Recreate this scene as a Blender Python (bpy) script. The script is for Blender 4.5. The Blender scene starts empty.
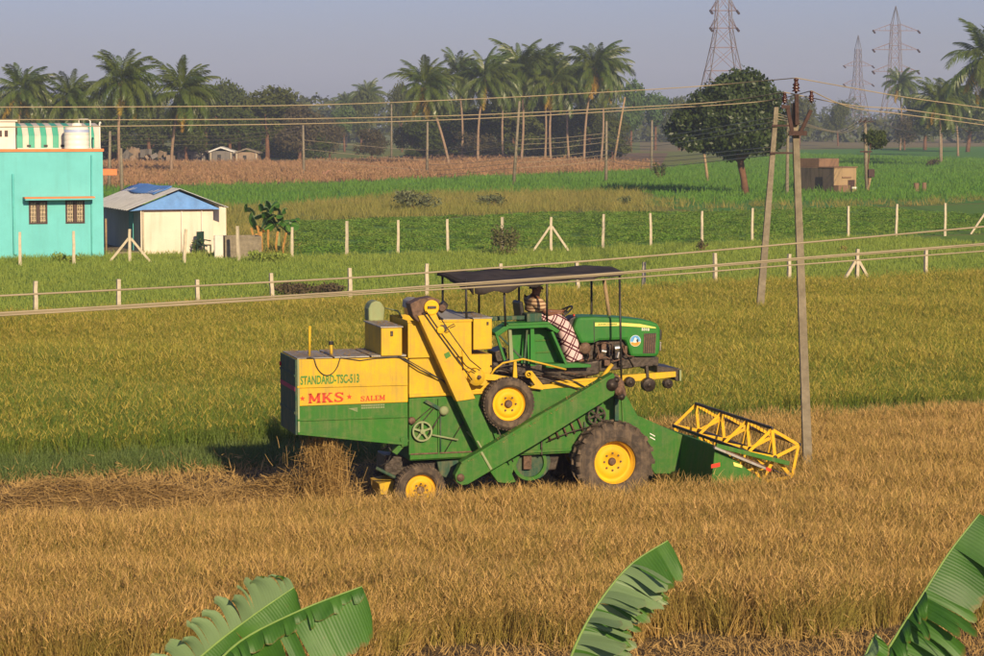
import bpy, bmesh, math, random
import numpy as np
from mathutils import Vector, Matrix, Euler

# ------------------------------------------------------------------ camera, sky, sun, exposure
scene = bpy.context.scene
col = scene.collection
R = math.radians
H = 6.2            # the photographer stands on a terrace
F = 2500.0         # focal length in photo pixels (photo 984 wide)
PITCH = math.atan(208 / F)
cam_data = bpy.data.cameras.new('camera')
cam_data.sensor_width = 36.0
cam_data.lens = 36.0 * F / 984.0
cam_data.clip_start = 0.5
cam_data.clip_end = 9000
cam = bpy.data.objects.new('camera', cam_data)
col.objects.link(cam)
cam.location = (0, 0, H)
cam.rotation_euler = (math.pi / 2 - PITCH, 0, 0)
scene.camera = cam

SUN_AZ, SUN_EL = 160.0, 22.0      # azimuth clockwise from +Y, low afternoon sun behind the photographer's shoulder
world = bpy.data.worlds.new('World')
scene.world = world
world.use_nodes = True
wn, wl = world.node_tree.nodes, world.node_tree.links
wn.clear()
w_out = wn.new('ShaderNodeOutputWorld')
w_bg = wn.new('ShaderNodeBackground')
w_sky = wn.new('ShaderNodeTexSky')
w_sky.sky_type = 'NISHITA'
w_sky.sun_disc = False
w_sky.sun_elevation = R(SUN_EL)
w_sky.sun_rotation = R(SUN_AZ)
w_sky.air_density = 1.0
w_sky.dust_density = 1.0
w_sky.ozone_density = 3.0
w_bg.inputs['Strength'].default_value = 0.058
w_tint = wn.new('ShaderNodeMix'); w_tint.data_type = 'RGBA'; w_tint.blend_type = 'MULTIPLY'; w_tint.inputs[0].default_value = 1.0
w_tint.inputs[7].default_value = (0.93, 0.87, 1.27, 1)        # dusty lavender air over the whole sky
wl.new(w_sky.outputs[0], w_tint.inputs[6])
wl.new(w_tint.outputs[2], w_bg.inputs['Color'])
wl.new(w_bg.outputs[0], w_out.inputs['Surface'])

sun_data = bpy.data.lights.new('sun', 'SUN')
sun_data.energy = 4.8
sun_data.angle = R(0.6)
sun_data.color = (1.0, 0.79, 0.50)
sun = bpy.data.objects.new('sun', sun_data)
col.objects.link(sun)
sun_dir = Vector((math.sin(R(SUN_AZ)) * math.cos(R(SUN_EL)), math.cos(R(SUN_AZ)) * math.cos(R(SUN_EL)), math.sin(R(SUN_EL))))
sun.rotation_euler = sun_dir.to_track_quat('Z', 'Y').to_euler()
sun.location = (30, -30, 40)

vs = scene.view_settings
vs.view_transform = 'Standard'
vs.look = 'None'
vs.exposure = 0.45
vs.gamma = 1.0
vs.use_curve_mapping = False
scene.render.engine = 'CYCLES'
scene.cycles.use_denoising = True
scene.cycles.max_bounces = 6
scene.cycles.diffuse_bounces = 3
scene.cycles.transparent_max_bounces = 4
scene.cycles.volume_bounces = 1

# ------------------------------------------------------------------ placing helpers: real positions measured from the photograph
FWD = Vector((0, math.cos(PITCH), -math.sin(PITCH)))
UP = Vector((0, math.sin(PITCH), math.cos(PITCH)))
CAM = Vector((0, 0, H))
def ray(px, py):
    return FWD + Vector((1, 0, 0)) * ((px - 492) / F) + UP * ((328 - py) / F)
def gp(px, py, z=0.0):
    d = ray(px, py)
    return CAM + d * ((z - H) / d.z)
def dp(px, py, Y):
    d = ray(px, py)
    return CAM + d * (Y / d.y)
def proj(p):
    v = Vector(p) - CAM
    dz = v.dot(FWD)
    return 492 + F * v.x / dz, 328 - F * v.dot(UP) / dz
A = R(20.0)                                    # the fields, fences, house and machine all lie along this heading
DIR = Vector((math.cos(A), math.sin(A), 0))
LAT = Vector((-math.sin(A), math.cos(A), 0))

# ------------------------------------------------------------------ object helpers
def tag(o, label=None, cat=None, group=None, kind=None):
    if label: o['label'] = label
    if cat: o['category'] = cat
    if group: o['group'] = group
    if kind: o['kind'] = kind
    return o
def empty(name, loc, rz=0.0, label=None, cat=None, group=None):
    o = bpy.data.objects.new(name, None)
    o.empty_display_size = 0.2
    col.objects.link(o)
    o.location = loc
    o.rotation_euler = (0, 0, rz)
    return tag(o, label, cat, group)
def link(name, mesh, parent=None, loc=None, rot=None, scl=None):
    o = bpy.data.objects.new(name, mesh)
    col.objects.link(o)
    if parent: o.parent = parent
    if loc is not None: o.location = loc
    if rot is not None: o.rotation_euler = rot
    if scl is not None: o.scale = scl if hasattr(scl, '__len__') else (scl, scl, scl)
    return o

class MB:
    """collects shapes and links them as one mesh object"""
    def __init__(s):
        s.v = []; s.f = []; s.m = []
    def add(s, vs, fs, mi=0):
        n = len(s.v)
        s.v.extend([tuple(p) for p in vs])
        for f in fs:
            s.f.append(tuple(i + n for i in f)); s.m.append(mi)
        return s
    def box(s, x0, x1, y0, y1, z0, z1, mi=0):
        vs = [(x, y, z) for z in (z0, z1) for y in (y0, y1) for x in (x0, x1)]
        return s.add(vs, [(0, 2, 3, 1), (4, 5, 7, 6), (0, 1, 5, 4), (2, 6, 7, 3), (0, 4, 6, 2), (1, 3, 7, 5)], mi)
    def bar(s, p, q, w, h=None, up=(0, 0, 1), mi=0):
        p, q = Vector(p), Vector(q); h = h or w
        d = (q - p).normalized(); u = Vector(up)
        if abs(d.dot(u)) > 0.98: u = Vector((0, 1, 0))
        r = d.cross(u).normalized() * (w / 2); t = r.cross(d).normalized() * (h / 2)
        vs = [c + r * a + t * b for c in (p, q) for a, b in ((-1, -1), (1, -1), (1, 1), (-1, 1))]
        return s.add(vs, [(0, 1, 2, 3), (7, 6, 5, 4), (0, 4, 5, 1), (1, 5, 6, 2), (2, 6, 7, 3), (3, 7, 4, 0)], mi)
    def tube(s, pts, rad, n=8, mi=0, cap=True):
        pts = [Vector(p) for p in pts]
        if not hasattr(rad, '__len__'): rad = [rad] * len(pts)
        base = len(s.v); rings = []
        prev = None
        for i, p in enumerate(pts):
            d = (pts[min(i + 1, len(pts) - 1)] - pts[max(i - 1, 0)])
            if d.length < 1e-9: d = Vector((0, 0, 1))
            d.normalize()
            if prev is None:
                u = Vector((0, 0, 1)) if abs(d.z) < 0.9 else Vector((1, 0, 0))
                a = d.cross(u).normalized()
            else:
                a = (prev - d * prev.dot(d)).normalized()
            prev = a; b = d.cross(a)
            for k in range(n):
                t = 2 * math.pi * k / n
                s.v.append(tuple(p + (a * math.cos(t) + b * math.sin(t)) * rad[i]))
        for i in range(len(pts) - 1):
            for k in range(n):
                a0 = base + i * n + k; a1 = base + i * n + (k + 1) % n
                s.f.append((a0, a1, a1 + n, a0 + n)); s.m.append(mi)
        if cap:
            s.f.append(tuple(base + k for k in reversed(range(n)))); s.m.append(mi)
            e = base + (len(pts) - 1) * n
            s.f.append(tuple(e + k for k in range(n))); s.m.append(mi)
        return s
    def prism(s, poly, y0, y1, mi=0):
        """poly of (x, z) extruded in y"""
        n = len(poly)
        ar = sum(poly[i][0] * poly[(i + 1) % n][1] - poly[(i + 1) % n][0] * poly[i][1] for i in range(n))
        if ar < 0: poly = poly[::-1]
        vs = [(x, y0, z) for x, z in poly] + [(x, y1, z) for x, z in poly]
        fs = [tuple(range(n)), tuple(reversed(range(n, 2 * n)))]
        fs += [(i, i + n, (i + 1) % n + n, (i + 1) % n) for i in range(n)]
        if y0 > y1: fs = [tuple(reversed(f)) for f in fs]
        return s.add(vs, fs, mi)
    def lathe(s, prof, c, axis='y', n=32, mi=0):
        """prof of (radius, along) about axis through c; closed ring if first==last"""
        base = len(s.v)
        for r, a in prof:
            for k in range(n):
                t = 2 * math.pi * k / n
                if axis == 'y': s.v.append((c[0] + r * math.cos(t), c[1] + a, c[2] + r * math.sin(t)))
                elif axis == 'z': s.v.append((c[0] + r * math.cos(t), c[1] + r * math.sin(t), c[2] + a))
                else: s.v.append((c[0] + a, c[1] + r * math.cos(t), c[2] + r * math.sin(t)))
        for i in range(len(prof) - 1):
            for k in range(n):
                a0 = base + i * n + k; a1 = base + i * n + (k + 1) % n
                s.f.append((a0, a1, a1 + n, a0 + n)); s.m.append(mi)
        return s
    def sheet(s, corners, nu, nv, fn=None, mi=0):
        """bilinear grid over 4 corners (a,b,c,d round the edge); fn(u,v,p)->p"""
        a, b, c, d = [Vector(p) for p in corners]
        vs = []
        for j in range(nv + 1):
            for i in range(nu + 1):
                u, v = i / nu, j / nv
                p = (a * (1 - u) + b * u) * (1 - v) + (d * (1 - u) + c * u) * v
                vs.append(fn(u, v, p) if fn else p)
        fs = [(j * (nu + 1) + i, j * (nu + 1) + i + 1, (j + 1) * (nu + 1) + i + 1, (j + 1) * (nu + 1) + i) for j in range(nv) for i in range(nu)]
        return s.add(vs, fs, mi)
    def mesh(s, name, mats, smooth=False, fix=False):
        me = bpy.data.meshes.new(name)
        me.from_pydata(s.v, [], s.f)
        if not isinstance(mats, (list, tuple)): mats = [mats]
        for m in mats: me.materials.append(m)
        if len(mats) > 1: me.polygons.foreach_set('material_index', s.m)
        if fix:
            bm = bmesh.new(); bm.from_mesh(me)
            bmesh.ops.recalc_face_normals(bm, faces=bm.faces); bm.to_mesh(me); bm.free()
        if smooth:
            me.polygons.foreach_set('use_smooth', [True] * len(me.polygons))
        me.update()
        return me
    def build(s, name, mats, parent=None, smooth=False, bevel=0.0, fix=True, solid=0.0, loc=None, rot=None):
        me = s.mesh(name, mats, smooth, fix)
        o = link(name, me, parent, loc, rot)
        if solid:
            md = o.modifiers.new('s', 'SOLIDIFY'); md.thickness = solid; md.offset = 0
        if bevel:
            md = o.modifiers.new('b', 'BEVEL'); md.width = bevel; md.segments = 2; md.limit_method = 'ANGLE'; md.angle_limit = R(35)
        return o

# ------------------------------------------------------------------ materials
def nmat(name):
    m = bpy.data.materials.new(name); m.use_nodes = True
    nt = m.node_tree; nt.nodes.clear()
    out = nt.nodes.new('ShaderNodeOutputMaterial')
    return m, nt, out
def noise(nt, scale, detail=4, rough=0.55, vec=None, dist=0.0):
    n = nt.nodes.new('ShaderNodeTexNoise')
    n.inputs['Scale'].default_value = scale; n.inputs['Detail'].default_value = detail
    n.inputs['Roughness'].default_value = rough; n.inputs['Distortion'].default_value = dist
    if vec: nt.links.new(vec, n.inputs['Vector'])
    return n.outputs['Fac']
def ramp(nt, fac, a, b):
    n = nt.nodes.new('ShaderNodeMapRange'); n.inputs[1].default_value = a; n.inputs[2].default_value = b
    nt.links.new(fac, n.inputs[0]); return n.outputs[0]
def mix(nt, fac, c1, c2, blend='MIX'):
    n = nt.nodes.new('ShaderNodeMix'); n.data_type = 'RGBA'; n.blend_type = blend
    if isinstance(fac, (int, float)): n.inputs[0].default_value = fac
    else: nt.links.new(fac, n.inputs[0])
    for i, c in ((6, c1), (7, c2)):
        if isinstance(c, (tuple, list)): n.inputs[i].default_value = (*c[:3], 1)
        else: nt.links.new(c, n.inputs[i])
    return n.outputs[2]
def math_n(nt, op, a, b):
    n = nt.nodes.new('ShaderNodeMath'); n.operation = op
    for i, x in ((0, a), (1, b)):
        if isinstance(x, (int, float)): n.inputs[i].default_value = x
        else: nt.links.new(x, n.inputs[i])
    return n.outputs[0]
def pos(nt):
    return nt.nodes.new('ShaderNodeNewGeometry').outputs['Position']
def objco(nt):
    return nt.nodes.new('ShaderNodeTexCoord').outputs['Object']
def scaled(nt, vec, s):
    n = nt.nodes.new('ShaderNodeMapping'); n.inputs['Scale'].default_value = s
    nt.links.new(vec, n.inputs['Vector']); return n.outputs[0]
def bump(nt, h, strength, dist, bsdf):
    n = nt.nodes.new('ShaderNodeBump'); n.inputs['Strength'].default_value = strength; n.inputs['Distance'].default_value = dist
    nt.links.new(h, n.inputs['Height']); nt.links.new(n.outputs[0], bsdf.inputs['Normal'])
def princ(nt, out, color, rough=0.6, metal=0.0, spec=0.5):
    b = nt.nodes.new('ShaderNodeBsdfPrincipled')
    if isinstance(color, (tuple, list)): b.inputs['Base Color'].default_value = (*color[:3], 1)
    else: nt.links.new(color, b.inputs['Base Color'])
    if isinstance(rough, (int, float)): b.inputs['Roughness'].default_value = rough
    else: nt.links.new(rough, b.inputs['Roughness'])
    b.inputs['Metallic'].default_value = metal
    b.inputs['Specular IOR Level'].default_value = spec
    nt.links.new(b.outputs[0], out.inputs['Surface'])
    return b
def paint(name, c, rough=0.45, dust=0.35, dustcol=(0.27, 0.21, 0.10), metal=0.0, scratch=0.28, bmp=0.25, spec=0.18):
    """painted sheet: patchy fading, field dust, scuffs"""
    m, nt, out = nmat(name)
    co = objco(nt)
    n1 = noise(nt, 1.7, 5, 0.6, co); n2 = noise(nt, 9, 5, 0.65, co); n3 = noise(nt, 22, 5, 0.7, co)
    c2 = tuple(min(1, x * 0.78 + 0.012) for x in c)
    base = mix(nt, ramp(nt, n1, 0.35, 0.65), c, c2)
    d = math_n(nt, 'MULTIPLY', ramp(nt, n2, 0.45, 0.75), dust)
    base = mix(nt, d, base, dustcol)
    st = noise(nt, 1.0, 4, 0.6, scaled(nt, co, (14, 14, 1.3)))          # dust washed down in streaks
    base = mix(nt, math_n(nt, 'MULTIPLY', ramp(nt, st, 0.48, 0.72), dust * 1.3), base, tuple(x * 0.8 for x in dustcol))
    s = math_n(nt, 'MULTIPLY', ramp(nt, n3, 0.64, 0.72), scratch)
    base = mix(nt, s, base, (0.12, 0.07, 0.04))
    r = math_n(nt, 'ADD', math_n(nt, 'MULTIPLY', n2, 0.35), rough)
    b = princ(nt, out, base, r, metal, spec)
    bump(nt, n1, bmp, 0.05, b)
    return m
def plain(name, c, rough=0.7, var=0.25, scale=6.0, metal=0.0, bmp=0.1, spec=0.4):
    m, nt, out = nmat(name)
    co = objco(nt)
    n1 = noise(nt, scale, 5, 0.65, co)
    base = mix(nt, ramp(nt, n1, 0.3, 0.7), tuple(x * (1 - var) for x in c), tuple(min(1, x * (1 + var)) for x in c))
    b = princ(nt, out, base, rough, metal, spec)
    bump(nt, n1, bmp, 0.03, b)
    return m
def wall(name, c, stain, amt=0.5, spots=0.3):
    """limewashed wall: rain streaks, patches, peeling"""
    m, nt, out = nmat(name); co = objco(nt)
    st = noise(nt, 1.0, 5, 0.65, scaled(nt, co, (3.5, 3.5, 0.35))); n1 = noise(nt, 0.9, 5, 0.6, co); n2 = noise(nt, 5.0, 5, 0.7, co)
    base = mix(nt, ramp(nt, n1, 0.3, 0.7), c, tuple(x * 0.86 for x in c))
    base = mix(nt, math_n(nt, 'MULTIPLY', ramp(nt, st, 0.50, 0.78), amt), base, stain)
    base = mix(nt, math_n(nt, 'MULTIPLY', ramp(nt, n2, 0.62, 0.72), spots), base, stain)
    b = princ(nt, out, base, 0.9, 0, 0.15); bump(nt, n2, 0.25, 0.03, b); return m
def veg(name, c1, c2, c3, big=0.08, trans=0.3, rough=0.6, rnd=0.5, fine=1.2, spec=0.08, grain=False):
    """leaf matter: patches over the field (c1..c2), each plant its own tone (towards c3)"""
    m, nt, out = nmat(name)
    p = pos(nt)
    n1 = noise(nt, big, 4, 0.6, p); n2 = noise(nt, fine, 3, 0.6, p)
    f = math_n(nt, 'ADD', math_n(nt, 'MULTIPLY', ramp(nt, n1, 0.35, 0.65), 0.65), math_n(nt, 'MULTIPLY', ramp(nt, n2, 0.3, 0.7), 0.35))
    base = mix(nt, f, c1, c2)
    n3 = noise(nt, 28.0, 2, 0.5, p)
    base = mix(nt, ramp(nt, n3, 0.30, 0.72), mix(nt, 0.32, base, (0.0, 0.0, 0.0)), mix(nt, 0.14, base, (1.0, 0.9, 0.6), 'SCREEN')) if grain else base
    oi = nt.nodes.new('ShaderNodeObjectInfo')
    base = mix(nt, math_n(nt, 'MULTIPLY', oi.outputs['Random'], rnd), base, c3)
    b = nt.nodes.new('ShaderNodeBsdfPrincipled')
    nt.links.new(base, b.inputs['Base Color']); b.inputs['Roughness'].default_value = rough
    b.inputs['Specular IOR Level'].default_value = spec
    t = nt.nodes.new('ShaderNodeBsdfTranslucent'); nt.links.new(base, t.inputs['Color'])
    ms = nt.nodes.new('ShaderNodeMixShader'); ms.inputs[0].default_value = trans
    nt.links.new(b.outputs[0], ms.inputs[1]); nt.links.new(t.outputs[0], ms.inputs[2])
    nt.links.new(ms.outputs[0], out.inputs['Surface'])
    return m
def soil(name, c1, c2, c3, big=0.05, mid=0.6, fine=6.0, bmp=0.6):
    m, nt, out = nmat(name)
    p = pos(nt)
    n1 = noise(nt, big, 5, 0.6, p); n2 = noise(nt, mid, 5, 0.65, p); n3 = noise(nt, fine, 4, 0.7, p)
    base = mix(nt, ramp(nt, n1, 0.35, 0.65), c1, c2)
    base = mix(nt, math_n(nt, 'MULTIPLY', ramp(nt, n2, 0.4, 0.7), 0.7), base, c3)
    base = mix(nt, ramp(nt, n3, 0.25, 0.9), base, tuple(x * 1.35 for x in c1))
    b = princ(nt, out, base, 0.9, 0, 0.15)
    bump(nt, n3, bmp, 0.08, b)
    return m

M = {}
M['yellow'] = paint('yellow_paint', (0.63, 0.395, 0.014), 0.45, 0.30)
M['yellow_clean'] = paint('yellow_rim_paint', (0.76, 0.42, 0.008), 0.4, 0.12)
M['green'] = paint('green_paint', (0.030, 0.146, 0.014), 0.45, 0.20)
M['tractor_green'] = paint('tractor_green_paint', (0.022, 0.17, 0.022), 0.28, 0.06, scratch=0.06, bmp=0.03)
M['dark_green'] = paint('dark_green_paint', (0.02, 0.07, 0.045), 0.5, 0.3)
M['pale_green'] = paint('pale_green_paint', (0.25, 0.30, 0.15), 0.5, 0.3)
M['galv'] = paint('galvanised_sheet', (0.36, 0.35, 0.33), 0.45, 0.5, metal=0.25)
M['black'] = plain('black_metal', (0.02, 0.018, 0.017), 0.5, 0.4, 12)
M['iron'] = plain('greasy_iron', (0.05, 0.038, 0.03), 0.5, 0.6, 14, 0.4, 0.3)
M['iron_brown'] = plain('rusty_iron', (0.12, 0.07, 0.045), 0.7, 0.5, 18, 0.2, 0.3)
M['steel'] = plain('bright_steel', (0.55, 0.52, 0.47), 0.28, 0.2, 9, 0.9, 0.05)
M['rubber'] = paint('dusty_rubber', (0.060, 0.046, 0.036), 0.9, 0.8, (0.185, 0.135, 0.09), scratch=0.0)
M['tarp'] = plain('canopy_tarpaulin', (0.050, 0.042, 0.040), 0.85, 0.35, 3, 0, 0.5, 0.08)
M['red'] = paint('red_paint', (0.60, 0.045, 0.02), 0.5, 0.1)
M['pink'] = paint('pink_paint', (0.42, 0.03, 0.10), 0.5, 0.2)
M['letter_green'] = paint('green_lettering', (0.06, 0.22, 0.03), 0.5, 0.15)
M['white'] = paint('white_paint', (0.78, 0.76, 0.70), 0.5, 0.2)
M['stripe'] = paint('pale_yellow_stripe', (0.78, 0.66, 0.16), 0.4, 0.08)
M['blue'] = plain('blue_decal', (0.10, 0.32, 0.60), 0.4)
M['orange'] = plain('orange_decal', (0.75, 0.28, 0.03), 0.4)
M['concrete'] = plain('weathered_concrete', (0.20, 0.17, 0.12), 0.9, 0.3, 5, 0, 0.4, 0.15)
M['post'] = plain('pale_concrete_post', (0.46, 0.40, 0.29), 0.9, 0.18, 7, 0, 0.4, 0.15)
M['wood'] = plain('grey_brown_wood', (0.30, 0.21, 0.12), 0.85, 0.3, 6, 0, 0.3, 0.15)
M['wire'] = plain('weathered_wire', (0.28, 0.23, 0.15), 0.55, 0.15, 2)
M['wire_dark'] = plain('thin_dark_wire', (0.16, 0.13, 0.09), 0.6, 0.15, 2)
M['rust'] = plain('red_rust', (0.050, 0.026, 0.021), 0.8, 0.4, 12, 0, 0.4)
M['ceramic'] = plain('brown_glazed_ceramic', (0.050, 0.018, 0.014), 0.25, 0.3, 8)
M['pylon'] = plain('galvanised_pylon_steel', (0.12, 0.105, 0.105), 0.7, 0.2, 2, 0.0)
M['pylon_red'] = plain('pink_primed_steel', (0.17, 0.105, 0.095), 0.7, 0.2, 2, 0.0)
# ------------------------------------------------------------------ the machine's place (needed by the fields it has cut)
MA = R(15.0)                                   # the machine's own heading
MDIR = Vector((math.cos(MA), math.sin(MA), 0)); MLAT = Vector((-math.sin(MA), math.cos(MA), 0))
_w = gp(615, 463, 0.65)
MO = _w + MLAT * 1.05; MO.z = 0.0              # centre under the drive axle
def M2W(x, y, z=0.0): return MO + MDIR * x + MLAT * y + Vector((0, 0, z))
def mloc(px, py, ly):
    """photo pixel -> (x, z) on the machine's own upright plane y = ly"""
    d = ray(px, py)
    t = (ly - (CAM - MO).dot(MLAT)) / d.dot(MLAT)
    p = CAM + d * t - MO
    return p.dot(MDIR), p.z

# ------------------------------------------------------------------ ground sheets
def line(pts):
    def f(x):
        if x <= pts[0][0] or len(pts) == 2 and x < pts[0][0]: a, b = pts[0], pts[1]
        elif x >= pts[-1][0]: a, b = pts[-2], pts[-1]
        else:
            for a, b in zip(pts, pts[1:]):
                if a[0] <= x <= b[0]: break
        return a[1] + (b[1] - a[1]) * (x - a[0]) / (b[0] - a[0])
    return f
L_front = line([(380, 657), (700, 640), (1000, 627)])
L_bund_lo = line([(0, 481), (984, 425)])
L_bund_hi = line([(0, 466), (984, 411)])
L_fn = line([(36, 325), (925, 287)])
L_ff = line([(74, 265), (551, 251), (945, 236)])

def sheet_px(name, pts, z, mat, kind='structure'):
    me = bpy.data.meshes.new(name)
    vs = []
    for p in pts:
        g = gp(*p); vs.append((g.x, g.y, z))
    me.from_pydata(vs, [], [tuple(range(len(vs)))])
    me.materials.append(mat); me.update()
    if me.polygons[0].normal.z < 0: me.flip_normals()
    return tag(link(name, me), kind=kind)
S_ground = soil('rough_grass_ground', (0.13, 0.155, 0.032), (0.19, 0.17, 0.055), (0.1, 0.145, 0.025), 0.02, 0.25, 3.0)
S_paddy = soil('paddy_mud', (0.075, 0.052, 0.028), (0.10, 0.07, 0.038), (0.16, 0.115, 0.055), 0.15, 1.2, 9.0)
S_backpaddy = soil('paddy_floor', (0.07, 0.075, 0.02), (0.11, 0.095, 0.03), (0.06, 0.07, 0.018), 0.1, 1.0, 7.0)
S_grass = soil('mown_grass_floor', (0.11, 0.19, 0.022), (0.14, 0.2, 0.03), (0.09, 0.165, 0.02), 0.05, 0.5, 6.0)
S_crop = soil('crop_rows_floor', (0.08, 0.17, 0.024), (0.11, 0.19, 0.03), (0.12, 0.17, 0.035), 0.04, 0.3, 3.0)
S_vivid = soil('young_crop_floor', (0.065, 0.175, 0.026), (0.085, 0.195, 0.03), (0.08, 0.16, 0.03), 0.02, 0.12, 1.5)
S_brown = soil('dry_stalk_floor', (0.15, 0.095, 0.055), (0.18, 0.12, 0.07), (0.12, 0.1, 0.045), 0.03, 0.2, 2.0)
S_tan = soil('dry_grass_floor', (0.20, 0.15, 0.07), (0.13, 0.13, 0.045), (0.10, 0.12, 0.03), 0.01, 0.1, 1.0)

gm = MB(); gm.add([(-2000, -300, 0), (2000, -300, 0), (2000, 2500, 0), (-2000, 2500, 0)], [(0, 1, 2, 3)])
tag(gm.build('ground', S_ground, fix=False), kind='structure')
sheet_px('paddy_field', [(-900, 900), (1900, 900), (1300, 408), (-300, 484)], 0.004, S_paddy)
sheet_px('green_paddy_field', [(-300, 484), (1300, 400), (1300, L_fn(1300)), (-500, L_fn(-500))], 0.006, S_backpaddy)
sheet_px('grass_strip', [(-500, L_fn(-500)), (1300, L_fn(1300)), (1300, L_ff(1300)), (551, L_ff(551)), (280, 258), (-300, 268)], 0.004, S_grass)
sheet_px('vegetable_field', [(285, 257), (551, 250), (945, 235), (1300, 222), (1300, 196), (984, 204), (700, 213), (560, 214), (420, 219), (300, 224)], 0.005, S_crop)
sheet_px('young_crop_field', [(-80, 210), (-80, 192), (320, 184), (640, 171), (700, 167), (700, 198), (640, 193), (420, 196), (330, 203), (200, 212)], 0.008, S_vivid)
sheet_px('green_crop_field', [(640, 204), (700, 165), (800, 150), (1200, 143), (1200, 199), (984, 203), (700, 212)], 0.010, S_vivid)
sheet_px('dry_stalk_field', [(-80, 192), (-80, 160), (300, 160), (640, 153), (668, 153), (660, 168), (640, 171), (320, 183)], 0.012, S_brown)
sheet_px('dry_grass_field', [(640, 152), (640, 141), (1200, 137), (1200, 142), (800, 149)], 0.006, S_tan)

# ------------------------------------------------------------------ plants by the thousand: clumps spread by geometry nodes
rng = np.random.default_rng(7)
random.seed(7)
def blade(mb, base, az, length, lean, droop, width, seg=3, mi=0, twist=None):
    """a tapering leaf strip: starts at lean from vertical, droops further along"""
    x, y, z = base; ang = lean
    tw = az + math.pi / 2 if twist is None else twist
    wx, wy = math.cos(tw), math.sin(tw)
    pts = []
    for i in range(seg + 1):
        t = i / seg
        w = width * (1 - 0.85 * t ** 1.5) / 2
        pts += [(x - wx * w, y - wy * w, z), (x + wx * w, y + wy * w, z)]
        st = length / seg
        x += math.sin(ang) * math.cos(az) * st; y += math.sin(ang) * math.sin(az) * st; z += math.cos(ang) * st
        ang += droop / seg
    mb.add(pts, [(2 * i, 2 * i + 1, 2 * i + 3, 2 * i + 2) for i in range(seg)], mi)
def proto_coll(name, meshes):
    c = bpy.data.collections.new(name)
    for i, me in enumerate(meshes):
        o = bpy.data.objects.new(f'{name}_{i}', me); c.objects.link(o)
    return c
def scatter(name, pts, scl, coll, nproto, label, kind='stuff', tilt=0.12, cat='crop'):
    n = len(pts)
    me = bpy.data.meshes.new(name)
    me.vertices.add(n); me.vertices.foreach_set('co', np.asarray(pts, dtype=np.float32).ravel())
    rot = np.stack([rng.normal(0, tilt, n), rng.normal(0, tilt, n), rng.uniform(0, 2 * np.pi, n)], 1).astype(np.float32)
    s3 = np.stack([scl * rng.uniform(0.85, 1.15, n), scl * rng.uniform(0.85, 1.15, n), scl * rng.uniform(0.8, 1.15, n)], 1).astype(np.float32)
    a = me.attributes.new('rot', 'FLOAT_VECTOR', 'POINT'); a.data.foreach_set('vector', rot.ravel())
    a = me.attributes.new('scl', 'FLOAT_VECTOR', 'POINT'); a.data.foreach_set('vector', s3.ravel())
    a = me.attributes.new('idx', 'INT', 'POINT'); a.data.foreach_set('value', rng.integers(0, nproto, n).astype(np.int32))
    o = link(name, me)
    tag(o, label, cat, None, kind)
    ng = bpy.data.node_groups.new(name + '_scatter', 'GeometryNodeTree')
    ng.interface.new_socket('Geometry', in_out='INPUT', socket_type='NodeSocketGeometry')
    ng.interface.new_socket('Geometry', in_out='OUTPUT', socket_type='NodeSocketGeometry')
    N, L = ng.nodes, ng.links
    gi, go = N.new('NodeGroupInput'), N.new('NodeGroupOutput')
    ci = N.new('GeometryNodeCollectionInfo'); ci.inputs['Collection'].default_value = coll
    ci.inputs['Separate Children'].default_value = True; ci.inputs['Reset Children'].default_value = True
    ip = N.new('GeometryNodeInstanceOnPoints'); ip.inputs['Pick Instance'].default_value = True
    def attr(nm, dt):
        q = N.new('GeometryNodeInputNamedAttribute'); q.data_type = dt; q.inputs['Name'].default_value = nm
        return [s for s in q.outputs if s.enabled and s.name == 'Attribute'][0]
    L.new(gi.outputs[0], ip.inputs['Points']); L.new(ci.outputs[0], ip.inputs['Instance'])
    L.new(attr('idx', 'INT'), ip.inputs['Instance Index'])
    er = N.new('FunctionNodeEulerToRotation'); L.new(attr('rot', 'FLOAT_VECTOR'), er.inputs[0])
    L.new(er.outputs[0], ip.inputs['Rotation']); L.new(attr('scl', 'FLOAT_VECTOR'), ip.inputs['Scale'])
    L.new(ip.outputs[0], go.inputs[0])
    md = o.modifiers.new('scatter', 'NODES'); md.node_group = ng
    return o
def grid_pts(x0, x1, y0, y1, dx, dy, keep, jit=0.4, margin=60, cx=None):
    """points on rows along the heading (machine frame), jittered; keep(px,py,lx,ly) mask on ground-projected photo position"""
    gx = np.arange(x0, x1, dx); gy = np.arange(y0, y1, dy)
    X, Y = np.meshgrid(gx, gy)
    X = X.ravel() + rng.uniform(-jit, jit, X.size) * dx; Y = Y.ravel() + rng.uniform(-jit, jit, Y.size) * dy
    wx = MO.x + X * DIR.x + Y * LAT.x; wy = MO.y + X * DIR.y + Y * LAT.y
    vx, vy, vz = wx, wy, np.full_like(wx, -H)
    dz = vy * FWD.y + vz * FWD.z
    ok = dz > 5
    dz = np.where(ok, dz, 5)
    px = 492 + F * vx / dz; py = 328 - F * (vy * UP.y + vz * UP.z) / dz
    ok &= (px > -margin) & (px < 984 + margin)
    ok &= keep(px, py, X, Y)
    return np.stack([wx, wy, np.full_like(wx, 0.003)], 1)[ok], px[ok], py[ok], X[ok], Y[ok]
def vline(pts):
    xs = np.array([p[0] for p in pts]); ys = np.array([p[1] for p in pts])
    def f(x):
        y = np.interp(x, xs, ys)
        s0 = (ys[1] - ys[0]) / (xs[1] - xs[0]); s1 = (ys[-1] - ys[-2]) / (xs[-1] - xs[-2])
        return np.where(x < xs[0], ys[0] + s0 * (x - xs[0]), np.where(x > xs[-1], ys[-1] + s1 * (x - xs[-1]), y))
    return f
V_front = vline([(-100, 684), (380, 657), (700, 641), (1000, 628)])
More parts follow.
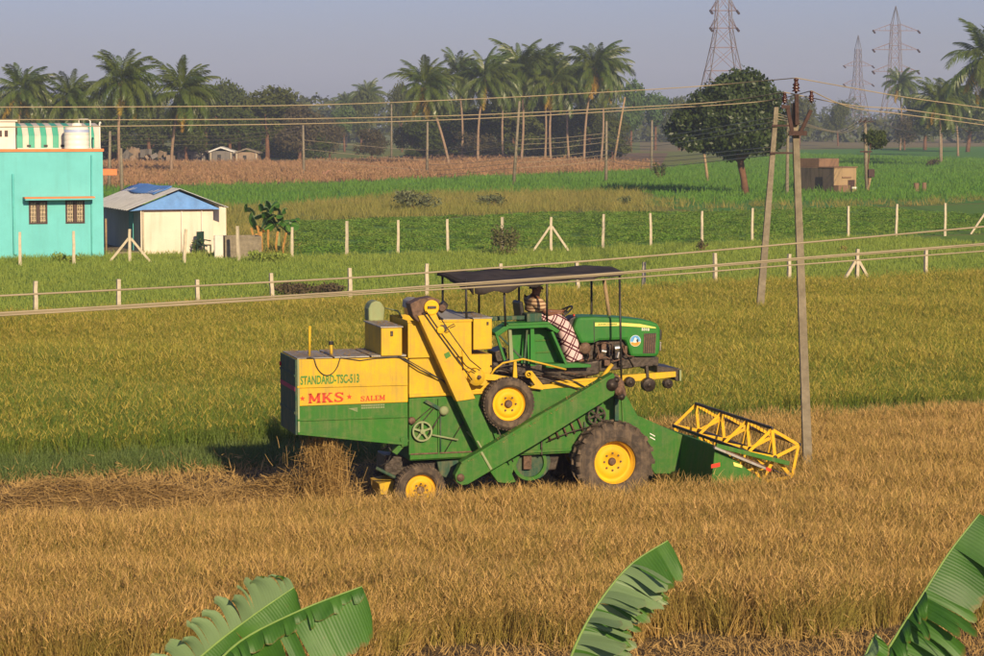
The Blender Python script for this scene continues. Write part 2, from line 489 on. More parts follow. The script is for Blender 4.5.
V_bund_lo = vline([(0, 481), (984, 425)]); V_bund_hi = vline([(0, 466), (984, 411)])
V_fn = vline([(36, 325), (925, 287)]); V_ff = vline([(74, 265), (551, 251), (945, 236)])

# materials of the crops
V_ripe = veg('ripe_rice_straw', (0.52, 0.285, 0.072), (0.42, 0.29, 0.06), (0.25, 0.23, 0.045), 0.5, 0.30, 0.6, 0.85, 2.5, grain=True)
V_ripe_grain = veg('ripe_rice_grain', (0.58, 0.345, 0.1), (0.62, 0.36, 0.12), (0.4, 0.28, 0.07), 0.5, 0.2, 0.6, 0.6, 3, grain=True)
V_olive = veg('ripening_rice_leaf', (0.215, 0.26, 0.014), (0.315, 0.275, 0.018), (0.18, 0.24, 0.014), 0.12, 0.35, 0.55, 0.6, 1.1, grain=True)
V_olive_grain = veg('ripening_rice_grain', (0.4, 0.32, 0.035), (0.46, 0.32, 0.045), (0.3, 0.28, 0.03), 0.12, 0.2, 0.6, 0.6, 1.1, grain=True)
V_grass = veg('grass_blades', (0.19, 0.33, 0.026), (0.26, 0.36, 0.04), (0.31, 0.33, 0.05), 0.06, 0.35, 0.6, 0.45, 0.8, grain=True)
V_bund = veg('bund_grass_blades', (0.065, 0.16, 0.02), (0.11, 0.19, 0.03), (0.16, 0.18, 0.04), 0.3, 0.35, 0.6, 0.4, 1.5, grain=True)
V_leafy = veg('leafy_crop', (0.12, 0.27, 0.032), (0.18, 0.31, 0.045), (0.25, 0.31, 0.06), 0.05, 0.3, 0.5, 0.5, 0.5)
V_bright = veg('young_crop_blades', (0.095, 0.235, 0.03), (0.125, 0.26, 0.038), (0.16, 0.25, 0.05), 0.03, 0.35, 0.55, 0.5, 0.25)
V_dry = veg('dry_stalks', (0.37, 0.205, 0.11), (0.43, 0.26, 0.14), (0.27, 0.19, 0.09), 0.05, 0.2, 0.7, 0.6, 0.5)
V_drygrass = veg('dry_weeds', (0.27, 0.25, 0.065), (0.34, 0.27, 0.085), (0.17, 0.21, 0.045), 0.05, 0.3, 0.7, 0.6, 0.6)
V_straw = veg('threshed_straw', (0.44, 0.29, 0.1), (0.5, 0.33, 0.13), (0.3, 0.19, 0.07), 0.8, 0.2, 0.65, 0.5, 3)

def rice_clump(seed, leaf, grain, nl=30, ng=18, h=0.56, wid=0.008, gw=0.009, spread=0.10):
    r = random.Random(seed); mb = MB()
    for i in range(nl):
        a = r.uniform(0, 6.283); b = (r.gauss(0, spread * 0.5), r.gauss(0, spread * 0.5), 0)
        blade(mb, b, a, h * r.uniform(0.75, 1.25), r.uniform(0.02, 0.36), r.uniform(0.0, 0.8), wid * r.uniform(0.7, 1.2), 3, 0, r.uniform(0, 6.28))
    for i in range(ng):
        a = r.uniform(0, 6.283); l0 = r.uniform(0.08, 0.35)
        b = (r.gauss(0, spread * 0.6) + math.cos(a) * 0.08, r.gauss(0, spread * 0.6) + math.sin(a) * 0.08, h * r.uniform(0.70, 1.02))
        blade(mb, b, a, r.uniform(0.09, 0.17), l0 + 0.2, r.uniform(0.3, 1.6), gw * r.uniform(0.8, 1.3), 4, 1, r.uniform(0, 6.28))
    return mb.mesh('rice', [leaf, grain])
ripe_c = proto_coll('ripe_rice_clumps', [rice_clump(i, V_ripe, V_ripe_grain) for i in range(6)])
olive_c = proto_coll('green_rice_clumps', [rice_clump(20 + i, V_olive, V_olive_grain, 34, 12, 0.56, 0.015, 0.015, 0.16) for i in range(6)])
V_fresh = veg('unripe_rice_leaf', (0.12, 0.21, 0.012), (0.18, 0.24, 0.016), (0.1, 0.19, 0.012), 0.12, 0.35, 0.55, 0.6, 1.1, grain=True)
fresh_c = proto_coll('fresh_rice_clumps', [rice_clump(30 + i, V_fresh, V_olive_grain, 36, 6, 0.56, 0.015, 0.015, 0.16) for i in range(6)])
def tuft(seed, mat, n=22, h=0.2, wid=0.02, spread=0.15, lean=0.7):
    r = random.Random(seed); mb = MB()
    for i in range(n):
        blade(mb, (r.gauss(0, spread), r.gauss(0, spread), 0), r.uniform(0, 6.283), h * r.uniform(0.5, 1.3), r.uniform(0.02, lean), r.uniform(0, 0.9), wid * r.uniform(0.6, 1.3), 2, 0, r.uniform(0, 6.28))
    return mb.mesh('tuft', [mat])
grass_c = proto_coll('grass_tufts', [tuft(40 + i, V_grass, 24, 0.20, 0.028, 0.25) for i in range(4)])
bund_c = proto_coll('bund_tufts', [tuft(50 + i, V_bund, 26, 0.26, 0.018, 0.14) for i in range(4)])
weed_c = proto_coll('weed_tufts', [tuft(60 + i, V_drygrass, 26, 0.55, 0.035, 0.35) for i in range(4)])
bright_c = proto_coll('young_crop_tufts', [tuft(70 + i, V_bright, 26, 0.32, 0.06, 0.45, 0.6) for i in range(4)])
stubble_c = proto_coll('stubble_tufts', [tuft(80 + i, V_straw, 22, 0.16, 0.014, 0.13, 1.3) for i in range(4)])
def leafy(seed, n=80, rad=0.38, h=0.13, ls=0.058):
    r = random.Random(seed); mb = MB()
    for i in range(n):
        a = r.uniform(0, 6.283); q = rad * math.sqrt(r.random()); z = h * r.uniform(0.35, 1.0) * (1 - 0.5 * (q / rad) ** 2)
        c = Vector((q * math.cos(a), q * math.sin(a), z))
        e = Euler((r.uniform(-0.9, 0.4), r.uniform(-0.6, 0.6), r.uniform(0, 6.28))).to_matrix()
        s = ls * r.uniform(0.6, 1.2)
        mb.add([c + e @ Vector(v) for v in ((-s, 0, 0), (0, -s * 0.5, 0), (s, 0, 0), (0, s * 0.5, 0))], [(0, 1, 2, 3)])
    return mb.mesh('leafy', [V_leafy])
leafy_c = proto_coll('leafy_crop_clumps', [leafy(90 + i) for i in range(4)])
def stalks(seed, n=12, h=0.95):
    r = random.Random(seed); mb = MB()
    for i in range(n):
        b = (r.gauss(0, 0.35), r.gauss(0, 0.35), 0); a = r.uniform(0, 6.28); hh = h * r.uniform(0.4, 1.2)
        blade(mb, b, a, hh, r.uniform(0, 0.12), r.uniform(0, 0.15), 0.07, 2, 0, r.uniform(0, 6.28))
        for k in range(3):
            blade(mb, (b[0], b[1], hh * r.uniform(0.25, 0.85)), r.uniform(0, 6.28), 0.5, 0.6, 1.6, 0.07, 2, 0, r.uniform(0, 6.28))
    return mb.mesh('stalks', [V_dry])
stalk_c = proto_coll('dry_stalk_clumps', [stalks(100 + i) for i in range(4)])

HEAD_X = 3.0            # front of the cutter: beyond it the crop still stands
EDGE_Y = -2.35          # near edge of the swath being cut
def keep_ripe(px, py, X, Y):
    wob = 0.10 * np.sin(X * 1.7) + 0.08 * np.sin(X * 4.1 + 1)
    stand = (Y < EDGE_Y + wob) | ((X > HEAD_X) & (py > V_bund_lo(px) + 3))
    return (py < V_front(px) + 6 * np.sin(X * 2.3)) & stand
pts, px, py, X, Y = grid_pts(-16, 21, -15, 8, 0.145, 0.145, keep_ripe, 0.45, 170)
sc = 0.98 + 0.14 * np.sin(X * 0.9 + 0.5 * Y) * np.sin(Y * 1.3)
sc = np.where((Y > EDGE_Y - 0.5) & (X < HEAD_X), sc * 0.93, sc)
scatter('ripe_rice', pts, sc, ripe_c, 6, 'dense golden ripe rice standing in the front of the field', cat='rice crop', tilt=0.16)

def keep_back(px, py, X, Y): return (py < V_bund_hi(px)) & (py > V_fn(px) + 1.0)
pts, px, py, X, Y = grid_pts(-34, 37, 4, 50, 0.235, 0.235, keep_back, 0.45, 110)
sc = 0.95 + 0.16 * np.sin(X * 0.35) * np.sin(Y * 0.55 + X * 0.2)
greener = rng.random(len(pts)) < np.clip(0.12 + (py - 385) / 75.0 + 0.35 * np.sin(X * .22 + Y * .4) * np.sin(Y * .3 - X * .1), 0.05, 0.85)
scatter('green_rice', pts[~greener], sc[~greener], olive_c, 6, 'olive gold half ripe rice in the paddy behind the harvester', cat='rice crop')
scatter('green_rice', pts[greener], sc[greener] * 1.03, fresh_c, 6, 'greener unripe rice patches near the low bank', cat='rice crop')

def keep_bund(px, py, X, Y): return (py < V_bund_lo(px) + 3) & (py > V_bund_hi(px) - 1.5)
pts, px, py, X, Y = grid_pts(-22, 26, 1, 12, 0.16, 0.14, keep_bund, 0.5, 120)
scatter('bund_grass', pts, rng.uniform(0.6, 1.2, len(pts)), bund_c, 4, 'dark green grass on the low bank between the two paddies', cat='grass')

def keep_stub(px, py, X, Y):
    cut = (Y > EDGE_Y) & (X < HEAD_X) & (py > V_bund_lo(px))
    front = (py > V_front(px) + 2) & (py < 800)
    return cut | front
pts, px, py, X, Y = grid_pts(-20, 12, -16, 8, 0.2, 0.2, keep_stub, 0.5, 200)
scatter('rice_stubble', pts, rng.uniform(0.6, 1.3, len(pts)), stubble_c, 4, 'short straw stubble left on the harvested strip', cat='stubble', tilt=0.5)

def keep_grass(px, py, X, Y): return (py < V_fn(px) + 3) & (py > np.where(px < 285, 254, V_ff(px) - 1.5)) & (px > -95)
pts, px, py, X, Y = grid_pts(-40, 50, 30, 85, 0.42, 0.42, keep_grass, 0.5, 90)
scatter('strip_grass', pts, rng.uniform(0.5, 1.1, len(pts)), grass_c, 4, 'short green grass on the strip between the two post fences', cat='grass')

V_c_top = vline([(300, 222), (420, 218), (560, 213), (700, 213), (984, 204)])
def keep_leafy(px, py, X, Y): return (py < V_ff(px) - 1) & (py > V_c_top(px)) & (px > 286)
pts, px, py, X, Y = grid_pts(-40, 70, 60, 170, 0.50, 0.62, keep_leafy, 0.35, 70)
edge_ = np.clip((V_ff(px) - py) / 7.0, 0.35, 1.0)
gap_ = np.sin(X * .9 + np.sin(Y * .31) * 2) * np.sin(Y * .23 + 1) + rng.normal(0, .35, len(pts)) < .62
pts = pts[gap_]
scatter('vegetable_crop', pts, rng.uniform(0.6, 1.3, len(pts)) * edge_[gap_], leafy_c, 4, 'dark green leafy crop in rows beyond the far fence', cat='crop')

pick_ = rng.random(len(pts)) < 0.16
scatter('field_weeds', pts[pick_] + rng.normal(0, .2, (pick_.sum(), 3)) * [1, 1, 0], rng.uniform(0.5, 1.1, pick_.sum()), grass_c, 4, 'yellow green weeds mixed into the vegetable field', cat='weeds')

V_w_top = vline([(290, 206), (420, 194), (640, 192), (700, 206), (984, 199)])
def keep_weed(px, py, X, Y):
    a = (py < V_c_top(px)) & (py > V_w_top(px)) & (px > 200)
    b = (px <= 290) & (py < 256) & (py > 208) & (px > 222)
    return (a | b) & (rng.random(px.size) < np.where(px > 640, 0.22, 0.75))
pts, px, py, X, Y = grid_pts(-60, 90, 60, 220, 0.85, 0.85, keep_weed, 0.5, 30)
scatter('bank_weeds', pts, rng.uniform(0.5, 1.2, len(pts)), weed_c, 4, 'yellowing weeds on the bank beyond the vegetable field', cat='weeds')

V_v_top = vline([(-80, 192), (320, 184), (640, 171), (700, 165), (800, 152), (1060, 146)])
V_v_bot = vline([(-80, 209), (200, 211), (330, 202), (420, 195), (640, 192), (700, 205), (984, 199)])
def keep_vivid(px, py, X, Y): return (py > V_v_top(px)) & (py < V_v_bot(px))
pts, px, py, X, Y = grid_pts(-130, 190, 120, 520, 1.5, 1.7, keep_vivid, 0.45, 30)
scatter('young_crop', pts, rng.uniform(0.8, 1.5, len(pts)), bright_c, 4, 'bright green young crop covering the far fields', cat='crop')

V_b_bot = vline([(-80, 192), (320, 183), (640, 171), (700, 166)])
V_b_top = vline([(-80, 166), (300, 165), (640, 155), (700, 155)])
def keep_dry(px, py, X, Y): return (px < 655) & (py < V_b_bot(px)) & (py > V_b_top(px)) & (rng.random(px.size) < 0.85)
pts, px, py, X, Y = grid_pts(-160, 120, 130, 460, 1.25, 1.35, keep_dry, 0.45, 25)
scatter('dry_stalk_crop', pts, rng.uniform(0.6, 1.1, len(pts)), stalk_c, 4, 'brown dry standing stalks in the field before the palms', cat='crop')

# straw thrown out behind the machine
def straw_mesh(n, fn, lmin, lmax, w, flat):
    mb = MB()
    for i in range(n):
        c = fn(); a = random.uniform(0, 6.283); e = random.gauss(0, flat); l = random.uniform(lmin, lmax) / 2
        d = Vector((math.cos(a) * math.cos(e), math.sin(a) * math.cos(e), math.sin(e))) * l
        s = Vector((-math.sin(a), math.cos(a), random.uniform(-1, 1))).normalized() * w
        m = Vector((0, 0, random.uniform(-0.04, 0.04)))
        mb.add([c - d - s, c - d + s, c + m + s, c + m - s, c + d + s * .5, c + d - s * .5], [(0, 1, 2, 3), (3, 2, 4, 5)])
    return mb
def windrow_h(x, y):
    base = math.exp(-((y - 0.5 - 0.25 * math.sin(x * 0.8)) / 0.75) ** 2)
    hump = 0.33 + 0.16 * math.sin(x * 1.35 + 0.6) + 0.07 * math.sin(x * 3.3)
    return base * hump * min(1.0, max(0.0, (-4.3 - x) / 0.8)) * (1.0 if x > -8.6 else max(0.35, 1 - (-8.6 - x) * 0.12))
def f_wind():
    x = random.uniform(-16, -4.2); y = random.gauss(0.5, 0.85)
    h = windrow_h(x, y)
    return M2W(x, y, h * random.uniform(0.80, 1.02) + random.uniform(0.0, 0.05))
wr = MB()
def wr_fn(u, v, p): return M2W(-17 + 13 * u, -2.0 + 5 * v, windrow_h(-17 + 13 * u, -2.0 + 5 * v) * 0.85 - 0.01)
wr.sheet([(0, 0, 0), (1, 0, 0), (1, 1, 0), (0, 1, 0)], 60, 24, wr_fn, 0)
S_straw = soil('straw_heap_floor', (0.20, 0.13, 0.05), (0.24, 0.155, 0.065), (0.13, 0.085, 0.035), 0.6, 2.5, 12.0, 1.0)
sm = straw_mesh(16000, f_wind, 0.10, 0.42, 0.005, 0.25)
nb = len(wr.v)
wr.v += sm.v; wr.f += [tuple(i + nb for i in f) for f in sm.f]; wr.m += [1] * len(sm.f)
tag(wr.build('straw_windrow', [S_straw, V_straw], fix=False), 'long low heap of pale threshed straw trailing behind the harvester', 'straw', kind='stuff')
def f_fall():
    t = random.random()
    x0, z0 = mloc(326, 437, -0.2)
    yy = random.choice((-0.55, -0.42, -0.2, 0.05, 0.3)) + random.gauss(0, 0.07)
    return M2W(x0 - 0.05 + random.gauss(0, 0.10 + 0.10 * t) + 0.1 * math.sin(yy * 9), yy, 1.04 - t ** 0.9 * 1.0)
fs = straw_mesh(3000, f_fall, 0.15, 0.50, 0.004, 1.15)
def f_fly():
    c_ = f_fall(); return c_ + Vector((random.gauss(-.1, .25), random.gauss(0, .2), random.gauss(0, .05)))
fl_ = straw_mesh(260, f_fly, 0.15, 0.4, 0.004, 0.9)
nb = len(fs.v); fs.v += fl_.v; fs.f += [tuple(i + nb for i in f) for f in fl_.f]; fs.m += fl_.m
tag(fs.build('falling_straw', V_straw, fix=False), 'curtain of straw pouring out from under the rear hood', 'straw', kind='stuff')
# ------------------------------------------------------------------ the combine harvester
combine = empty('combine_harvester', MO, MA, 'yellow and green combine harvester with a tractor mounted on top, cutting rice', 'combine harvester')
def P(px, py, y):
    x, z = mloc(px, py, y); return Vector((x, y, z))
def PP(poly, y): return [mloc(a, b, y) for a, b in poly]
YN, YF = -0.72, 0.62
def cpart(name, mb, mat, bevel=0.0, smooth=False, parent=combine, solid=0.0):
    return mb.build(name, mat, parent, smooth, bevel, True, solid)
def plate(name, poly, y0, y1, mat, bevel=0.008, parent=combine):
    return cpart(name, MB().prism(PP(poly, y0), y0, y1), mat, bevel, parent=parent)
def rod(name, pts, r, mat, parent=combine, n=8):
    return cpart(name, MB().tube([P(*p) for p in pts], r, n), mat, 0, True, parent)

# rear straw hood
hood = plate('straw_hood', [(297, 359.5), (408, 357.5), (408, 402.3), (297.4, 406.4)], YN, YF, M['yellow'], 0.012)
hood_lo = plate('hood_skirt', [(297.4, 406.6), (408, 402.5), (408, 445), (298, 434)], YN, YF, M['green'], 0.012)
plate('hood_rib', [(297.3, 386.0), (408, 383.4), (408, 385.4), (297.3, 388.2)], YN - 0.022, YN - 0.002, M['yellow'], 0.006, hood)
plate('hood_rib', [(297.6, 419.5), (408, 415.6), (408, 417.6), (297.6, 421.5)], YN - 0.022, YN - 0.002, M['green'], 0.006, hood_lo)
plate('hood_lip', [(298, 432.4), (408, 442.8), (408, 445.6), (298, 434.8)], YN - 0.03, YN - 0.003, M['green'], 0.006, hood_lo)
plate('hood_edge_strip', [(297.2, 359), (299.2, 359), (300.0, 434), (298.0, 434)], YN - 0.014, YN - 0.002, M['pale_green'], 0.003, hood)
# rear panel of the hood (its shade painted in as dark green, scuffed), seen obliquely
x0, z0 = mloc(297.4, 359.5, YN); x1, z1 = mloc(298, 434, YN)
rp = cpart('rear_panel', MB().box(x0 - 0.035, x0 - 0.003, YN + 0.01, YF - 0.01, z1 - 0.02, z0 - 0.01), M['dark_green'], 0.006)
zs = z0 - (z0 - z1) * 0.40
cpart('rear_stripe', MB().box(x0 - 0.041, x0 - 0.0355, YN + 0.02, YF - 0.02, zs - 0.035, zs + 0.035), M['pink'], 0, parent=rp)
for k in (0.22, 0.72):
    zz = z0 - (z0 - z1) * k
    cpart('rear_rib', MB().box(x0 - 0.05, x0 - 0.0355, YN + 0.02, YF - 0.02, zz - 0.02, zz + 0.02), M['dark_green'], 0.005, parent=rp)
cpart('reflector', MB().lathe([(0.0, 0), (0.035, 0), (0.035, 0.02), (0.0, 0.025)], (x0 - 0.06, YF - 0.08, z0 - 0.18), 'x', 12), M['red'], parent=rp)
# galvanised top sheets
xa, za = mloc(297, 359.5, YN); xb, zb = mloc(408, 357.5, YN)
for i in range(3):
    u0, u1 = i / 3, (i + 1) / 3 - 0.012
    s = MB().box(xa + (xb - xa) * u0 + 0.01, xa + (xb - xa) * u1, YN + 0.03, YF - 0.03, za + 0.004, za + 0.016 + 0.008 * i)
    cpart('top_sheet', s, M['galv'], 0.004, parent=hood)
rod('marker_rod', [(309.5, 356, -0.35), (309.8, 326, -0.35)], 0.02, M['yellow'])
lp = rod('lamp_post', [(331.5, 356, -0.3), (331, 344, -0.3)], 0.026, M['yellow'])
cpart('lamp_cap', MB().tube([P(331, 344.5, -0.3), P(331, 341.5, -0.3)], 0.04, 10), M['black'], parent=lp)
# cable draped over the hood side
cab = [(300, 359, -0.6), (310, 358, -0.725)] + [(314 + 26 * t, 358.5 + 17 * (1 - (2 * t - 1) ** 2) ** 0.7, -0.735) for t in [i / 12 for i in range(13)]] + \
      [(342, 358.0, -0.735), (360, 360.5, -0.738), (375, 358.5, -0.735), (396, 357.3, -0.735), (405, 358.5, -0.745), (416, 365, -0.745), (430, 373, -0.745), (443, 381, -0.745), (452, 390, -0.74)]
rod('cable', cab, 0.008, M['black'])
rod('cable', [(398, 356.5, -0.735), (408, 362, -0.75), (420, 370, -0.75), (436, 377, -0.75), (450, 384, -0.745)], 0.011, M['black'])

# middle body
plate('body_panel', [(409, 356.8), (492, 354), (492, 394.2), (409, 398)], -0.66, YF, M['yellow'], 0.01)
plate('body_panel', [(409, 398.4), (500, 394), (560, 388), (622, 387), (640, 420), (640, 450), (572, 453), (500, 456.5), (409.5, 461)], -0.66, YF, M['green'], 0.012)
plate('body_lip', [(410, 455.5), (500, 451.5), (575, 448.5), (575, 451), (500, 455), (410, 460)], -0.70, -0.662, M['green'], 0.006)
plate('body_ledge', [(409.3, 394.2), (490, 391.0), (490, 393.5), (409.3, 397.6)], -0.695, -0.662, M['yellow'], 0.005)
for xx in (409, 438):
    plate('body_rib', [(xx, 399), (xx + 1.6, 399), (xx + 1.6, 455), (xx, 455)], -0.69, -0.662, M['green'], 0.004)
plate('rust_band', [(410, 453.6), (492, 450.2), (492, 451.4), (410, 455.0)], -0.676, -0.663, M['iron_brown'], 0.0)
plate('hinge_bracket', [(392, 452), (407, 437), (409, 441), (404, 447), (397, 455)], -0.70, -0.62, M['green'], 0.006)
plate('hinge_bracket', [(400, 438), (408, 437), (408, 446), (402, 447)], -0.74, -0.70, M['green'], 0.006)

# grain tank, open on top, and its side boxes
tx0, tz1 = mloc(408, 321, YN); tx1, tz0 = mloc(471.5, 356.5, YN)
tank = cpart('grain_tank', MB().box(tx0, tx1, YN, YN + 0.02, tz0, tz1), M['yellow'], 0.005)
cpart('tank_wall', MB().box(tx0, tx1, YF - 0.02, YF, tz0, tz1), M['yellow'], 0.005, parent=tank)
cpart('tank_wall', MB().box(tx0 + 0.003, tx0 + 0.023, YN + 0.022, YF - 0.022, tz0, tz1 - 0.003), M['yellow'], 0.005, parent=tank)
cpart('tank_wall', MB().box(tx1 - 0.023, tx1 - 0.003, YN + 0.022, YF - 0.022, tz0, tz1 - 0.003), M['yellow'], 0.005, parent=tank)
cpart('tank_floor', MB().box(tx0 + 0.026, tx1 - 0.026, YN + 0.022, YF - 0.022, tz0, tz0 + 0.2), M['iron_brown'], parent=tank)
cpart('tank_rim', MB().box(tx0 - 0.012, tx1 + 0.012, YN - 0.015, YN - 0.002, tz1 - 0.03, tz1 + 0.008), M['yellow'], 0.004, parent=tank)
gx0, gz = mloc(447, 316.5, YN); gx1, _ = mloc(471, 316.5, YN)
cv = MB().add([(gx0 - 0.05, YN + 0.03, tz1 + 0.01), (tx1 + 0.02, YN + 0.03, tz1 - 0.01), (tx1 + 0.02, YF, tz1 + 0.05), (gx0 - 0.05, YF, tz1 + 0.12)], [(0, 1, 2, 3)])
cpart('tank_cover', cv, M['galv'], parent=tank, solid=0.02)
bx0, bz1 = mloc(381, 328, YN); bx1, bz0 = mloc(402, 355.5, YN)
tb = cpart('tool_box', MB().box(bx0, bx1, YN - 0.01, YF - 0.1, bz0, bz1), M['yellow'], 0.012)
cpart('box_lid', MB().box(bx0 - 0.015, bx1 + 0.015, YN - 0.03, YF - 0.08, bz1 + 0.002, bz1 + 0.022), M['galv'], 0.005, parent=tb)
cpart('latch', MB().box((bx0 + bx1) / 2 - 0.02, (bx0 + bx1) / 2 + 0.02, YN - 0.035, YN - 0.0115, bz1 - 0.13, bz1 - 0.05), M['iron'], 0.004, parent=tb)
b2 = plate('side_box', [(473.4, 319), (492, 318.6), (492, 349), (473.4, 350)], YN - 0.01, YF - 0.1, M['yellow'], 0.012)
sx0, sz1 = mloc(473.4, 319, YN - 0.01); sx1, _ = mloc(492, 318.6, YN - 0.01)
cpart('box_lid', MB().box(sx0 - 0.01, sx1 + 0.01, YN - 0.02, YF - 0.08, sz1 + 0.003, sz1 + 0.02), M['galv'], 0.004, parent=b2)
cpart('latch', MB().box(sx1 - 0.09, sx1 - 0.06, YN - 0.03, YN - 0.0115, sz1 - 0.10, sz1 - 0.05), M['iron'], 0.003, parent=b2)
# far elevator hood showing over the tool box
e0 = P(370, 319, 0.45); e1 = P(377, 302, 0.45); e2 = P(384, 306, 0.45)
cpart('elevator_cap', MB().prism([mloc(a, b, 0.45) for a, b in ((369, 322), (368.5, 309), (371, 303), (376, 300.5), (381, 302), (385, 308), (384, 322))], 0.45, 0.80), M['pale_green'], 0.03)
rod('cap_rail', [(385, 308, 0.45), (398, 311, 0.3), (402, 318, 0.2)], 0.012, M['pale_green'])

# grain elevator leg (yellow above, green below) with its head
plate('elevator_leg', [(418, 316), (436, 313), (475.5, 398.8), (456.8, 401.6)], -0.97, -0.76, M['yellow'], 0.008)
plate('elevator_leg', [(456.9, 401.9), (475.6, 399.1), (494.7, 441), (509.0, 468), (513.4, 479), (508, 483.5), (498, 482.5), (489, 470)], -0.97, -0.76, M['green'], 0.008)
plate('elevator_emblem', [(444, 354), (449, 351.5), (451, 356), (446, 359)], -0.976, -0.9715, M['letter_green'], 0)
plate('elevator_emblem', [(444.5, 361.0), (452, 358.4), (452.6, 359.6), (445, 362.3)], -0.976, -0.9715, M['orange'], 0)
eh = plate('elevator_head', [(410, 304), (420, 299), (432, 297), (440, 300), (438, 314), (418, 322), (413, 316)], -0.93, -0.60, M['iron_brown'], 0.012)
c = P(431.8, 307.5, -0.99)
cpart('pulley', MB().lathe([(0.0, 0.02), (0.05, 0.0), (0.09, 0.02), (0.118, 0.0), (0.118, 0.05), (0.0, 0.05)], c, 'y', 28), M['yellow_clean'], 0, True, parent=eh)
cpart('slot_cover', MB().box(c.x - 0.07, c.x + 0.07, c.y - 0.012, c.y - 0.002, c.z - 0.02, c.z + 0.025), M['iron'], 0.004, parent=eh)
cpart('drive_motor', MB().tube([P(440, 305, -0.9), P(445, 309, -0.9)], [0.10, 0.09], 18), M['iron'], 0.01, parent=eh)
cpart('motor_cap', MB().lathe([(0.0, 0), (0.055, 0), (0.055, 0.12), (0.0, 0.12)], P(442.5, 308, -1.01), 'y', 16), M['iron_brown'], 0.006, parent=eh)
plate('spout_hood', [(407.5, 309), (408.5, 301), (413, 298.5), (421, 299), (424, 305), (414, 306.5)], -0.62, -0.2, M['galv'], 0.02, eh)
plate('spout', [(408, 308.5), (412.5, 308), (412.5, 315), (408.5, 315.5)], -0.60, -0.3, M['orange'], 0.005, eh)
cpart('idler_pulley', MB().lathe([(0, 0), (0.06, 0), (0.06, 0.04), (0, 0.04)], P(440.8, 330, -1.02), 'y', 20), M['yellow_clean'], 0.004, True)
cpart('idler_bracket', MB().box(*[v for v in (P(442, 331, -1).x - .02, P(446.5, 329, -1).x, -1.0, -0.972, P(446, 332, -1).z, P(444, 325, -1).z)]), M['iron'], 0.005)
rod('hook', [(446, 329, -0.98), (450, 326, -0.98), (454, 324, -0.98), (455, 326, -0.98), (450, 328, -0.98)], 0.008, M['iron'])
rod('drive_belt', [(423, 312, -0.985), (439, 335, -0.985), (464, 369, -0.985), (472, 380, -0.985)], 0.011, M['iron'])
rod('drive_belt', [(426, 311, -0.985), (442, 334, -0.985), (466, 366, -0.985), (476, 372, -0.985)], 0.009, M['iron'])
rod('drive_belt', [(437, 313, -0.985), (452, 335, -0.985), (470, 360, -0.985), (481, 369, -0.985)], 0.009, M['iron'])

# long lower conveyor
cv = plate('cross_conveyor', [(612.5, 374), (618.5, 379.5), (614, 395.5), (540, 442), (468, 484.5), (462, 485.5), (456.5, 482), (455, 475.5), (461.5, 463), (540, 415)], -1.16, -0.98, M['green'], 0.01)
plate('conveyor_flange', [(613, 373.2), (614.5, 375.2), (462.5, 464.5), (461, 462.5)], -1.175, -0.97, M['green'], 0.004, cv)
plate('conveyor_strap', [(480.5, 452.5), (482.5, 451.5), (492.5, 469), (490.5, 470.2)], -1.18, -1.163, M['pale_green'], 0.003, cv)
cpart('end_bearing', MB().lathe([(0, 0), (0.05, 0.0), (0.065, 0.02), (0.065, 0.03), (0, 0.03)], P(461, 478, -1.19), 'y', 16), M['iron_brown'], 0, True, cv)
ce = plate('conveyor_gearbox', [(607, 377), (617, 374), (624, 381), (627, 396), (620, 400), (611, 391)], -1.12, -0.95, M['iron_brown'], 0.02, cv)
for q, (a, b, rr, mm) in enumerate([(613, 385, 0.10, 'iron'), (620, 391.5, 0.075, 'iron_brown'), (617, 380, 0.05, 'iron'), (622, 397, 0.06, 'iron')]):
    cpart('gear_hub', MB().lathe([(0, 0.0), (rr * .5, 0.0), (rr * .55, 0.02), (rr, 0.025), (rr, 0.06), (0, 0.06)], P(a, b, -1.21), 'y', 18), M[mm], 0, True, cv)
rod('conveyor_stay', [(486, 402, -0.80), (505, 446, -0.95), (513, 462, -0.97)], 0.012, M['iron'])
rod('stay', [(467, 432, -0.70), (478, 442, -0.98), (487, 458, -1.0)], 0.016, M['pale_green'])
rod('lever', [(432, 435, -0.70), (458, 440, -0.72)], 0.016, M['pale_green'])
rod('brace_rod', [(445, 452, -0.69), (462, 424, -0.69), (470, 410, -0.70)], 0.007, M['iron'])

# pulleys and belts on the green side
def spoked(name, px, py, y, r, mat, parent=combine, ns=5):
    c = P(px, py, y); mb = MB()
    mb.lathe([(r, 0), (r, 0.05), (r * .84, 0.05), (r * .84, 0), (r, 0)], c, 'y', 26)
    mb.lathe([(0, -0.02), (r * .25, -0.02), (r * .25, 0.05), (0, 0.05)], c, 'y', 14)
    for k in range(ns):
        a = 2 * math.pi * k / ns + 0.3
        mb.bar(c + Vector((math.cos(a) * r * .2, 0.025, math.sin(a) * r * .2)), c + Vector((math.cos(a) * r * .88, 0.025, math.sin(a) * r * .88)), r * .2, 0.03, (0, 1, 0))
    return cpart(name, mb, M[mat], 0, False, parent)
spoked('belt_pulley', 422.5, 431.5, -0.74, 0.165, 'pale_green')
cpart('small_pulley', MB().lathe([(0, 0), (.04, 0), (.075, .02), (.075, .06), (0, .06)], P(444.5, 411, -0.75), 'y', 18), M['pale_green'], 0, True)
cpart('small_pulley', MB().lathe([(0, 0), (.04, 0), (.06, .02), (.06, .06), (0, .06)], P(412.3, 421, -0.75), 'y', 18), M['iron_brown'], 0, True)
plate('tension_arm', [(424, 402), (427, 400), (446, 410), (444, 413)], -0.72, -0.69, M['dark_green'], 0.004)
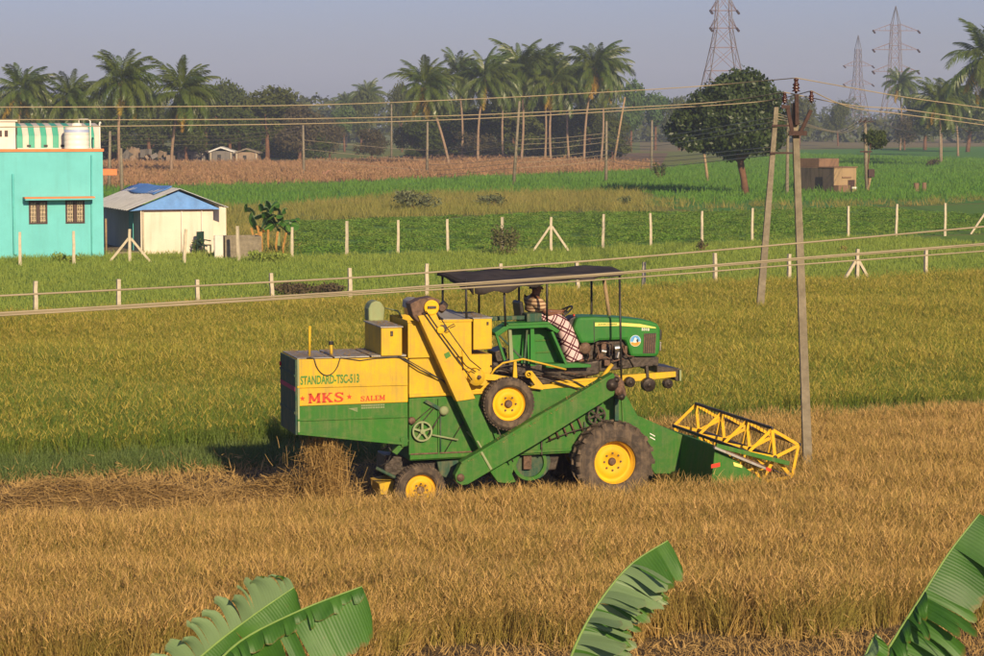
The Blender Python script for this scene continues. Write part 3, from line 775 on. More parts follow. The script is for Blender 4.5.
for a in (((412, 424), (433, 406)), ((416, 430), (434, 408)), ((431, 432), (441, 414)), ((428, 435), (440, 416))):
    rod('belt', [(a[0][0], a[0][1], -0.715), (a[1][0], a[1][1], -0.715)], 0.008, M['iron'])
rod('guide_bar', [(440.5, 416, -0.7), (440.5, 452, -0.7)], 0.012, M['dark_green'])
spoked('belt_pulley', 597, 415.5, -0.78, 0.155, 'iron', ns=6)
rod('belt', [(590, 407, -0.76), (560, 425, -0.76), (545, 436, -0.76)], 0.010, M['iron'])
rod('belt', [(600, 424, -0.76), (570, 432, -0.76), (548, 441, -0.76)], 0.010, M['iron'])
for q in range(5):
    x = 546 + q * 8; rod('chain_link', [(x, 428 - q * 2.5, -0.70), (x + 5, 441 - q * 2.5, -0.70)], 0.016, M['iron_brown'])
plate('support_post', [(615, 397), (619, 397), (619, 421), (615, 421)], -0.9, -0.8, M['dark_green'], 0.006)
plate('support_post', [(621.5, 398), (623, 398), (624, 424), (622.5, 424)], -0.9, -0.86, M['green'], 0.004)
plate('side_stay', [(584, 422), (586, 422), (586, 452), (584, 452)], -0.70, -0.665, M['dark_green'], 0.004)
plate('side_stay', [(541, 441), (542.6, 441), (542.6, 455), (541, 455)], -0.70, -0.665, M['iron'], 0.004)

# under the body: axle, sieve pans, guards
cpart('drive_axle', MB().bar(Vector((0, -0.68, 0.66)), Vector((0, 0.68, 0.66)), 0.24, 0.24), M['iron'], 0.02)
cpart('sieve_pan', MB().prism(PP([(414, 462), (560, 455), (556, 470), (470, 478), (420, 474)], -0.45), -0.45, 0.45), M['iron'], 0.02)
cpart('fan_housing', MB().tube([P(533, 462, -0.5), P(533, 462, -0.5) + Vector((0, 1.0, 0))], 0.30, 22), M['dark_green'], 0.01)
gc = P(530, 463, -0.55)
cpart('fan_ring', MB().lathe([(0.29, 0), (0.29, 0.10), (0.235, 0.10), (0.235, 0), (0.29, 0)], gc, 'y', 28), M['green'], 0.004)
cpart('fan_gearbox', MB().box(gc.x - .12, gc.x + .02, gc.y - .04, gc.y + .1, gc.z - .1, gc.z + .12), M['iron_brown'], 0.01)
plate('side_shield', [(507, 458), (520, 456.5), (512, 474), (516, 482), (505, 484)], -0.78, -0.70, M['green'], 0.006)
plate('return_auger_box', [(437, 462), (462, 460), (459, 474), (452, 480), (440, 476)], -0.60, 0.3, M['dark_green'], 0.02)
# rear axle and steering gear
rc = P(421.3, 490.5, -0.90)
cpart('rear_axle', MB().bar(Vector((rc.x, -0.7, rc.z)), Vector((rc.x, 0.7, rc.z)), 0.13, 0.13), M['iron'], 0.01)
cpart('axle_bracket', MB().prism(PP([(385, 455), (409, 458), (425, 470), (422, 488), (404, 486), (384, 474)], -0.3), -0.3, 0.3), M['iron'], 0.02)
rod('steering_link', [(376, 468, -0.55), (396, 478, -0.55), (405, 482, -0.6)], 0.028, M['dark_green'])
rod('hydraulic_hose', [(381, 450, -0.5), (388, 446, -0.55), (392, 452, -0.55), (388, 462, -0.5), (380, 466, -0.5)], 0.014, M['black'])
plate('rear_trough', [(379, 484), (394, 481), (396, 493), (381, 495)], -0.4, 0.3, M['yellow'], 0.006)

# wheels: rim is the wheel, tyre and hub its pieces
def wheel(name, px, py, y, r, width, rr, disc_in, disc_r, lugs=0, nbolt=8):
    c = P(px, py, y + 0.02)
    w = width; mb = MB()
    # rim lip, barrel and disc
    mb.lathe([(rr, 0.0), (rr * 1.03, 0.012), (rr * 0.99, 0.03), (rr * 0.93, 0.05), (rr * 0.91, disc_in), (disc_r, disc_in - 0.012), (disc_r * .96, disc_in - 0.03), (disc_r * .45, disc_in - 0.035), (disc_r * .40, disc_in), (0, disc_in)], c, 'y', 40)
    rim = cpart(name, mb, M['yellow_clean'], 0, True)
    t = MB(); s = r - rr
    prof = [(rr * 0.97, 0.03), (rr * 1.0, 0.0), (rr + s * .25, -0.035), (rr + s * .6, -0.035), (rr + s * .86, 0.0), (r - s * .07, 0.035), (r - s * .02, w * 0.25), (r, w * 0.5), (r - s * .02, w * 0.75), (r - s * .07, w - .02), (rr + s * .8, w + .02), (rr + s * .4, w + 0.03), (rr, w), (rr * .97, w - .03)]
    t.lathe(prof, c, 'y', 56)
    if lugs:
        for k in range(lugs):
            for side in (0, 1):
                a = 2 * math.pi * (k + 0.5 * side) / lugs
                ya0, ya1 = (-0.01, w * .56) if side == 0 else (w + 0.01, w * .44)
                sw = 0.16 * (1 if side == 0 else 1)
                def pt(al, yy, rad): return Vector((c.x + rad * math.cos(al), c.y + yy, c.z + rad * math.sin(al)))
                th = 0.035 / r
                vs = []
                for yy, al, rad in ((ya0, a, r - s * .10), (ya1, a + sw, r)):
                    for da in (-th, th):
                        vs += [pt(al + da, yy, rad - 0.02), pt(al + da, yy, rad + 0.034)]
                t.add(vs, [(0, 1, 3, 2), (4, 6, 7, 5), (1, 5, 7, 3), (0, 4, 5, 1), (2, 3, 7, 6)])
                vs = [pt(a - th, -0.02 if side == 0 else w + .02, r - s * .32), pt(a + th, -0.02 if side == 0 else w + .02, r - s * .32), pt(a + th, -.012 if side == 0 else w + .012, r + 0.02), pt(a - th, -.012 if side == 0 else w + .012, r + .02)]
                t.add(vs + [v + Vector((0, 0.04 if side == 0 else -.04, 0)) for v in vs], [(0, 1, 2, 3), (0, 4, 5, 1), (1, 5, 6, 2), (2, 6, 7, 3), (3, 7, 4, 0)])
    else:
        for k in range(44):                      # shallow ribbed tread blocks
            a = 2 * math.pi * k / 44; b = a + 2 * math.pi / 44 * .62
            for y0_, y1_ in ((0.02, w * .3), (w * .36, w * .64), (w * .7, w - .02)):
                rb = r - s * .06 if y0_ < .05 else r - .004
                vs = [Vector((c.x + q * math.cos(t_), c.y + yy, c.z + q * math.sin(t_))) for yy in (y0_, y1_) for t_ in (a, b) for q in (rb - 0.01, rb + 0.012)]
                t.add(vs, [(0, 1, 3, 2), (4, 6, 7, 5), (1, 5, 7, 3), (0, 4, 5, 1), (2, 3, 7, 6)])
    cpart('tyre', t, M['rubber'], 0, False, rim)
    hb = MB().lathe([(0, -0.06), (0.05, -0.055), (0.065, -0.03), (0.065, 0.0), (0, 0)], c + Vector((0, disc_in, 0)), 'y', 18)
    for k in range(nbolt):
        a = 2 * math.pi * k / nbolt
        hb.lathe([(0, -0.03), (0.016, -0.03), (0.016, 0.0), (0, 0.0)], c + Vector((math.cos(a) * disc_r * .52, disc_in - .03, math.sin(a) * disc_r * .52)), 'y', 6)
    cpart('hub', hb, M['iron_brown'], 0, False, rim)
    return rim
w1 = wheel('drive_wheel', 615.5, 463, -1.05, 0.655, 0.42, 0.36, 0.20, 0.27, lugs=20)
tag(w1, 'big lugged drive wheel with deep yellow rim')
w2 = wheel('steering_wheel_rear', 421.3, 490.5, -0.90, 0.41, 0.22, 0.255, 0.07, 0.20)
w2.name = 'rear_wheel'
w3 = wheel('mounted_wheel', 509.5, 404.3, -0.95, 0.425, 0.22, 0.28, 0.08, 0.22, nbolt=6)
tag(w3, 'small yellow rimmed wheel stowed high on the side')
# far side wheels
def far_copy(rim, dy, nm):
    o = rim.copy(); col.objects.link(o); o.parent = combine; o.location.y += dy; o.name = nm
    if 'label' in o: del o['label']
    for ch in rim.children:
        k = ch.copy(); col.objects.link(k); k.parent = o
far_copy(w1, 1.7, 'drive_wheel'); far_copy(w2, 1.5, 'rear_wheel')

# chassis rails that carry the tractor
for y in (-0.52, 0.45):
    plate('chassis_rail', [(552, 381.5), (640, 374), (676, 371.5), (676, 377), (640, 381), (553, 388.5)], y, y + 0.09, M['yellow'], 0.008)
plate('rail_plate', [(496, 389), (552, 384), (592, 381), (592, 387), (500, 396)], -0.60, -0.54, M['yellow'], 0.006)
plate('push_bar', [(657, 366), (681, 369), (681, 381), (676, 381), (674, 376), (657, 373)], -0.45, 0.45, M['iron'], 0.008)
plate('push_plate', [(679.5, 370), (681.5, 370), (681.5, 381), (679.5, 381)], -0.5, 0.5, M['pale_green'], 0.004)
for a, b, rr in ((631, 382.5, 0.085), (649.5, 385, 0.115), (669, 384, 0.08)):
    cpart('roller', MB().lathe([(0, -0.02), (rr * .3, -0.02), (rr * .35, 0.01), (rr * .85, 0.0), (rr, 0.03), (rr, 0.12), (rr * .8, .15), (0, .15)], P(a, b, -0.66), 'y', 22), M['iron'], 0, True)
plate('axle_stub', [(645.5, 366), (648.5, 366), (650, 384), (647, 384)], -0.54, -0.46, M['iron'], 0.008)
rod('link_bar', [(602, 377.5, -0.72), (612, 364.5, -0.66)], 0.034, M['yellow'])
plate('bracket', [(514, 361), (516.6, 361), (517.5, 378), (513, 378)], -0.75, -0.68, M['yellow'], 0.006)
plate('bracket', [(526, 372), (532, 371), (544, 386), (543, 390), (530, 388), (535, 385)], -0.78, -0.70, M['yellow'], 0.006)
cpart('bearing', MB().lathe([(0.035, 0), (0.06, 0), (0.06, 0.06), (0.035, 0.06), (0.035, 0)], P(529, 374.5, -0.84), 'y', 18), M['yellow'], 0, True)
rod('guard_bar', [(490, 376, -0.75), (495, 369, -0.75), (503, 363, -0.75), (523, 359, -0.75), (540, 363, -0.75), (566, 369.5, -0.75)], 0.016, M['yellow'])
gb = cpart('gearbox', MB().lathe([(0, -0.03), (.05, -0.03), (.07, 0.0), (.13, .01), (.14, .03), (.14, .18), (0, .18)], P(477, 377.5, -0.92), 'y', 24), M['yellow'], 0, True)
plate('gearbox_arm', [(462, 371), (470, 368), (488, 382), (484, 386), (466, 384)], -0.84, -0.76, M['yellow'], 0.008)
plate('gearbox_shaft_guard', [(480, 372.5), (510, 377), (508, 381), (482, 380)], -0.80, -0.72, M['yellow'], 0.006)
cpart('spindle', MB().lathe([(0, -.04), (.03, -.04), (.03, .02), (0, .02)], P(479, 377, -0.96), 'y', 12), M['iron_brown'], 0, True, gb)
plate('gear_bracket', [(462, 350), (470, 347), (471.5, 369), (464, 371)], -0.74, -0.68, M['yellow'], 0.005)

# ---------------- the tractor on top
HN = -0.33
hoodp = [(578, 317.4), (593, 316.8), (621, 317.8), (640, 319.4), (651.5, 321.2), (658, 324), (660.8, 328), (660.6, 345), (659.6, 353.5), (657.6, 357), (631, 357), (625.8, 340), (599.6, 341), (594, 343.4), (581, 344), (573.7, 329), (576.5, 320)]
bon = cpart('bonnet', MB().prism(PP(hoodp, HN), HN, -HN), M['tractor_green'], 0.05)
plate('bonnet_stripe', [(595, 322.6), (620, 322.6), (640, 324.0), (655.5, 327.2), (656, 328.4), (640, 327.0), (620, 325.8), (595, 326.2)], HN - 0.004, HN - 0.0005, M['stripe'], 0, bon)
plate('bonnet_seam', [(593.6, 321), (594.3, 321), (594.8, 343), (594.1, 343)], HN - 0.004, HN - 0.0008, M['black'], 0, bon)
plate('grille_recess', [(644, 333.5), (656.3, 333), (655, 353.4), (643, 353.4)], HN - 0.004, HN - 0.001, M['black'], 0, bon)
for q in range(6):
    xx = 644.2 + q * 2.15
    plate('grille_slat', [(xx, 333.8), (xx + 1.1, 333.8), (xx + .2, 353.0), (xx - 0.9, 353.0)], HN - 0.014, HN - 0.005, M['iron_brown'], 0, bon)
plate('front_grille', [(659.6, 330), (662, 330), (661.6, 340), (659.6, 340)], HN + 0.06, -HN - 0.06, M['black'], 0.01, bon)
plate('headlight', [(659.8, 342), (661.6, 342), (661.2, 351), (659.6, 351)], HN + 0.05, HN + 0.22, M['steel'], 0.01, bon)
plate('headlight', [(659.8, 342), (661.6, 342), (661.2, 351), (659.6, 351)], -HN - 0.22, -HN - 0.05, M['steel'], 0.01, bon)
# round sticker: blue sky, white figure, orange foot
sc_ = P(635.4, 340.8, HN - 0.004)
def disc_part(r, a0, a1, mat, dy, nm, seg=24, cx=0, cz=0):
    mb = MB(); vs = [(sc_.x + cx + r * math.cos(a0 + (a1 - a0) * k / seg), sc_.y - dy, sc_.z + cz + r * math.sin(a0 + (a1 - a0) * k / seg)) for k in range(seg + 1)]
    mb.add(vs, [tuple(range(seg + 1))]); return cpart(nm, mb, M[mat], 0, parent=bon)
disc_part(0.094, 0, 6.2831, 'white', 0.000, 'sticker')
disc_part(0.088, R(-10), R(190), 'blue', 0.002, 'sticker_sky')
disc_part(0.088, R(195), R(345), 'orange', 0.002, 'sticker_ground')
plate('sticker_figure', [(633.2, 342.6), (634.2, 339.4), (635.2, 337.2), (636.2, 338.4), (637.6, 339.6), (637.2, 342.6)], HN - 0.009, HN - 0.0072, M['white'], 0, bon)
plate('sticker_dark_print', [(636.2, 339.6), (638.4, 339.0), (638.2, 342.2), (636.8, 342.6)], HN - 0.0105, HN - 0.0093, M['black'], 0, bon)  # black part of the printed figure
plate('dashboard', [(566, 329), (570, 319), (575.5, 315.8), (579, 317.6), (574, 328), (576, 336), (572, 339)], -0.18, 0.20, M['black'], 0.02)
plate('switch', [(573.6, 314.2), (575, 314.2), (575, 316.2), (573.6, 316.2)], -0.26, -0.2, M['red'], 0.004)
# engine and gear casing
plate('engine_block', [(596, 340), (630, 340), (636, 358), (634, 368), (600, 372), (594, 360)], -0.20, 0.22, M['iron'], 0.02)
plate('front_support', [(628, 357), (659, 357.4), (658.4, 366), (634, 367.5)], -0.24, 0.24, M['iron'], 0.012)
plate('gear_casing', [(492, 362), (566, 366), (600, 360), (600, 374), (560, 384), (494, 392)], -0.42, 0.4, M['iron'], 0.03)
plate('transmission', [(520, 345), (600, 343), (600, 370), (520, 376)], -0.12, 0.22, M['iron'], 0.03)
er = random.Random(3)
for a, b, c_, d_, m_ in ((604, 347, 5, 9, 'iron_brown'), (611, 353, 4, 6, 'iron'), (601, 356, 5, 6, 'iron_brown'), (618, 355, 6, 7, 'iron'), (608, 363, 7, 6, 'iron_brown'), (622, 363, 6, 6, 'iron'), (590, 352, 6, 8, 'iron'), (582, 349, 5, 6, 'iron_brown'), (626, 350, 3, 8, 'iron_brown'), (597, 366, 6, 5, 'iron')):
    plate('engine_fitting', [(a - c_ / 2, b - d_ / 2), (a + c_ / 2, b - d_ / 2), (a + c_ / 2, b + d_ / 2), (a - c_ / 2, b + d_ / 2)], -0.30 - er.uniform(0, .06), -0.19, M[m_], 0.012)
cpart('oil_filter', MB().tube([P(614, 348.5, -0.32), P(621, 347.5, -0.32)], 0.055, 18), M['steel'], 0.008)
cpart('pipe_fitting', MB().tube([P(619, 352, -0.33), P(617.5, 358, -0.33)], 0.03, 12), M['steel'], 0.005)
cpart('starter', MB().tube([P(601, 351, -0.32), P(606, 352, -0.32)], 0.04, 14), M['steel'], 0.006)
for pts in ([(598, 344, -0.3), (606, 342.5, -0.33), (612, 345, -0.33), (612, 354, -0.33)], [(622, 344, -0.3), (624, 352, -0.34), (628, 356, -0.34), (634, 356.5, -0.33)], [(597, 360, -0.32), (606, 357, -0.34), (614, 361, -0.34), (624, 359, -0.33)], [(596, 345, -0.32), (599, 352, -0.34), (596, 360, -0.33)], [(576, 346, -0.3), (586, 345, -0.33), (590, 356, -0.33), (586, 366, -0.33)]):
    rod('engine_pipe', pts, 0.012, M['iron_brown'])
cpart('flywheel_cover', MB().lathe([(0, 0), (.08, 0), (.10, .03), (.10, .1), (0, .1)], P(586, 348.5, -0.36), 'y', 18), M['iron_brown'], 0, True)
for q in range(9):
    x = 498 + q * 11
    rod('control_rod', [(x, 372 + (q % 3) * 3, -0.50 - .02 * (q % 4)), (x + 22, 374 + ((q * 5) % 7), -0.50 - .02 * (q % 4))], 0.014, M['iron' if q % 2 else 'iron_brown'])
rod('drag_link', [(490, 366, -0.66), (545, 379, -0.66), (580, 390, -0.66)], 0.018, M['iron'])
rod('drag_link', [(545, 372, -0.64), (576, 382, -0.64), (600, 396, -0.64)], 0.012, M['iron'])
plate('crop_lift_ram', [(495, 352), (506, 348), (508, 360), (496, 362)], -0.3, 0.2, M['iron'], 0.01)
# fender frame and its panels
fen = plate('fender', [(494.5, 333), (507, 324.6), (548.6, 322.6), (560, 330.6), (557.4, 333.4), (547, 327.6), (509, 329), (497.5, 337)], -0.66, -0.30, M['pale_green'], 0.01)
fen.data.materials[0] = M['tractor_green']
plate('fender_top', [(508, 323.6), (548.6, 321.8), (552, 324.4), (549, 324.0), (508.5, 325.4)], -0.675, -0.29, M['tractor_green'], 0.004, fen)
plate('fender_panel', [(509, 329), (547, 328), (552, 334), (566, 364), (530, 366), (512, 360)], -0.32, -0.29, M['tractor_green'], 0.004, fen)
plate('panel_rib', [(534, 340), (553, 339), (553.6, 340.6), (534, 341.6)], -0.335, -0.322, M['green'], 0.003, fen)
plate('panel_rib', [(534, 352), (559, 350.4), (559.6, 352), (534, 353.6)], -0.335, -0.322, M['green'], 0.003, fen)
plate('fender_post', [(508.6, 330), (511.6, 330), (513.8, 361), (509.8, 361)], -0.64, -0.57, M['pale_green'], 0.004, fen)
plate('fender_post', [(530.6, 329), (534.2, 329), (535.8, 366), (530.4, 366)], -0.66, -0.59, M['tractor_green'], 0.004, fen)
plate('fender_post', [(526.4, 329), (528.2, 329), (525.6, 364), (523.4, 364)], -0.55, -0.5, M['dark_green'], 0.004, fen)
plate('fender_stay', [(495.6, 335), (497.6, 334), (506.2, 360), (503.8, 361)], -0.66, -0.60, M['tractor_green'], 0.004, fen)
plate('fender_stay', [(499, 336), (500.4, 335), (524, 359), (522.4, 360.4)], -0.60, -0.56, M['dark_green'], 0.004, fen)
plate('fender_edge', [(551, 332), (553.4, 331.4), (567.4, 363.4), (565.2, 364.6)], -0.64, -0.29, M['tractor_green'], 0.004, fen)
plate('battery_box', [(527, 313.8), (542, 313.2), (542, 321.4), (527, 322.2)], -0.50, -0.18, M['dark_green'], 0.01)
plate('toolbar', [(481, 317.0), (527, 315.6), (527, 319.6), (481, 321.4)], -0.38, -0.28, M['dark_green'], 0.012)
plate('foot_plate', [(546, 364), (576, 363.6), (591, 364.6), (591, 367.4), (546, 368.4)], -0.62, -0.26, M['tractor_green'], 0.006)
plate('seat_base', [(524, 322), (545, 321), (545, 340), (524, 342)], -0.2, 0.2, M['black'], 0.03)
plate('seat', [(522, 318.5), (546, 317.5), (547, 322.5), (523, 323.5)], -0.24, 0.24, M['black'], 0.04)
plate('seat_back', [(519, 302), (523, 301), (526, 319), (521, 320)], -0.22, 0.22, M['black'], 0.03)
# steering wheel
swc = P(561.5, 313.5, -0.02)
sw = MB(); ax = Vector((-0.55, 0, 0.83)).normalized(); ux = Vector((0.83, 0, 0.55)).normalized(); uy = Vector((0, 1, 0))
ring = [swc + (ux * math.cos(2 * math.pi * k / 28) + uy * math.sin(2 * math.pi * k / 28)) * 0.21 for k in range(29)]
sw.tube(ring, 0.016, 8, cap=False)
for k in range(3):
    a = 2 * math.pi * k / 3 + .5
    sw.bar(swc - ax * .04, swc + (ux * math.cos(a) + uy * math.sin(a)) * 0.205, 0.025, 0.015)
st = cpart('steering_wheel', sw, M['black'], 0, True)
cpart('steering_column', MB().tube([swc - ax * 0.03, swc - ax * 0.25, P(573, 331, -0.02)], [0.022, 0.025, 0.05], 10), M['black'], 0, True, st)

# canopy: a stretched dark tarpaulin on thin poles
ca, cb, cc, cd = P(438, 272.5, 0.75), P(600, 266.0, 0.75), P(624, 271.0, -0.78), P(474, 284, -0.80)
def can_fn(u, v, p):
    sag = -0.05 * math.sin(math.pi * u) * math.sin(math.pi * v) + 0.022 * math.sin(u * 9) * math.sin(v * 5) + 0.012 * math.sin(u * 23 + v * 7)
    return p + Vector((0, 0, sag))
cn = cpart('canopy', MB().sheet([ca, cb, cc, cd], 32, 10, can_fn), M['tarp'], 0, True, solid=0.025)
sk = MB()
for i in range(33):
    u = i / 32; p = can_fn(u, 1.0, cd * (1 - u) + cc * u)
    dr = 0.15 * (1 - u) ** 0.7 * (0.85 + 0.25 * math.sin(i * 1.1)) + 0.03
    sk.v += [tuple(p + Vector((0, -0.012, 0.0))), tuple(p + Vector((0.01, -0.02 + 0.02 * math.sin(i), -dr)))]
    if i: n = len(sk.v); sk.f.append((n - 4, n - 2, n - 1, n - 3)); sk.m.append(0)
cpart('canopy_skirt', sk, M['tarp'], 0, True, parent=cn, solid=0.012)
sk = MB()
for i in range(11):
    v = i / 10; p = can_fn(0, v, ca * (1 - v) + cd * v)
    dr = 0.05 + 0.16 * max(0, v - .2) * (0.8 + .3 * math.sin(i * 2.0))
    sk.v += [tuple(p + Vector((-0.012, 0, 0))), tuple(p + Vector((-0.012, 0, -dr)))]
    if i: n = len(sk.v); sk.f.append((n - 4, n - 2, n - 1, n - 3)); sk.m.append(0)
cpart('canopy_skirt', sk, M['tarp'], 0, True, parent=cn, solid=0.012)
for a in (((466, 279, -0.55), (466.5, 321, -0.55)), ((504, 288, -0.72), (505.5, 326, -0.66)), ((547, 279, -0.76), (547, 322, -0.62)), ((619.5, 273, -0.74), (621.5, 392, -0.74)),
          ((442.4, 273, 0.70), (443, 318, 0.60)), ((479, 276, 0.55), (479, 318, 0.45)), ((519, 272, 0.70), (519, 318, 0.5)), ((591.5, 268.5, 0.70), (591.5, 318, 0.3))):
    rod('canopy_pole', a, 0.019, M['black'])
rod('canopy_strut', [(604, 279, 0.2), (609.5, 317, 0.2)], 0.032, M['wood'])
rod('canopy_frame', [(474, 284.5, -0.76), (624, 272, -0.74)], 0.016, M['black'])
rod('canopy_frame', [(440, 274, 0.72), (600, 267.5, 0.72)], 0.016, M['black'])
rod('canopy_frame', [(440, 274, 0.72), (474, 285, -0.76)], 0.016, M['black'])

# ---------------- header: feeder, trough, divider, reel
plate('feeder_house', [(623, 411), (640, 416.5), (674, 431.5), (688, 437.5), (688, 474), (655, 474), (632, 440)], -0.50, 0.50, M['green'], 0.012)
plate('feeder_mark', [(650, 433), (655, 435.8), (655, 436.8), (650, 434)], -0.507, -0.5025, M['white'], 0)
plate('feeder_mark', [(650, 436.5), (655, 439.3), (655, 440.3), (650, 437.5)], -0.507, -0.5025, M['white'], 0)
HY0, HY1 = -2.1, 1.65
hx, _ = mloc(711, 455, HY0); hx += 0.61; hz = mloc(713, 446.5, HY0)[1]
tr = MB()
hp = [(-0.62, 0.05), (-0.66, 0.30), (-0.63, 0.62), (-0.58, hz), (-0.54, hz), (-0.58, 0.60), (-0.56, 0.32), (-0.45, 0.16), (-0.15, 0.10), (0.40, 0.10), (0.40, 0.05)]
hx0 = hx + 0.05
tr.prism([(hx0 + a, b) for a, b in hp], HY0 + 0.03, HY1 - 0.03)
cpart('header_trough', tr, M['green'], 0.006)
for y in (HY0, HY1):
    mb = MB().prism([(hx0 + a, b) for a, b in ((-0.66, 0.04), (-0.66, 0.40), (-0.60, hz - 0.02), (-0.40, hz - 0.12), (0.05, 0.55), (0.55, 0.22), (0.95, 0.06), (0.40, 0.04))], y - 0.02, y + 0.02)
    ep = cpart('end_panel', mb, M['pale_green'] if y < 0 else M['green'], 0.006)
    if y < 0:
        ep.data.materials[0] = M['green']
        cpart('red_mark', MB().prism(PP([(711, 464.5), (720, 462.4), (720, 466.6), (711, 468.4)], y - 0.02), y - 0.026, y - 0.0215), M['red'], parent=ep)
        cpart('yellow_mark', MB().prism(PP([(733, 462), (742, 465), (742, 468), (734, 466)], y - 0.02), y - 0.026, y - 0.0215), M['stripe'], parent=ep)
cpart('crop_auger', MB().tube([(hx0 - 0.25, HY0 + 0.05, 0.38), (hx0 - 0.25, HY1 - 0.05, 0.38)], 0.13, 18), M['iron'], 0, True)
mb = MB()
for k in range(140):
    a = k * 0.5; y = HY0 + 0.1 + (HY1 - HY0 - 0.2) * k / 140
    b = (k + 1) * 0.5; y2 = HY0 + 0.1 + (HY1 - HY0 - 0.2) * (k + 1) / 140
    s = 1 if k < 70 else -1
    pq = [(hx0 - .25 + r_ * math.cos(t * s), yy, .38 + r_ * math.sin(t * s)) for t, yy in ((a, y), (b, y2)) for r_ in (.12, .235)]
    mb.add(pq, [(0, 1, 3, 2)])
cpart('auger_flight', mb, M['iron_brown'], 0, True)
cpart('cutter_bar', MB().bar((hx0 + 0.44, HY0 + .03, 0.085), (hx0 + 0.44, HY1 - .03, 0.085), 0.08, 0.03), M['iron'], 0.004)
mb = MB()
for k in range(40):
    y = HY0 + 0.08 + k * (HY1 - HY0 - .16) / 39
    mb.add([(hx0 + .48, y - .02, .10), (hx0 + .48, y + .02, .10), (hx0 + .60, y, .09), (hx0 + .48, y, .07)], [(0, 2, 1), (0, 3, 2), (1, 2, 3)])
tag(cpart('cutter_finger', mb, M['steel']), kind='stuff')
# divider and reel arms
dv = cpart('divider', MB().bar(P(714, 447.5, HY0 - .10), P(765, 468.5, HY0 - .10), 0.08, 0.04), M['galv'], 0.008)
cpart('divider_tip', MB().bar(P(765, 468.3, HY0 - .10), P(770, 470.2, HY0 - .10), 0.10, 0.055), M['red'], 0.008, parent=dv)
cpart('divider_guard', MB().bar(P(713, 446, HY0 - .02), P(764, 466, HY0 - .02), 0.12, 0.03), M['iron_brown'], 0.004, parent=dv)
cpart('reel_arm', MB().bar(P(716, 445.5, HY0 - .06), P(789, 463.5, HY0 - .06), 0.05, 0.07), M['pale_green'], 0.006).data.materials[0] = M['green']
cpart('reel_arm', MB().bar((hx0 - .6, HY1 + .06, .78), (hx0 + .62, HY1 + .06, .62), 0.05, 0.07), M['green'], 0.006)
rx, rz = mloc(775, 457.5, HY0 + 0.05)
NR = 5; RR = 0.455
rl = cpart('reel', MB().tube([(rx, HY0 + .03, rz), (rx, HY1 - .03, rz)], 0.035, 12), M['iron'], 0, True)
stars = [HY0 + 0.06, HY0 + 1.2, HY0 + 2.4, HY1 - 0.06]
for si, y in enumerate(stars):
    mb = MB(); ph = 0.42
    vt = [Vector((rx + RR * math.cos(ph + 2 * math.pi * k / NR), y, rz + RR * math.sin(ph + 2 * math.pi * k / NR))) for k in range(NR)]
    c_ = Vector((rx, y, rz))
    for k in range(NR):
        mb.bar(c_, vt[k], 0.055, 0.022, (0, 1, 0))
        a_, b_ = vt[k], vt[(k + 1) % NR]
        mb.bar(a_ + Vector((0, 0.024, 0)), b_ + Vector((0, 0.024, 0)), 0.05, 0.02, (0, 1, 0))
    cpart('reel_spider', mb, M['yellow_clean'], 0.003, parent=rl)
for k in range(NR):
    a = 0.42 + 2 * math.pi * k / NR
    c_ = Vector((rx + (RR + .02) * math.cos(a), 0, rz + (RR + .02) * math.sin(a)))
    mb = MB().bar(c_ + Vector((0, HY0 + .04, 0)), c_ + Vector((0, HY1 - .04, 0)), 0.035, 0.045)
    for q in range(24):
        y = HY0 + .1 + q * (HY1 - HY0 - .2) / 23
        mb.bar(c_ + Vector((0, y, 0)), c_ + Vector((-0.03, y, -0.16)), 0.007, 0.007)
    cpart('tine_bar', mb, M['iron'], 0, parent=rl)

# ---------------- lettering
def text_mesh(s):
    cu = bpy.data.curves.new('lettering', 'FONT'); cu.body = s; cu.resolution_u = 3; cu.offset = 0.034
    o = bpy.data.objects.new('lettering', cu); col.objects.link(o)
    dg = bpy.context.evaluated_depsgraph_get(); me = bpy.data.meshes.new_from_object(o.evaluated_get(dg))
    bpy.data.objects.remove(o); return me
def lay_text(me, px0, py0, px1, py1, hpx, y, mat, parent, name='lettering'):
    """fit a flat letter mesh between two baseline pixels, hpx tall, on plane y"""
    vs = np.empty(len(me.vertices) * 3, dtype=np.float32); me.vertices.foreach_get('co', vs); vs = vs.reshape(-1, 3)
    mn, mx = vs.min(0), vs.max(0)
    a, b, c_ = P(px0, py0, y), P(px1, py1, y), P(px0, py0 - hpx, y)
    for i, v in enumerate(me.vertices):
        u = (vs[i][0] - mn[0]) / (mx[0] - mn[0]); w = (vs[i][1] - mn[1]) / (mx[1] - mn[1])
        v.co = a + (b - a) * u + (c_ - a) * w
    me.materials.clear(); me.materials.append(mat); me.update()
    return link(name, me, parent)
lay_text(text_mesh('STANDARD-TSC-513'), 300.3, 385.2, 359.2, 382.8, 9.2, YN - 0.003, M['letter_green'], hood)
lay_text(text_mesh('JOHN DEERE'), 598, 325.6, 617, 325.3, 1.9, HN - 0.0065, M['letter_green'], bon)
lay_text(text_mesh('5310'), 641.6, 330.6, 649.4, 330.9, 2.8, HN - 0.003, M['white'], bon)
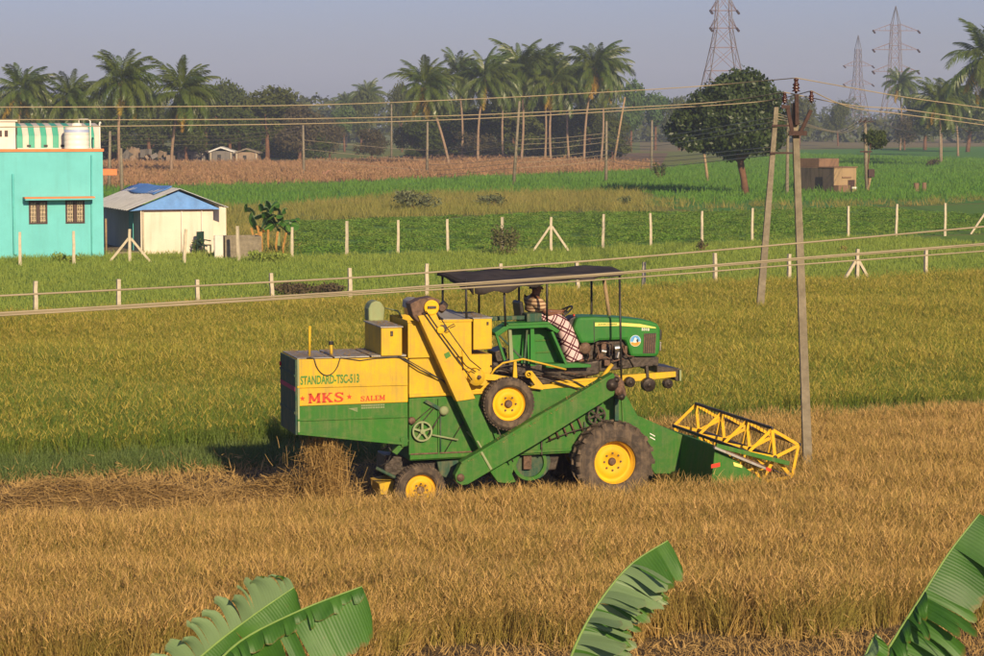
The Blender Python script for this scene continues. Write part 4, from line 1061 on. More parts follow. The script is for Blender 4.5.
# slab-serif letters drawn as strokes on a 6 x 8 grid
SLAB = {
    'M': [((1, 0), (1, 8), 1.3), ((1, 8), (3.5, 1.5), 1.5), ((3.5, 1.5), (6, 8), 1.0), ((6, 0), (6, 8), 1.7), ((0, .5), (2.2, .5), 1), ((0, 7.5), (2, 7.5), 1), ((4.7, .5), (7.2, .5), 1), ((5.2, 7.5), (7.2, 7.5), 1)],
    'K': [((1.2, 0), (1.2, 8), 1.7), ((1.8, 3.6), (5, 7.6), 0.9), ((2.6, 4.4), (5.4, .5), 1.6), ((0, .5), (2.6, .5), 1), ((0, 7.5), (2.6, 7.5), 1), ((3.8, 7.5), (6, 7.5), 1), ((4, .5), (6.6, .5), 1)],
    'S': [((4.8, 6.2), (3.8, 7.5), 1), ((3.8, 7.5), (1.8, 7.5), 1.1), ((1.8, 7.5), (.8, 6.2), 1.5), ((.8, 6.2), (1.4, 4.8), 1.5), ((1.4, 4.8), (4.2, 3.4), 1.6), ((4.2, 3.4), (4.8, 1.8), 1.5), ((4.8, 1.8), (3.8, .6), 1.4), ((3.8, .6), (1.6, .5), 1.1), ((1.6, .5), (.5, 1.8), 1), ((.4, .2), (.4, 2.6), .7), ((5, 5.6), (5, 7.8), .7)],
    'A': [((1, 0), (3, 8), 1.0), ((3, 8), (5.2, 0), 1.7), ((1.8, 2.6), (4.4, 2.6), .9), ((0, .5), (2.2, .5), 1), ((4, .5), (6.4, .5), 1)],
    'L': [((1.4, 0), (1.4, 8), 1.7), ((0, .5), (5, .5), 1), ((0, 7.5), (2.8, 7.5), 1), ((4.8, .5), (4.8, 2.6), .8)],
    'E': [((1.4, 0), (1.4, 8), 1.7), ((0, .5), (5, .5), 1), ((0, 7.5), (5, 7.5), 1), ((1.4, 4), (3.6, 4), 1), ((4.8, .5), (4.8, 2.6), .8), ((4.8, 5.4), (4.8, 7.5), .8)]}
ADV = {'M': 7.9, 'K': 7.2, 'S': 6.2, 'A': 7.0, 'L': 5.9, 'E': 6.0}
def slab_word(word):
    vs, fs = [], []; x = 0; lay = 0
    for ch in word:
        for (a, b, w) in SLAB[ch]:
            p, q = Vector((a[0] + x, a[1])), Vector((b[0] + x, b[1])); d = (q - p).normalized(); n = Vector((-d.y, d.x)) * w / 2
            i = len(vs); vs += [(v.x, v.y, 0) for v in (p - n, q - n, q + n, p + n)]; fs.append((i, i + 1, i + 2, i + 3))
        x += ADV[ch]
    me = bpy.data.meshes.new('lettering'); me.from_pydata(vs, [], fs); me.update(); return me
lay_text(slab_word('MKS'), 308.4, 403.6, 343.6, 401.9, 10.2, YN - 0.003, M['red'], hood)
lay_text(slab_word('SALEM'), 360.6, 401.6, 385.0, 400.2, 5.4, YN - 0.003, M['red'], hood)
def star(cx, cy, r):
    pl = [(cx + (r if k % 2 == 0 else r * .42) * math.sin(math.pi * k / 5), cy - (r if k % 2 == 0 else r * .42) * math.cos(math.pi * k / 5)) for k in range(10)]
    plate('star', pl, YN - 0.005, YN - 0.0015, M['red'], 0, hood)
star(302.5, 398.6, 2.9); star(349.4, 396.9, 2.9)
pr = random.Random(5)
mb = MB()                                            # the painted address lines, too faint to read
for row, (a0, b0, a1, n_) in enumerate(((361, 405.6, 384.6, 15), (361, 408.0, 384.6, 15))):
    for k in range(n_):
        x = a0 + (a1 - a0) * (k + pr.uniform(.05, .2)) / n_; y_ = b0 - k * 0.06
        mb.prism(PP([(x, y_ - .8), (x + 1.15, y_ - .85), (x + 1.15, y_ + .75), (x, y_ + .8)], YN), YN - 0.005, YN - 0.0015)
for k in range(5):
    mb.prism(PP([(348.5 + k * .9, 408.4 + .3 * k), (357.5, 407.6 + k * .95), (357.6, 408.1 + k * .95), (349 + k * .9, 408.9 + .3 * k)], YN), YN - 0.005, YN - 0.0015)
tag(cpart('faded_lettering', mb, M['pale_green'], parent=hood_lo), kind='stuff')

# chaff lying on the flat tops
cr_ = random.Random(21); mb = MB()
def chaff(x0, x1, y0, y1, z, n):
    for _ in range(n):
        c_ = Vector((cr_.uniform(x0, x1), cr_.uniform(y0, y1), z + cr_.uniform(.002, .012))); a = cr_.uniform(0, 3.14); l = cr_.uniform(.02, .09)
        d = Vector((math.cos(a), math.sin(a), cr_.uniform(-.1, .25))) * l; w = Vector((-math.sin(a), math.cos(a), 0)) * .005
        mb.add([c_ - d - w, c_ - d + w, c_ + d + w, c_ + d - w], [(0, 1, 2, 3)])
chaff(xa, xb, YN + .02, YF - .05, za + .036, 420)
chaff(bx0, bx1, YN, YF - .1, bz1 + .022, 110); chaff(sx0, sx1, YN, YF - .1, sz1 + .02, 80)
q0, q1 = P(465, 463, -1.07), P(605, 379, -1.07)
for _ in range(260):
    t = cr_.random(); p_ = q0.lerp(q1, t) + Vector((0, cr_.uniform(-.09, .08), .03)); a = cr_.uniform(0, 3.14); d = Vector((math.cos(a) * .05, math.sin(a) * .05, .02)); w = Vector((0, .005, .004))
    mb.add([p_ - d - w, p_ - d + w, p_ + d + w, p_ + d - w], [(0, 1, 2, 3)])
tag(mb.build('chaff', V_straw, combine, fix=False), kind='stuff')
# ------------------------------------------------------------------ the driver
M['skin'] = plain('brown_skin', (0.17, 0.075, 0.042), 0.55, 0.15, 10)
M['hair'] = plain('black_hair', (0.012, 0.010, 0.009), 0.6, 0.3, 30)
def stripes_mat(name, base, line_c, sx):
    m, nt, out = nmat(name); co = objco(nt)
    w = nt.nodes.new('ShaderNodeTexWave'); w.wave_type = 'BANDS'; w.bands_direction = 'Z'; w.inputs['Scale'].default_value = sx; w.inputs['Distortion'].default_value = 1.2; w.inputs['Detail Scale'].default_value = 2.0
    nt.links.new(co, w.inputs['Vector'])
    princ(nt, out, mix(nt, ramp(nt, w.outputs['Fac'], 0.62, 0.72), base, line_c), 0.85, 0, 0.2); return m
M['shirt'] = stripes_mat('tan_striped_cotton', (0.47, 0.33, 0.20), (0.17, 0.09, 0.05), 5.2)
def plaid_mat(name):
    m, nt, out = nmat(name); co = objco(nt)
    sep = nt.nodes.new('ShaderNodeSeparateXYZ')
    mp = nt.nodes.new('ShaderNodeMapping'); mp.inputs['Rotation'].default_value = (0, R(-28), 0); nt.links.new(co, mp.inputs['Vector']); nt.links.new(mp.outputs[0], sep.inputs[0])
    def band(s, per, w0, off=0.0):
        f = math_n(nt, 'FRACT', math_n(nt, 'ADD', math_n(nt, 'DIVIDE', s, per), off), 0)
        return math_n(nt, 'LESS_THAN', f, w0)
    base = (0.60, 0.43, 0.42)
    lines = None
    for s, per in ((sep.outputs['X'], 0.15), (sep.outputs['Z'], 0.19)):
        for off, w0 in ((0.0, 0.13), (0.28, 0.13)):
            b = band(s, per, w0, off); lines = b if lines is None else math_n(nt, 'MAXIMUM', lines, b)
    princ(nt, out, mix(nt, lines, base, (0.075, 0.02, 0.03)), 0.9, 0, 0.15); return m
M['plaid'] = plaid_mat('pink_plaid_cotton')

def skin_mesh(name, joints, edges, radii, sub=2, root=0):
    me = bpy.data.meshes.new(name); me.from_pydata([tuple(j) for j in joints], edges, []); me.update()
    o = bpy.data.objects.new(name, me); col.objects.link(o)
    md = o.modifiers.new('skin', 'SKIN'); md.use_smooth_shade = True
    for i, r in enumerate(radii):
        sv = me.skin_vertices[0].data[i]; sv.radius = (r, r) if not hasattr(r, '__len__') else r; sv.use_root = (i == root)
    md2 = o.modifiers.new('sub', 'SUBSURF'); md2.levels = sub; md2.render_levels = sub
    bpy.context.view_layer.update()
    dg = bpy.context.evaluated_depsgraph_get()
    m2 = bpy.data.meshes.new_from_object(o.evaluated_get(dg)); bpy.data.objects.remove(o)
    m2.polygons.foreach_set('use_smooth', [True] * len(m2.polygons))
    return m2
hip = P(533, 317, -0.02); hip.z += 0.06
person = empty('person', M2W(hip.x, hip.y, hip.z), MA, 'driver in striped shirt and plaid lungi seated at the steering wheel under the canopy', 'person')
def L_(px, py, y): p = P(px, py, y); return Vector((p.x - hip.x, y - hip.y, p.z - hip.z))
chest = L_(534.5, 303, -0.02); neck = L_(535, 294.5, -0.02); head0 = L_(536, 291, -0.02); head1 = L_(537, 285, -0.02)
J = []; E = []; Rr = []
def jn(p, r, par=None):
    J.append(Vector(p)); Rr.append(r)
    if par is not None: E.append((par, len(J) - 1))
    return len(J) - 1
pel = jn((0, 0, 0.02), (0.15, 0.12)); bel = jn(chest * 0.45, (0.14, 0.11), pel); ch = jn(chest, (0.165, 0.12), bel); nk = jn(neck, 0.058, ch)
h0 = jn(head0 + Vector((0.01, 0, 0)), (0.075, 0.085), nk); h1 = jn((head0 + head1) / 2 + Vector((0.0, 0, 0)), (0.083, 0.098), h0); h2 = jn(head1, (0.07, 0.085), h1)
wristR = L_(556.0, 313.5, -0.20); wristL = L_(560, 311.5, 0.16)
for sgn, wr in ((-1, wristR), (1, wristL)):
    sh = jn(chest + Vector((-0.02, sgn * 0.20, 0.09)), 0.062, ch)
    el = jn(L_(541.5, 312.5, -0.02) + Vector((0.02, sgn * 0.28, 0.0)), 0.046, sh)
    wj = jn(wr, 0.030, el); pm = jn(wr + Vector((0.06, 0, 0.008)), (0.036, 0.022), wj)
    for q in range(4):
        f0 = jn(wr + Vector((0.10, (q - 1.5) * 0.021, 0.012)), 0.0095, pm); f1 = jn(wr + Vector((0.128 - .004 * abs(q - 1.5), (q - 1.5) * 0.022, 0.0)), 0.009, f0); jn(wr + Vector((0.126, (q - 1.5) * 0.021, -0.028)), 0.008, f1)
    t0 = jn(wr + Vector((0.055, -sgn * 0.04, -0.004)), 0.011, pm); jn(wr + Vector((0.09, -sgn * 0.048, -0.018)), 0.009, t0)
for sgn in (-1, 1):
    tj = jn((0.04, sgn * 0.10, -0.01), 0.095, pel)
    kn = jn(L_(562, 324, 0) + Vector((0, sgn * 0.15, -0.02)), 0.075, tj)
    an = jn(L_(571, 356, 0) + Vector((0, sgn * 0.17, 0)), 0.045, kn)
    jn(an_p := J[an] + Vector((0.05, 0, -0.05)), (0.042, 0.035), an); jn(J[-1] + Vector((0.13, 0, -0.02)), (0.040, 0.022), len(J) - 1)
body = link('body', skin_mesh('body', J, E, Rr), person); body.data.materials.append(M['skin'])
# face: nose, ears, eyes, mouth as small shapes on the head
hm = (head0 + head1) / 2
fc = MB().tube([hm + Vector((0.085, 0, 0.015)), hm + Vector((0.112, 0, -0.022))], [0.008, 0.017], 8)
link('nose', fc.mesh('nose', M['skin'], True), body)
for sgn in (-1, 1):
    link('ear', MB().lathe([(0, -0.01), (0.03, -0.008), (0.03, 0.008), (0, 0.01)], hm + Vector((-0.005, sgn * 0.088, -0.005)), 'y', 12).mesh('ear', M['skin'], True), body)
    link('eye', MB().lathe([(0, 0.012), (0.008, 0.008), (0.011, 0), (0.008, -0.006)], hm + Vector((0.088, sgn * 0.032, 0.02)), 'x', 10).mesh('eye', M['black'], True), body)
link('mouth', MB().box(0.092, 0.100, -0.026, 0.026, -0.058, -0.050).mesh('mouth', M['rust']), body, hm - Vector((0, 0, 0.0)))
hr = MB()
for j in range(9):
    for i in range(16):
        th = math.pi * 0.5 * j / 8; ph = 2 * math.pi * i / 16
        s = Vector((math.cos(ph) * math.cos(th) * 0.110 - 0.018, math.sin(ph) * math.cos(th) * 0.095, math.sin(th) * 0.085 + (-0.01 if math.cos(ph) > .3 else -0.055) * math.cos(th) + 0.045 + (0.03 if math.cos(ph) > .3 else 0) * math.cos(th)))
        hr.v.append(tuple(hm + s))
for j in range(8):
    for i in range(16): hr.f.append((j * 16 + i, j * 16 + (i + 1) % 16, (j + 1) * 16 + (i + 1) % 16, (j + 1) * 16 + i)); hr.m.append(0)
link('hair', hr.mesh('hair', M['hair'], True), person)
# shirt and lungi follow the body
Js = [Vector((0, 0, 0.0)), chest * 0.45, chest, chest + Vector((0, 0, 0.05)), chest + Vector((-0.02, -0.21, 0.055)), L_(539.5, 309.0, -0.02) + Vector((0.01, -0.27, 0.0)), chest + Vector((-0.02, 0.21, 0.055)), L_(539.5, 309.0, -0.02) + Vector((0.01, 0.27, 0.0))]
sm_ = skin_mesh('shirt', Js, [(0, 1), (1, 2), (2, 3), (2, 4), (4, 5), (2, 6), (6, 7)], [(0.215, 0.18), (0.205, 0.17), (0.215, 0.165), (0.075, 0.075), 0.10, 0.088, 0.10, 0.088])
sm_.materials.append(M['shirt']); link('shirt', sm_, person)
lp_ = [L_(*q) for q in ((530, 319, -.06), (540, 318, -.06), (550, 317.5, -.06), (557, 320, -.07), (562, 327, -.08), (566, 338, -.09), (569, 349, -.10), (571.5, 359.5, -.10))]
th_ = [.13, .14, .135, .15, .17, .18, .19, .20]; lt_ = [.17, .20, .23, .25, .26, .26, .26, .27]
lg = MB(); NS = 28
for i, c_ in enumerate(lp_):
    d_ = (lp_[min(i + 1, 7)] - lp_[max(i - 1, 0)]).normalized(); n_ = d_.cross(Vector((0, 1, 0))).normalized()
    for k in range(NS):
        a_ = 2 * math.pi * k / NS; f_ = 1 + .05 * math.sin(a_ * 5 + i * .4) * (i / 7)
        lg.v.append(tuple(c_ + n_ * math.sin(a_) * th_[i] * f_ * (1 + .12 * math.cos(2 * a_)) + Vector((0, 1, 0)) * math.cos(a_) * lt_[i] * f_))
for i in range(7):
    for k in range(NS): lg.f.append((i * NS + k, i * NS + (k + 1) % NS, (i + 1) * NS + (k + 1) % NS, (i + 1) * NS + k)); lg.m.append(0)
lg.f.append(tuple(range(NS))); lg.m.append(0)
lo = link('lungi', lg.mesh('lungi', M['plaid'], True, True), person)
md_ = lo.modifiers.new('sub', 'SUBSURF'); md_.levels = 1; md_.render_levels = 1

# ------------------------------------------------------------------ fences of concrete posts
ORD = ['first', 'second', 'third', 'fourth', 'fifth', 'sixth', 'seventh', 'eighth', 'ninth', 'tenth', 'eleventh', 'twelfth', 'thirteenth', 'fourteenth', 'fifteenth', 'sixteenth', 'seventeenth', 'eighteenth', 'nineteenth', 'twentieth']
def post_mesh(h, w, seed):
    r = random.Random(seed); mb = MB()
    n = 5; base = 0
    for i in range(n + 1):
        z = h * i / n; ww = w * (1.05 - 0.15 * i / n) / 2
        dx, dy = r.gauss(0, .006), r.gauss(0, .006)
        mb.v += [(dx + a * ww, dy + b * ww, z) for a, b in ((-1, -1), (1, -1), (1, 1), (-1, 1))]
    for i in range(n):
        for k in range(4): mb.f.append((i * 4 + k, i * 4 + (k + 1) % 4, (i + 1) * 4 + (k + 1) % 4, (i + 1) * 4 + k)); mb.m.append(0)
    mb.f.append((n * 4, n * 4 + 1, n * 4 + 2, n * 4 + 3)); mb.m.append(0)
    return mb.mesh('post', M['post'])
PM = [post_mesh(1.0, 0.12, i) for i in range(5)]
def brace_post(p, h, rz, label, group, reach=0.75, sides=(-1, 1)):
    e = empty('braced_fence_post', p, rz, label, 'fence post', group)
    link('post', PM[0], e, scl=(1, 1, h))
    for s in sides:
        link('brace', MB().bar((s * reach, 0.06, 0.0), (s * 0.05, 0.02, h * 0.72), 0.10, 0.10).mesh('brace', M['post']), e)
    return e
near_posts = [(36, 281, 0), (119, 279, 0), (198, 279.5, 0), (273, 273, 0), (350, 268, 0), (427, 263.6, 0), (502, 263.5, 0), (578, 262, 0), (643, 262, 0), (715, 253, 0), (789, 254, 0), (857, 249, 1), (925, 248, 0)]
for i, (x, yt, br) in enumerate(near_posts):
    g = gp(x, L_fn(x)); top = dp(x, yt, g.y); h = top.z
    lab = f'{ORD[i]} pale concrete post from the left in the fence row behind the green rice'
    if br: brace_post(g, h, A, 'concrete post with two slanting braces in the row behind the green rice', 'posts of the near fence')
    else:
        o = link('fence_post', PM[i % 5], None, g, (random.gauss(0, .02), random.gauss(0, .03), A + random.uniform(-.2, .2)), (1, 1, h))
        tag(o, lab, 'fence post', 'posts of the near fence')
far_posts = [(20, 232, 266, 0), (74, 231, 265, 0), (130, 229, 262.5, 1), (184, 229, 263, 0), (239, 226, 261, 0), (292, 227, 257, 0), (347, 221, 256, 0), (398, 220, 254, 0), (448, 219, 253, 0), (502, 217, 251.5, 0), (551, 217, 251, 2), (603, 214, 249, 0), (651, 213, 246, 0), (702, 211, 243, 0), (752, 208, 241, 0), (848, 206, 237, 0), (896, 204, 237, 0), (945, 203, 236, 0), (988, 200, 234, 3)]
for i, (x, yt, yb, br) in enumerate(far_posts):
    g = gp(x, yb); h = dp(x, yt, g.y).z
    lab = f'{ORD[i]} concrete post from the left in the far fence row beyond the grass strip'
    if br == 1: brace_post(g, h, 0.1, 'braced concrete post in front of the gap between turquoise house and shed', 'posts of the far fence', 0.9)
    elif br == 2: brace_post(g, h, 0.1, 'concrete post with two braces standing beyond the harvester canopy', 'posts of the far fence', 0.85)
    elif br == 3: brace_post(g, h, 0.1, 'braced concrete post cut by the right edge of the picture', 'posts of the far fence', 0.95, (-1,))
    else: tag(link('fence_post', PM[(i + 2) % 5], None, g, (random.gauss(0, .02), random.gauss(0, .02), random.uniform(-.3, .3)), (1, 1, h)), lab, 'fence post', 'posts of the far fence')

# ------------------------------------------------------------------ turquoise house
M['turq'] = wall('turquoise_limewash', (0.15, 0.51, 0.52), (0.11, 0.31, 0.29), 0.30, 0.12)
M['turq_dark'] = plain('turquoise_pipe_paint', (0.09, 0.42, 0.40), 0.6, 0.1)
M['trim'] = plain('orange_trim_paint', (0.68, 0.20, 0.07), 0.75, 0.1, 3)
M['cream'] = wall('cream_limewash', (0.70, 0.61, 0.49), (0.34, 0.26, 0.17), 0.35, 0.3)
M['shaded_side'] = wall('shade_grey_green_limewash', (0.50, 0.55, 0.50), (0.25, 0.28, 0.24), 0.5, 0.3)  # left shed wall, its shade put into the colour instead of cream
M['offwhite'] = plain('offwhite_plaster', (0.66, 0.60, 0.52), 0.9, 0.12, 1.5, 0, 0.2, 0.15)
M['brown_wood'] = plain('dark_brown_window_wood', (0.045, 0.020, 0.016), 0.5, 0.3, 8)
M['grille'] = plain('cream_window_grille', (0.50, 0.40, 0.27), 0.6, 0.15, 8)
M['glass'] = plain('dim_window_pane', (0.02, 0.025, 0.028), 0.12, 0.3, 2)
M['aw_green'] = plain('green_awning_sheet', (0.06, 0.34, 0.23), 0.5, 0.1, 2)
M['aw_white'] = plain('cream_awning_sheet', (0.55, 0.50, 0.42), 0.5, 0.1, 2)
M['plastic'] = plain('white_tank_plastic', (0.72, 0.68, 0.60), 0.45, 0.05, 2)
M['blue_band'] = plain('blue_band', (0.35, 0.42, 0.62), 0.5, 0.1)
HA = R(20)
hc = gp(104, 256.5)                                  # right front corner
house = empty('house', hc, HA, 'turquoise flat roofed house with orange parapet trim and two brown windows', 'house')
hd = Vector((math.cos(HA), math.sin(HA), 0)); hl = Vector((-math.sin(HA), math.cos(HA), 0))
def hloc(px, py, ly=0.0):
    d = ray(px, py); t = (ly - (CAM - hc).dot(hl)) / d.dot(hl); p = CAM + d * t - hc
    return p.dot(hd), p.z
zt = hloc(104, 151.5)[1]
HL = -9.0
hb = MB()
wins = [hloc(29, 224.2) + hloc(47.2, 200.6), hloc(65.6, 223.6) + hloc(84.6, 199.8)]
# front wall with real openings
xs = [HL] + [v for w in wins for v in (w[0], w[2])] + [0.0]
zlo, zhi = min(w[1] for w in wins), max(w[3] for w in wins)
for a, b in zip(xs[0::2], xs[1::2]): hb.box(a, b, 0, 0.22, zlo, zhi)
hb.box(HL, 0, 0, 0.22, -0.3, zlo); hb.box(HL, 0, 0, 0.22, zhi, zt)
hb.box(-0.22, 0, 0.22, 7.0, -0.3, zt); hb.box(HL, 0, 7.0, 7.22, -0.3, zt); hb.box(HL, HL + .22, 0.22, 7.0, -0.3, zt)
hb.build('wall', M['turq'], house, fix=False)
MB().box(HL, 0, 0.22, 7.0, zt - 0.55, zt - 0.45).build('roof_slab', M['concrete'], house)
MB().box(HL - 0.04, 0.05, -0.05, 0.25, zt + 0.003, zt + 0.13).build('parapet_trim', M['trim'], house, bevel=0.01)
MB().box(HL - 0.04, 0.05, 0.26, 7.26, zt + 0.003, zt + 0.10).build('parapet_cap', M['offwhite'], house, bevel=0.01)
sx0, sz = hloc(22.5, 198.0); sx1, _ = hloc(92.5, 198.0)
sh = MB().box(sx0, sx1, -0.62, -0.003, sz - 0.02, sz + 0.05).build('sunshade', M['trim'], house, bevel=0.01)
MB().box(sx0 + .03, sx1 - .03, -0.6, -0.003, sz - 0.09, sz - 0.024).build('sunshade_soffit', M['turq'], sh)
for w in wins:
    x0, z0, x1, z1 = w; m = (x0 + x1) / 2
    fr = MB()
    fr.box(x0, x0 + .07, -0.03, .12, z0, z1).box(x1 - .07, x1, -0.03, .12, z0, z1).box(x0 + .071, x1 - .071, -0.03, .12, z1 - .07, z1).box(x0 + .071, x1 - .071, -0.03, .12, z0, z0 + .07).box(m - .08, m + .08, -0.028, .12, z0 + .071, z1 - .071)
    f = fr.build('window', M['brown_wood'], house, bevel=0.006)
    for a, b in ((x0 + .075, m - .085), (m + .085, x1 - .075)):
        MB().box(a, b, .125, .14, z0 + .075, z1 - .075).build('pane', M['glass'], f)
        g = MB()
        for k in range(4): xx = a + (b - a) * (k + .5) / 4; g.box(xx - .014, xx + .014, .02, .045, z0 + .08, z1 - .08)
        for k in range(5): zz = z0 + .08 + (z1 - z0 - .16) * (k + .5) / 5; g.box(a, b, .046, .060, zz - .014, zz + .014)
        for k in range(3):
            for q in range(2): g.lathe([(.05, 0), (.05, .02), (.028, .02), (.028, 0), (.05, 0)], (a + (b - a) * (q * .5 + .25), 0.0, z0 + .2 + k * (z1 - z0 - .4) / 2), 'y', 10)
        g.build('grille', M['grille'], f, fix=False)
for pxx, y0_, y1_ in ((12.8, 174, 254), (91.5, 155, 255)):
    a = hloc(pxx, y0_, -0.06); b = hloc(pxx + (1.5 if pxx < 20 else .5), y1_, -0.06)
    MB().tube([(a[0], -0.06, a[1]), (b[0], -0.06, b[1]), (b[0] + .12, -0.10, b[1] - .03)], 0.045 if pxx < 20 else .03, 8).build('drain_pipe', M['turq_dark'], house, True)
a = hloc(105, 169, 2.5); b = hloc(113.5, 175, 2.5)
MB().box(0.003, b[0] + .1, 2.2, 4.2, b[1], a[1]).build('side_sunshade', M['trim'], house, bevel=0.01)
# stair head room on the terrace
a = hloc(0, 153, 1.2); b = hloc(15.4, 121.5, 1.2)
sr = MB().box(b[0] - 2.6, b[0], 1.2, 3.6, zt - 0.44, b[1]).build('stair_room', M['offwhite'], house, bevel=0.02)
MB().box(b[0] - 2.7, b[0] + .08, 1.1, 3.7, b[1] + .003, b[1] + .10).build('roof_slab', M['offwhite'], sr, bevel=0.01)
for q in (-0.62, -0.35): MB().box(b[0] + q - .15, b[0] + q, 1.17, 1.197, b[1] - .68, b[1] - .40).build('window', M['brown_wood'], sr)
# striped awning sheets over the terrace
ax0, az1 = hloc(16.5, 126, 2.4); ax1, az0 = hloc(100.5, 147.5, 2.4)
aw = MB().bar((ax0, 2.45, az0 - .3), (ax0, 2.45, az1), .06).build('awning_post', M['rust'], house)
n_ = 14; wd = (ax1 - ax0) / n_
for k in range(n_):
    x0 = ax0 + wd * k; x1 = x0 + wd - .006
    prof = [(2.4, az0), (2.4, az0 + (az1 - az0) * .55), (2.75, az1)]
    mb = MB()
    mb.add([(x0, y, z) for y, z in prof] + [(x1, y, z) for y, z in prof] + [(x0, 3.6, az1 + .12), (x1, 3.6, az1 + .12)], [(0, 3, 4, 1), (1, 4, 5, 2), (2, 5, 7, 6)])
    mb.build('awning_strip', M['aw_green' if k % 2 == (0) else 'aw_white'], aw, solid=0.02)
for k in range(4):
    xx = ax0 + (ax1 - ax0) * (.15 + .2 * k)
    MB().box(xx - .12, xx + .06, 2.36, 2.385, az0 + .04, az0 + .14).build('clip', M['black'], aw)
MB().box(ax0, ax1, 2.3, 2.39, zt - .44, az0 - .01).build('terrace_wall', M['offwhite'], house)
a = hloc(99.5, 123, 0.6); MB().tube([(a[0], .6, zt - .44), (a[0], .6, a[1])], .035, 8).build('vent_pipe', M['plastic'], house, True)
MB().tube([(a[0], .6, a[1]), (a[0] + .06, .6, a[1] + .03)], [.05, .05], 8).build('vent_cap', M['plastic'], house)
# water tank stands on the terrace
tx, tzt = hloc(78.8, 124.5, 1.0); r_ = (hloc(91.2, 140, 1.0)[0] - hloc(66.4, 140, 1.0)[0]) / 2
tp = hc + hd * tx + hl * (1.0 + r_); tp.z = zt - .45
tank_t = empty('water_tank', tp, HA, 'white cylindrical water tank standing on the roof terrace of the turquoise house', 'water tank')
hT = tzt - tp.z
prof = [(0, 0), (r_, 0)]
for k in range(6):
    z_ = hT * .86 * k / 6
    prof += [(r_, z_ + .02), (r_, z_ + hT * .86 / 6 - .05), (r_ - .02, z_ + hT * .86 / 6 - .02)]
MB().lathe(prof + [(r_, hT * .86), (r_ * .9, hT * .93), (r_ * .45, hT * .97), (0, hT * .97)], (0, 0, 0), 'z', 36).build('tank_body', M['plastic'], tank_t, True, fix=False)
MB().lathe([(r_ + .004, hT * .79), (r_ + .006, hT * .83), (r_ + .004, hT * .86)], (0, 0, 0), 'z', 36).build('band', M['blue_band'], tank_t, True)
MB().lathe([(r_ * .42, hT * .97), (r_ * .42, hT * 1.03), (0, hT * 1.05)], (0, 0, 0), 'z', 24).build('lid', M['plastic'], tank_t, True)
MB().tube([(0.1, -.1, hT * 1.03), (.1, -.1, hT * 1.14), (r_ * .9, -.1, hT * 1.14), (r_ + .05, -.1, hT * 1.1), (r_ + .05, -.1, 0.0)], .03, 8).build('pipe', M['plastic'], tank_t, True)

# ------------------------------------------------------------------ tin roofed shed beside it
M['tin'] = plain('dull_corrugated_tin', (0.54, 0.54, 0.52), 0.7, 0.2, 2, 0.0)
M['tarp_blue'] = plain('blue_tarpaulin', (0.10, 0.25, 0.58), 0.5, 0.2, 2.5, 0, 0.8)
sc0 = gp(141, 254.5)
shed = empty('shed', sc0, HA, 'small cream shed with tin roof and blue tarpaulin gable', 'shed')
def sloc(px, py, ly=0.0):
    d = ray(px, py); t = (ly - (CAM - sc0).dot(hl)) / d.dot(hl); p = CAM + d * t - sc0
    return p.dot(hd), p.z
wx, wz = sloc(213, 211.0); ze = sloc(141, 211)[1]; SL = 8.5
ax_, az_ = sloc(178, 188.5); xl, zl = sloc(126, 210.5, -.35); xr, zr = sloc(228.5, 207.5, -.35)
MB().box(0, wx, 0, .2, -.3, ze).build('wall', M['cream'], shed, fix=False)
MB().box(0, .2, .2, SL, -.3, ze).build('wall', M['shaded_side'], shed, fix=False)
MB().box(wx - .2, wx, .2, SL, -.3, ze).build('wall', M['cream'], shed, fix=False)
MB().box(0, wx, SL, SL + .2, -.3, ze).build('wall', M['cream'], shed, fix=False)
gab = MB().prism([(xl + .15, zl - .05), (ax_, az_ - .10), (xr - .3, zr - .08), (wx + .1, ze + .04), (0, ze + .04)], -.06, -.02).build('gable_tarpaulin', M['tarp_blue'], shed)
MB().box(.05, wx, -.09, -.015, ze - .02, ze + .055).build('gable_beam', M['rust'], shed)
for (xa, za_), (xb, zb_), nm in (((xl, zl), (ax_, az_), 1), ((ax_, az_), (xr, zr), -1)):
    n = 16
    for k in range(n):
        y0 = -.38 + (SL + .7) * k / n; y1 = y0 + (SL + .7) / n - .01
        mb = MB(); mseg = 4
        vs = []
        for j in range(mseg + 1):
            y = y0 + (y1 - y0) * j / mseg; dz = .025 * math.sin(math.pi * 2 * j / mseg)
            vs += [(xa, y, za_ + dz), (xb, y, zb_ + dz)]
        mb.add(vs, [(2 * j, 2 * j + 1, 2 * j + 3, 2 * j + 2) for j in range(mseg)])
        mb.build('roof_sheet', M['tin'], shed, solid=.012)
MB().sheet([(ax_ - .9, 1.2, az_ - .9 * (az_ - zl) / (ax_ - xl) + .05), (ax_, 1.2, az_ + .06), (ax_, SL + .3, az_ + .06), (ax_ - .9, SL + .3, az_ - .9 * (az_ - zl) / (ax_ - xl) + .05)], 6, 14, lambda u, v, p: p + Vector((.1 * math.sin(v * 9), 0, .02 * math.sin(u * 7 + v * 11)))).build('ridge_tarpaulin', M['tarp_blue'], shed, True, solid=.015)
for xx in (.10, wx * .56, wx - .55): MB().tube([(xx, -.06, -.1), (xx, -.06, ze - .03)], .045 if xx < 1 else .03, 8).build('wall_post', M['post' if xx < 1 else 'offwhite'], shed, True)
MB().box(wx + .003, wx + 1.0, 1.5, 4.0, -.3, ze + .15).build('side_room', M['cream'], shed, bevel=.01)
MB().box(wx - .1, wx + .95, .4, 1.497, -.3, .62).build('plinth', M['offwhite'], shed)
MB().box(-1.6, -.003, .3, SL, -.2, .12).build('veranda_floor', M['concrete'], shed)
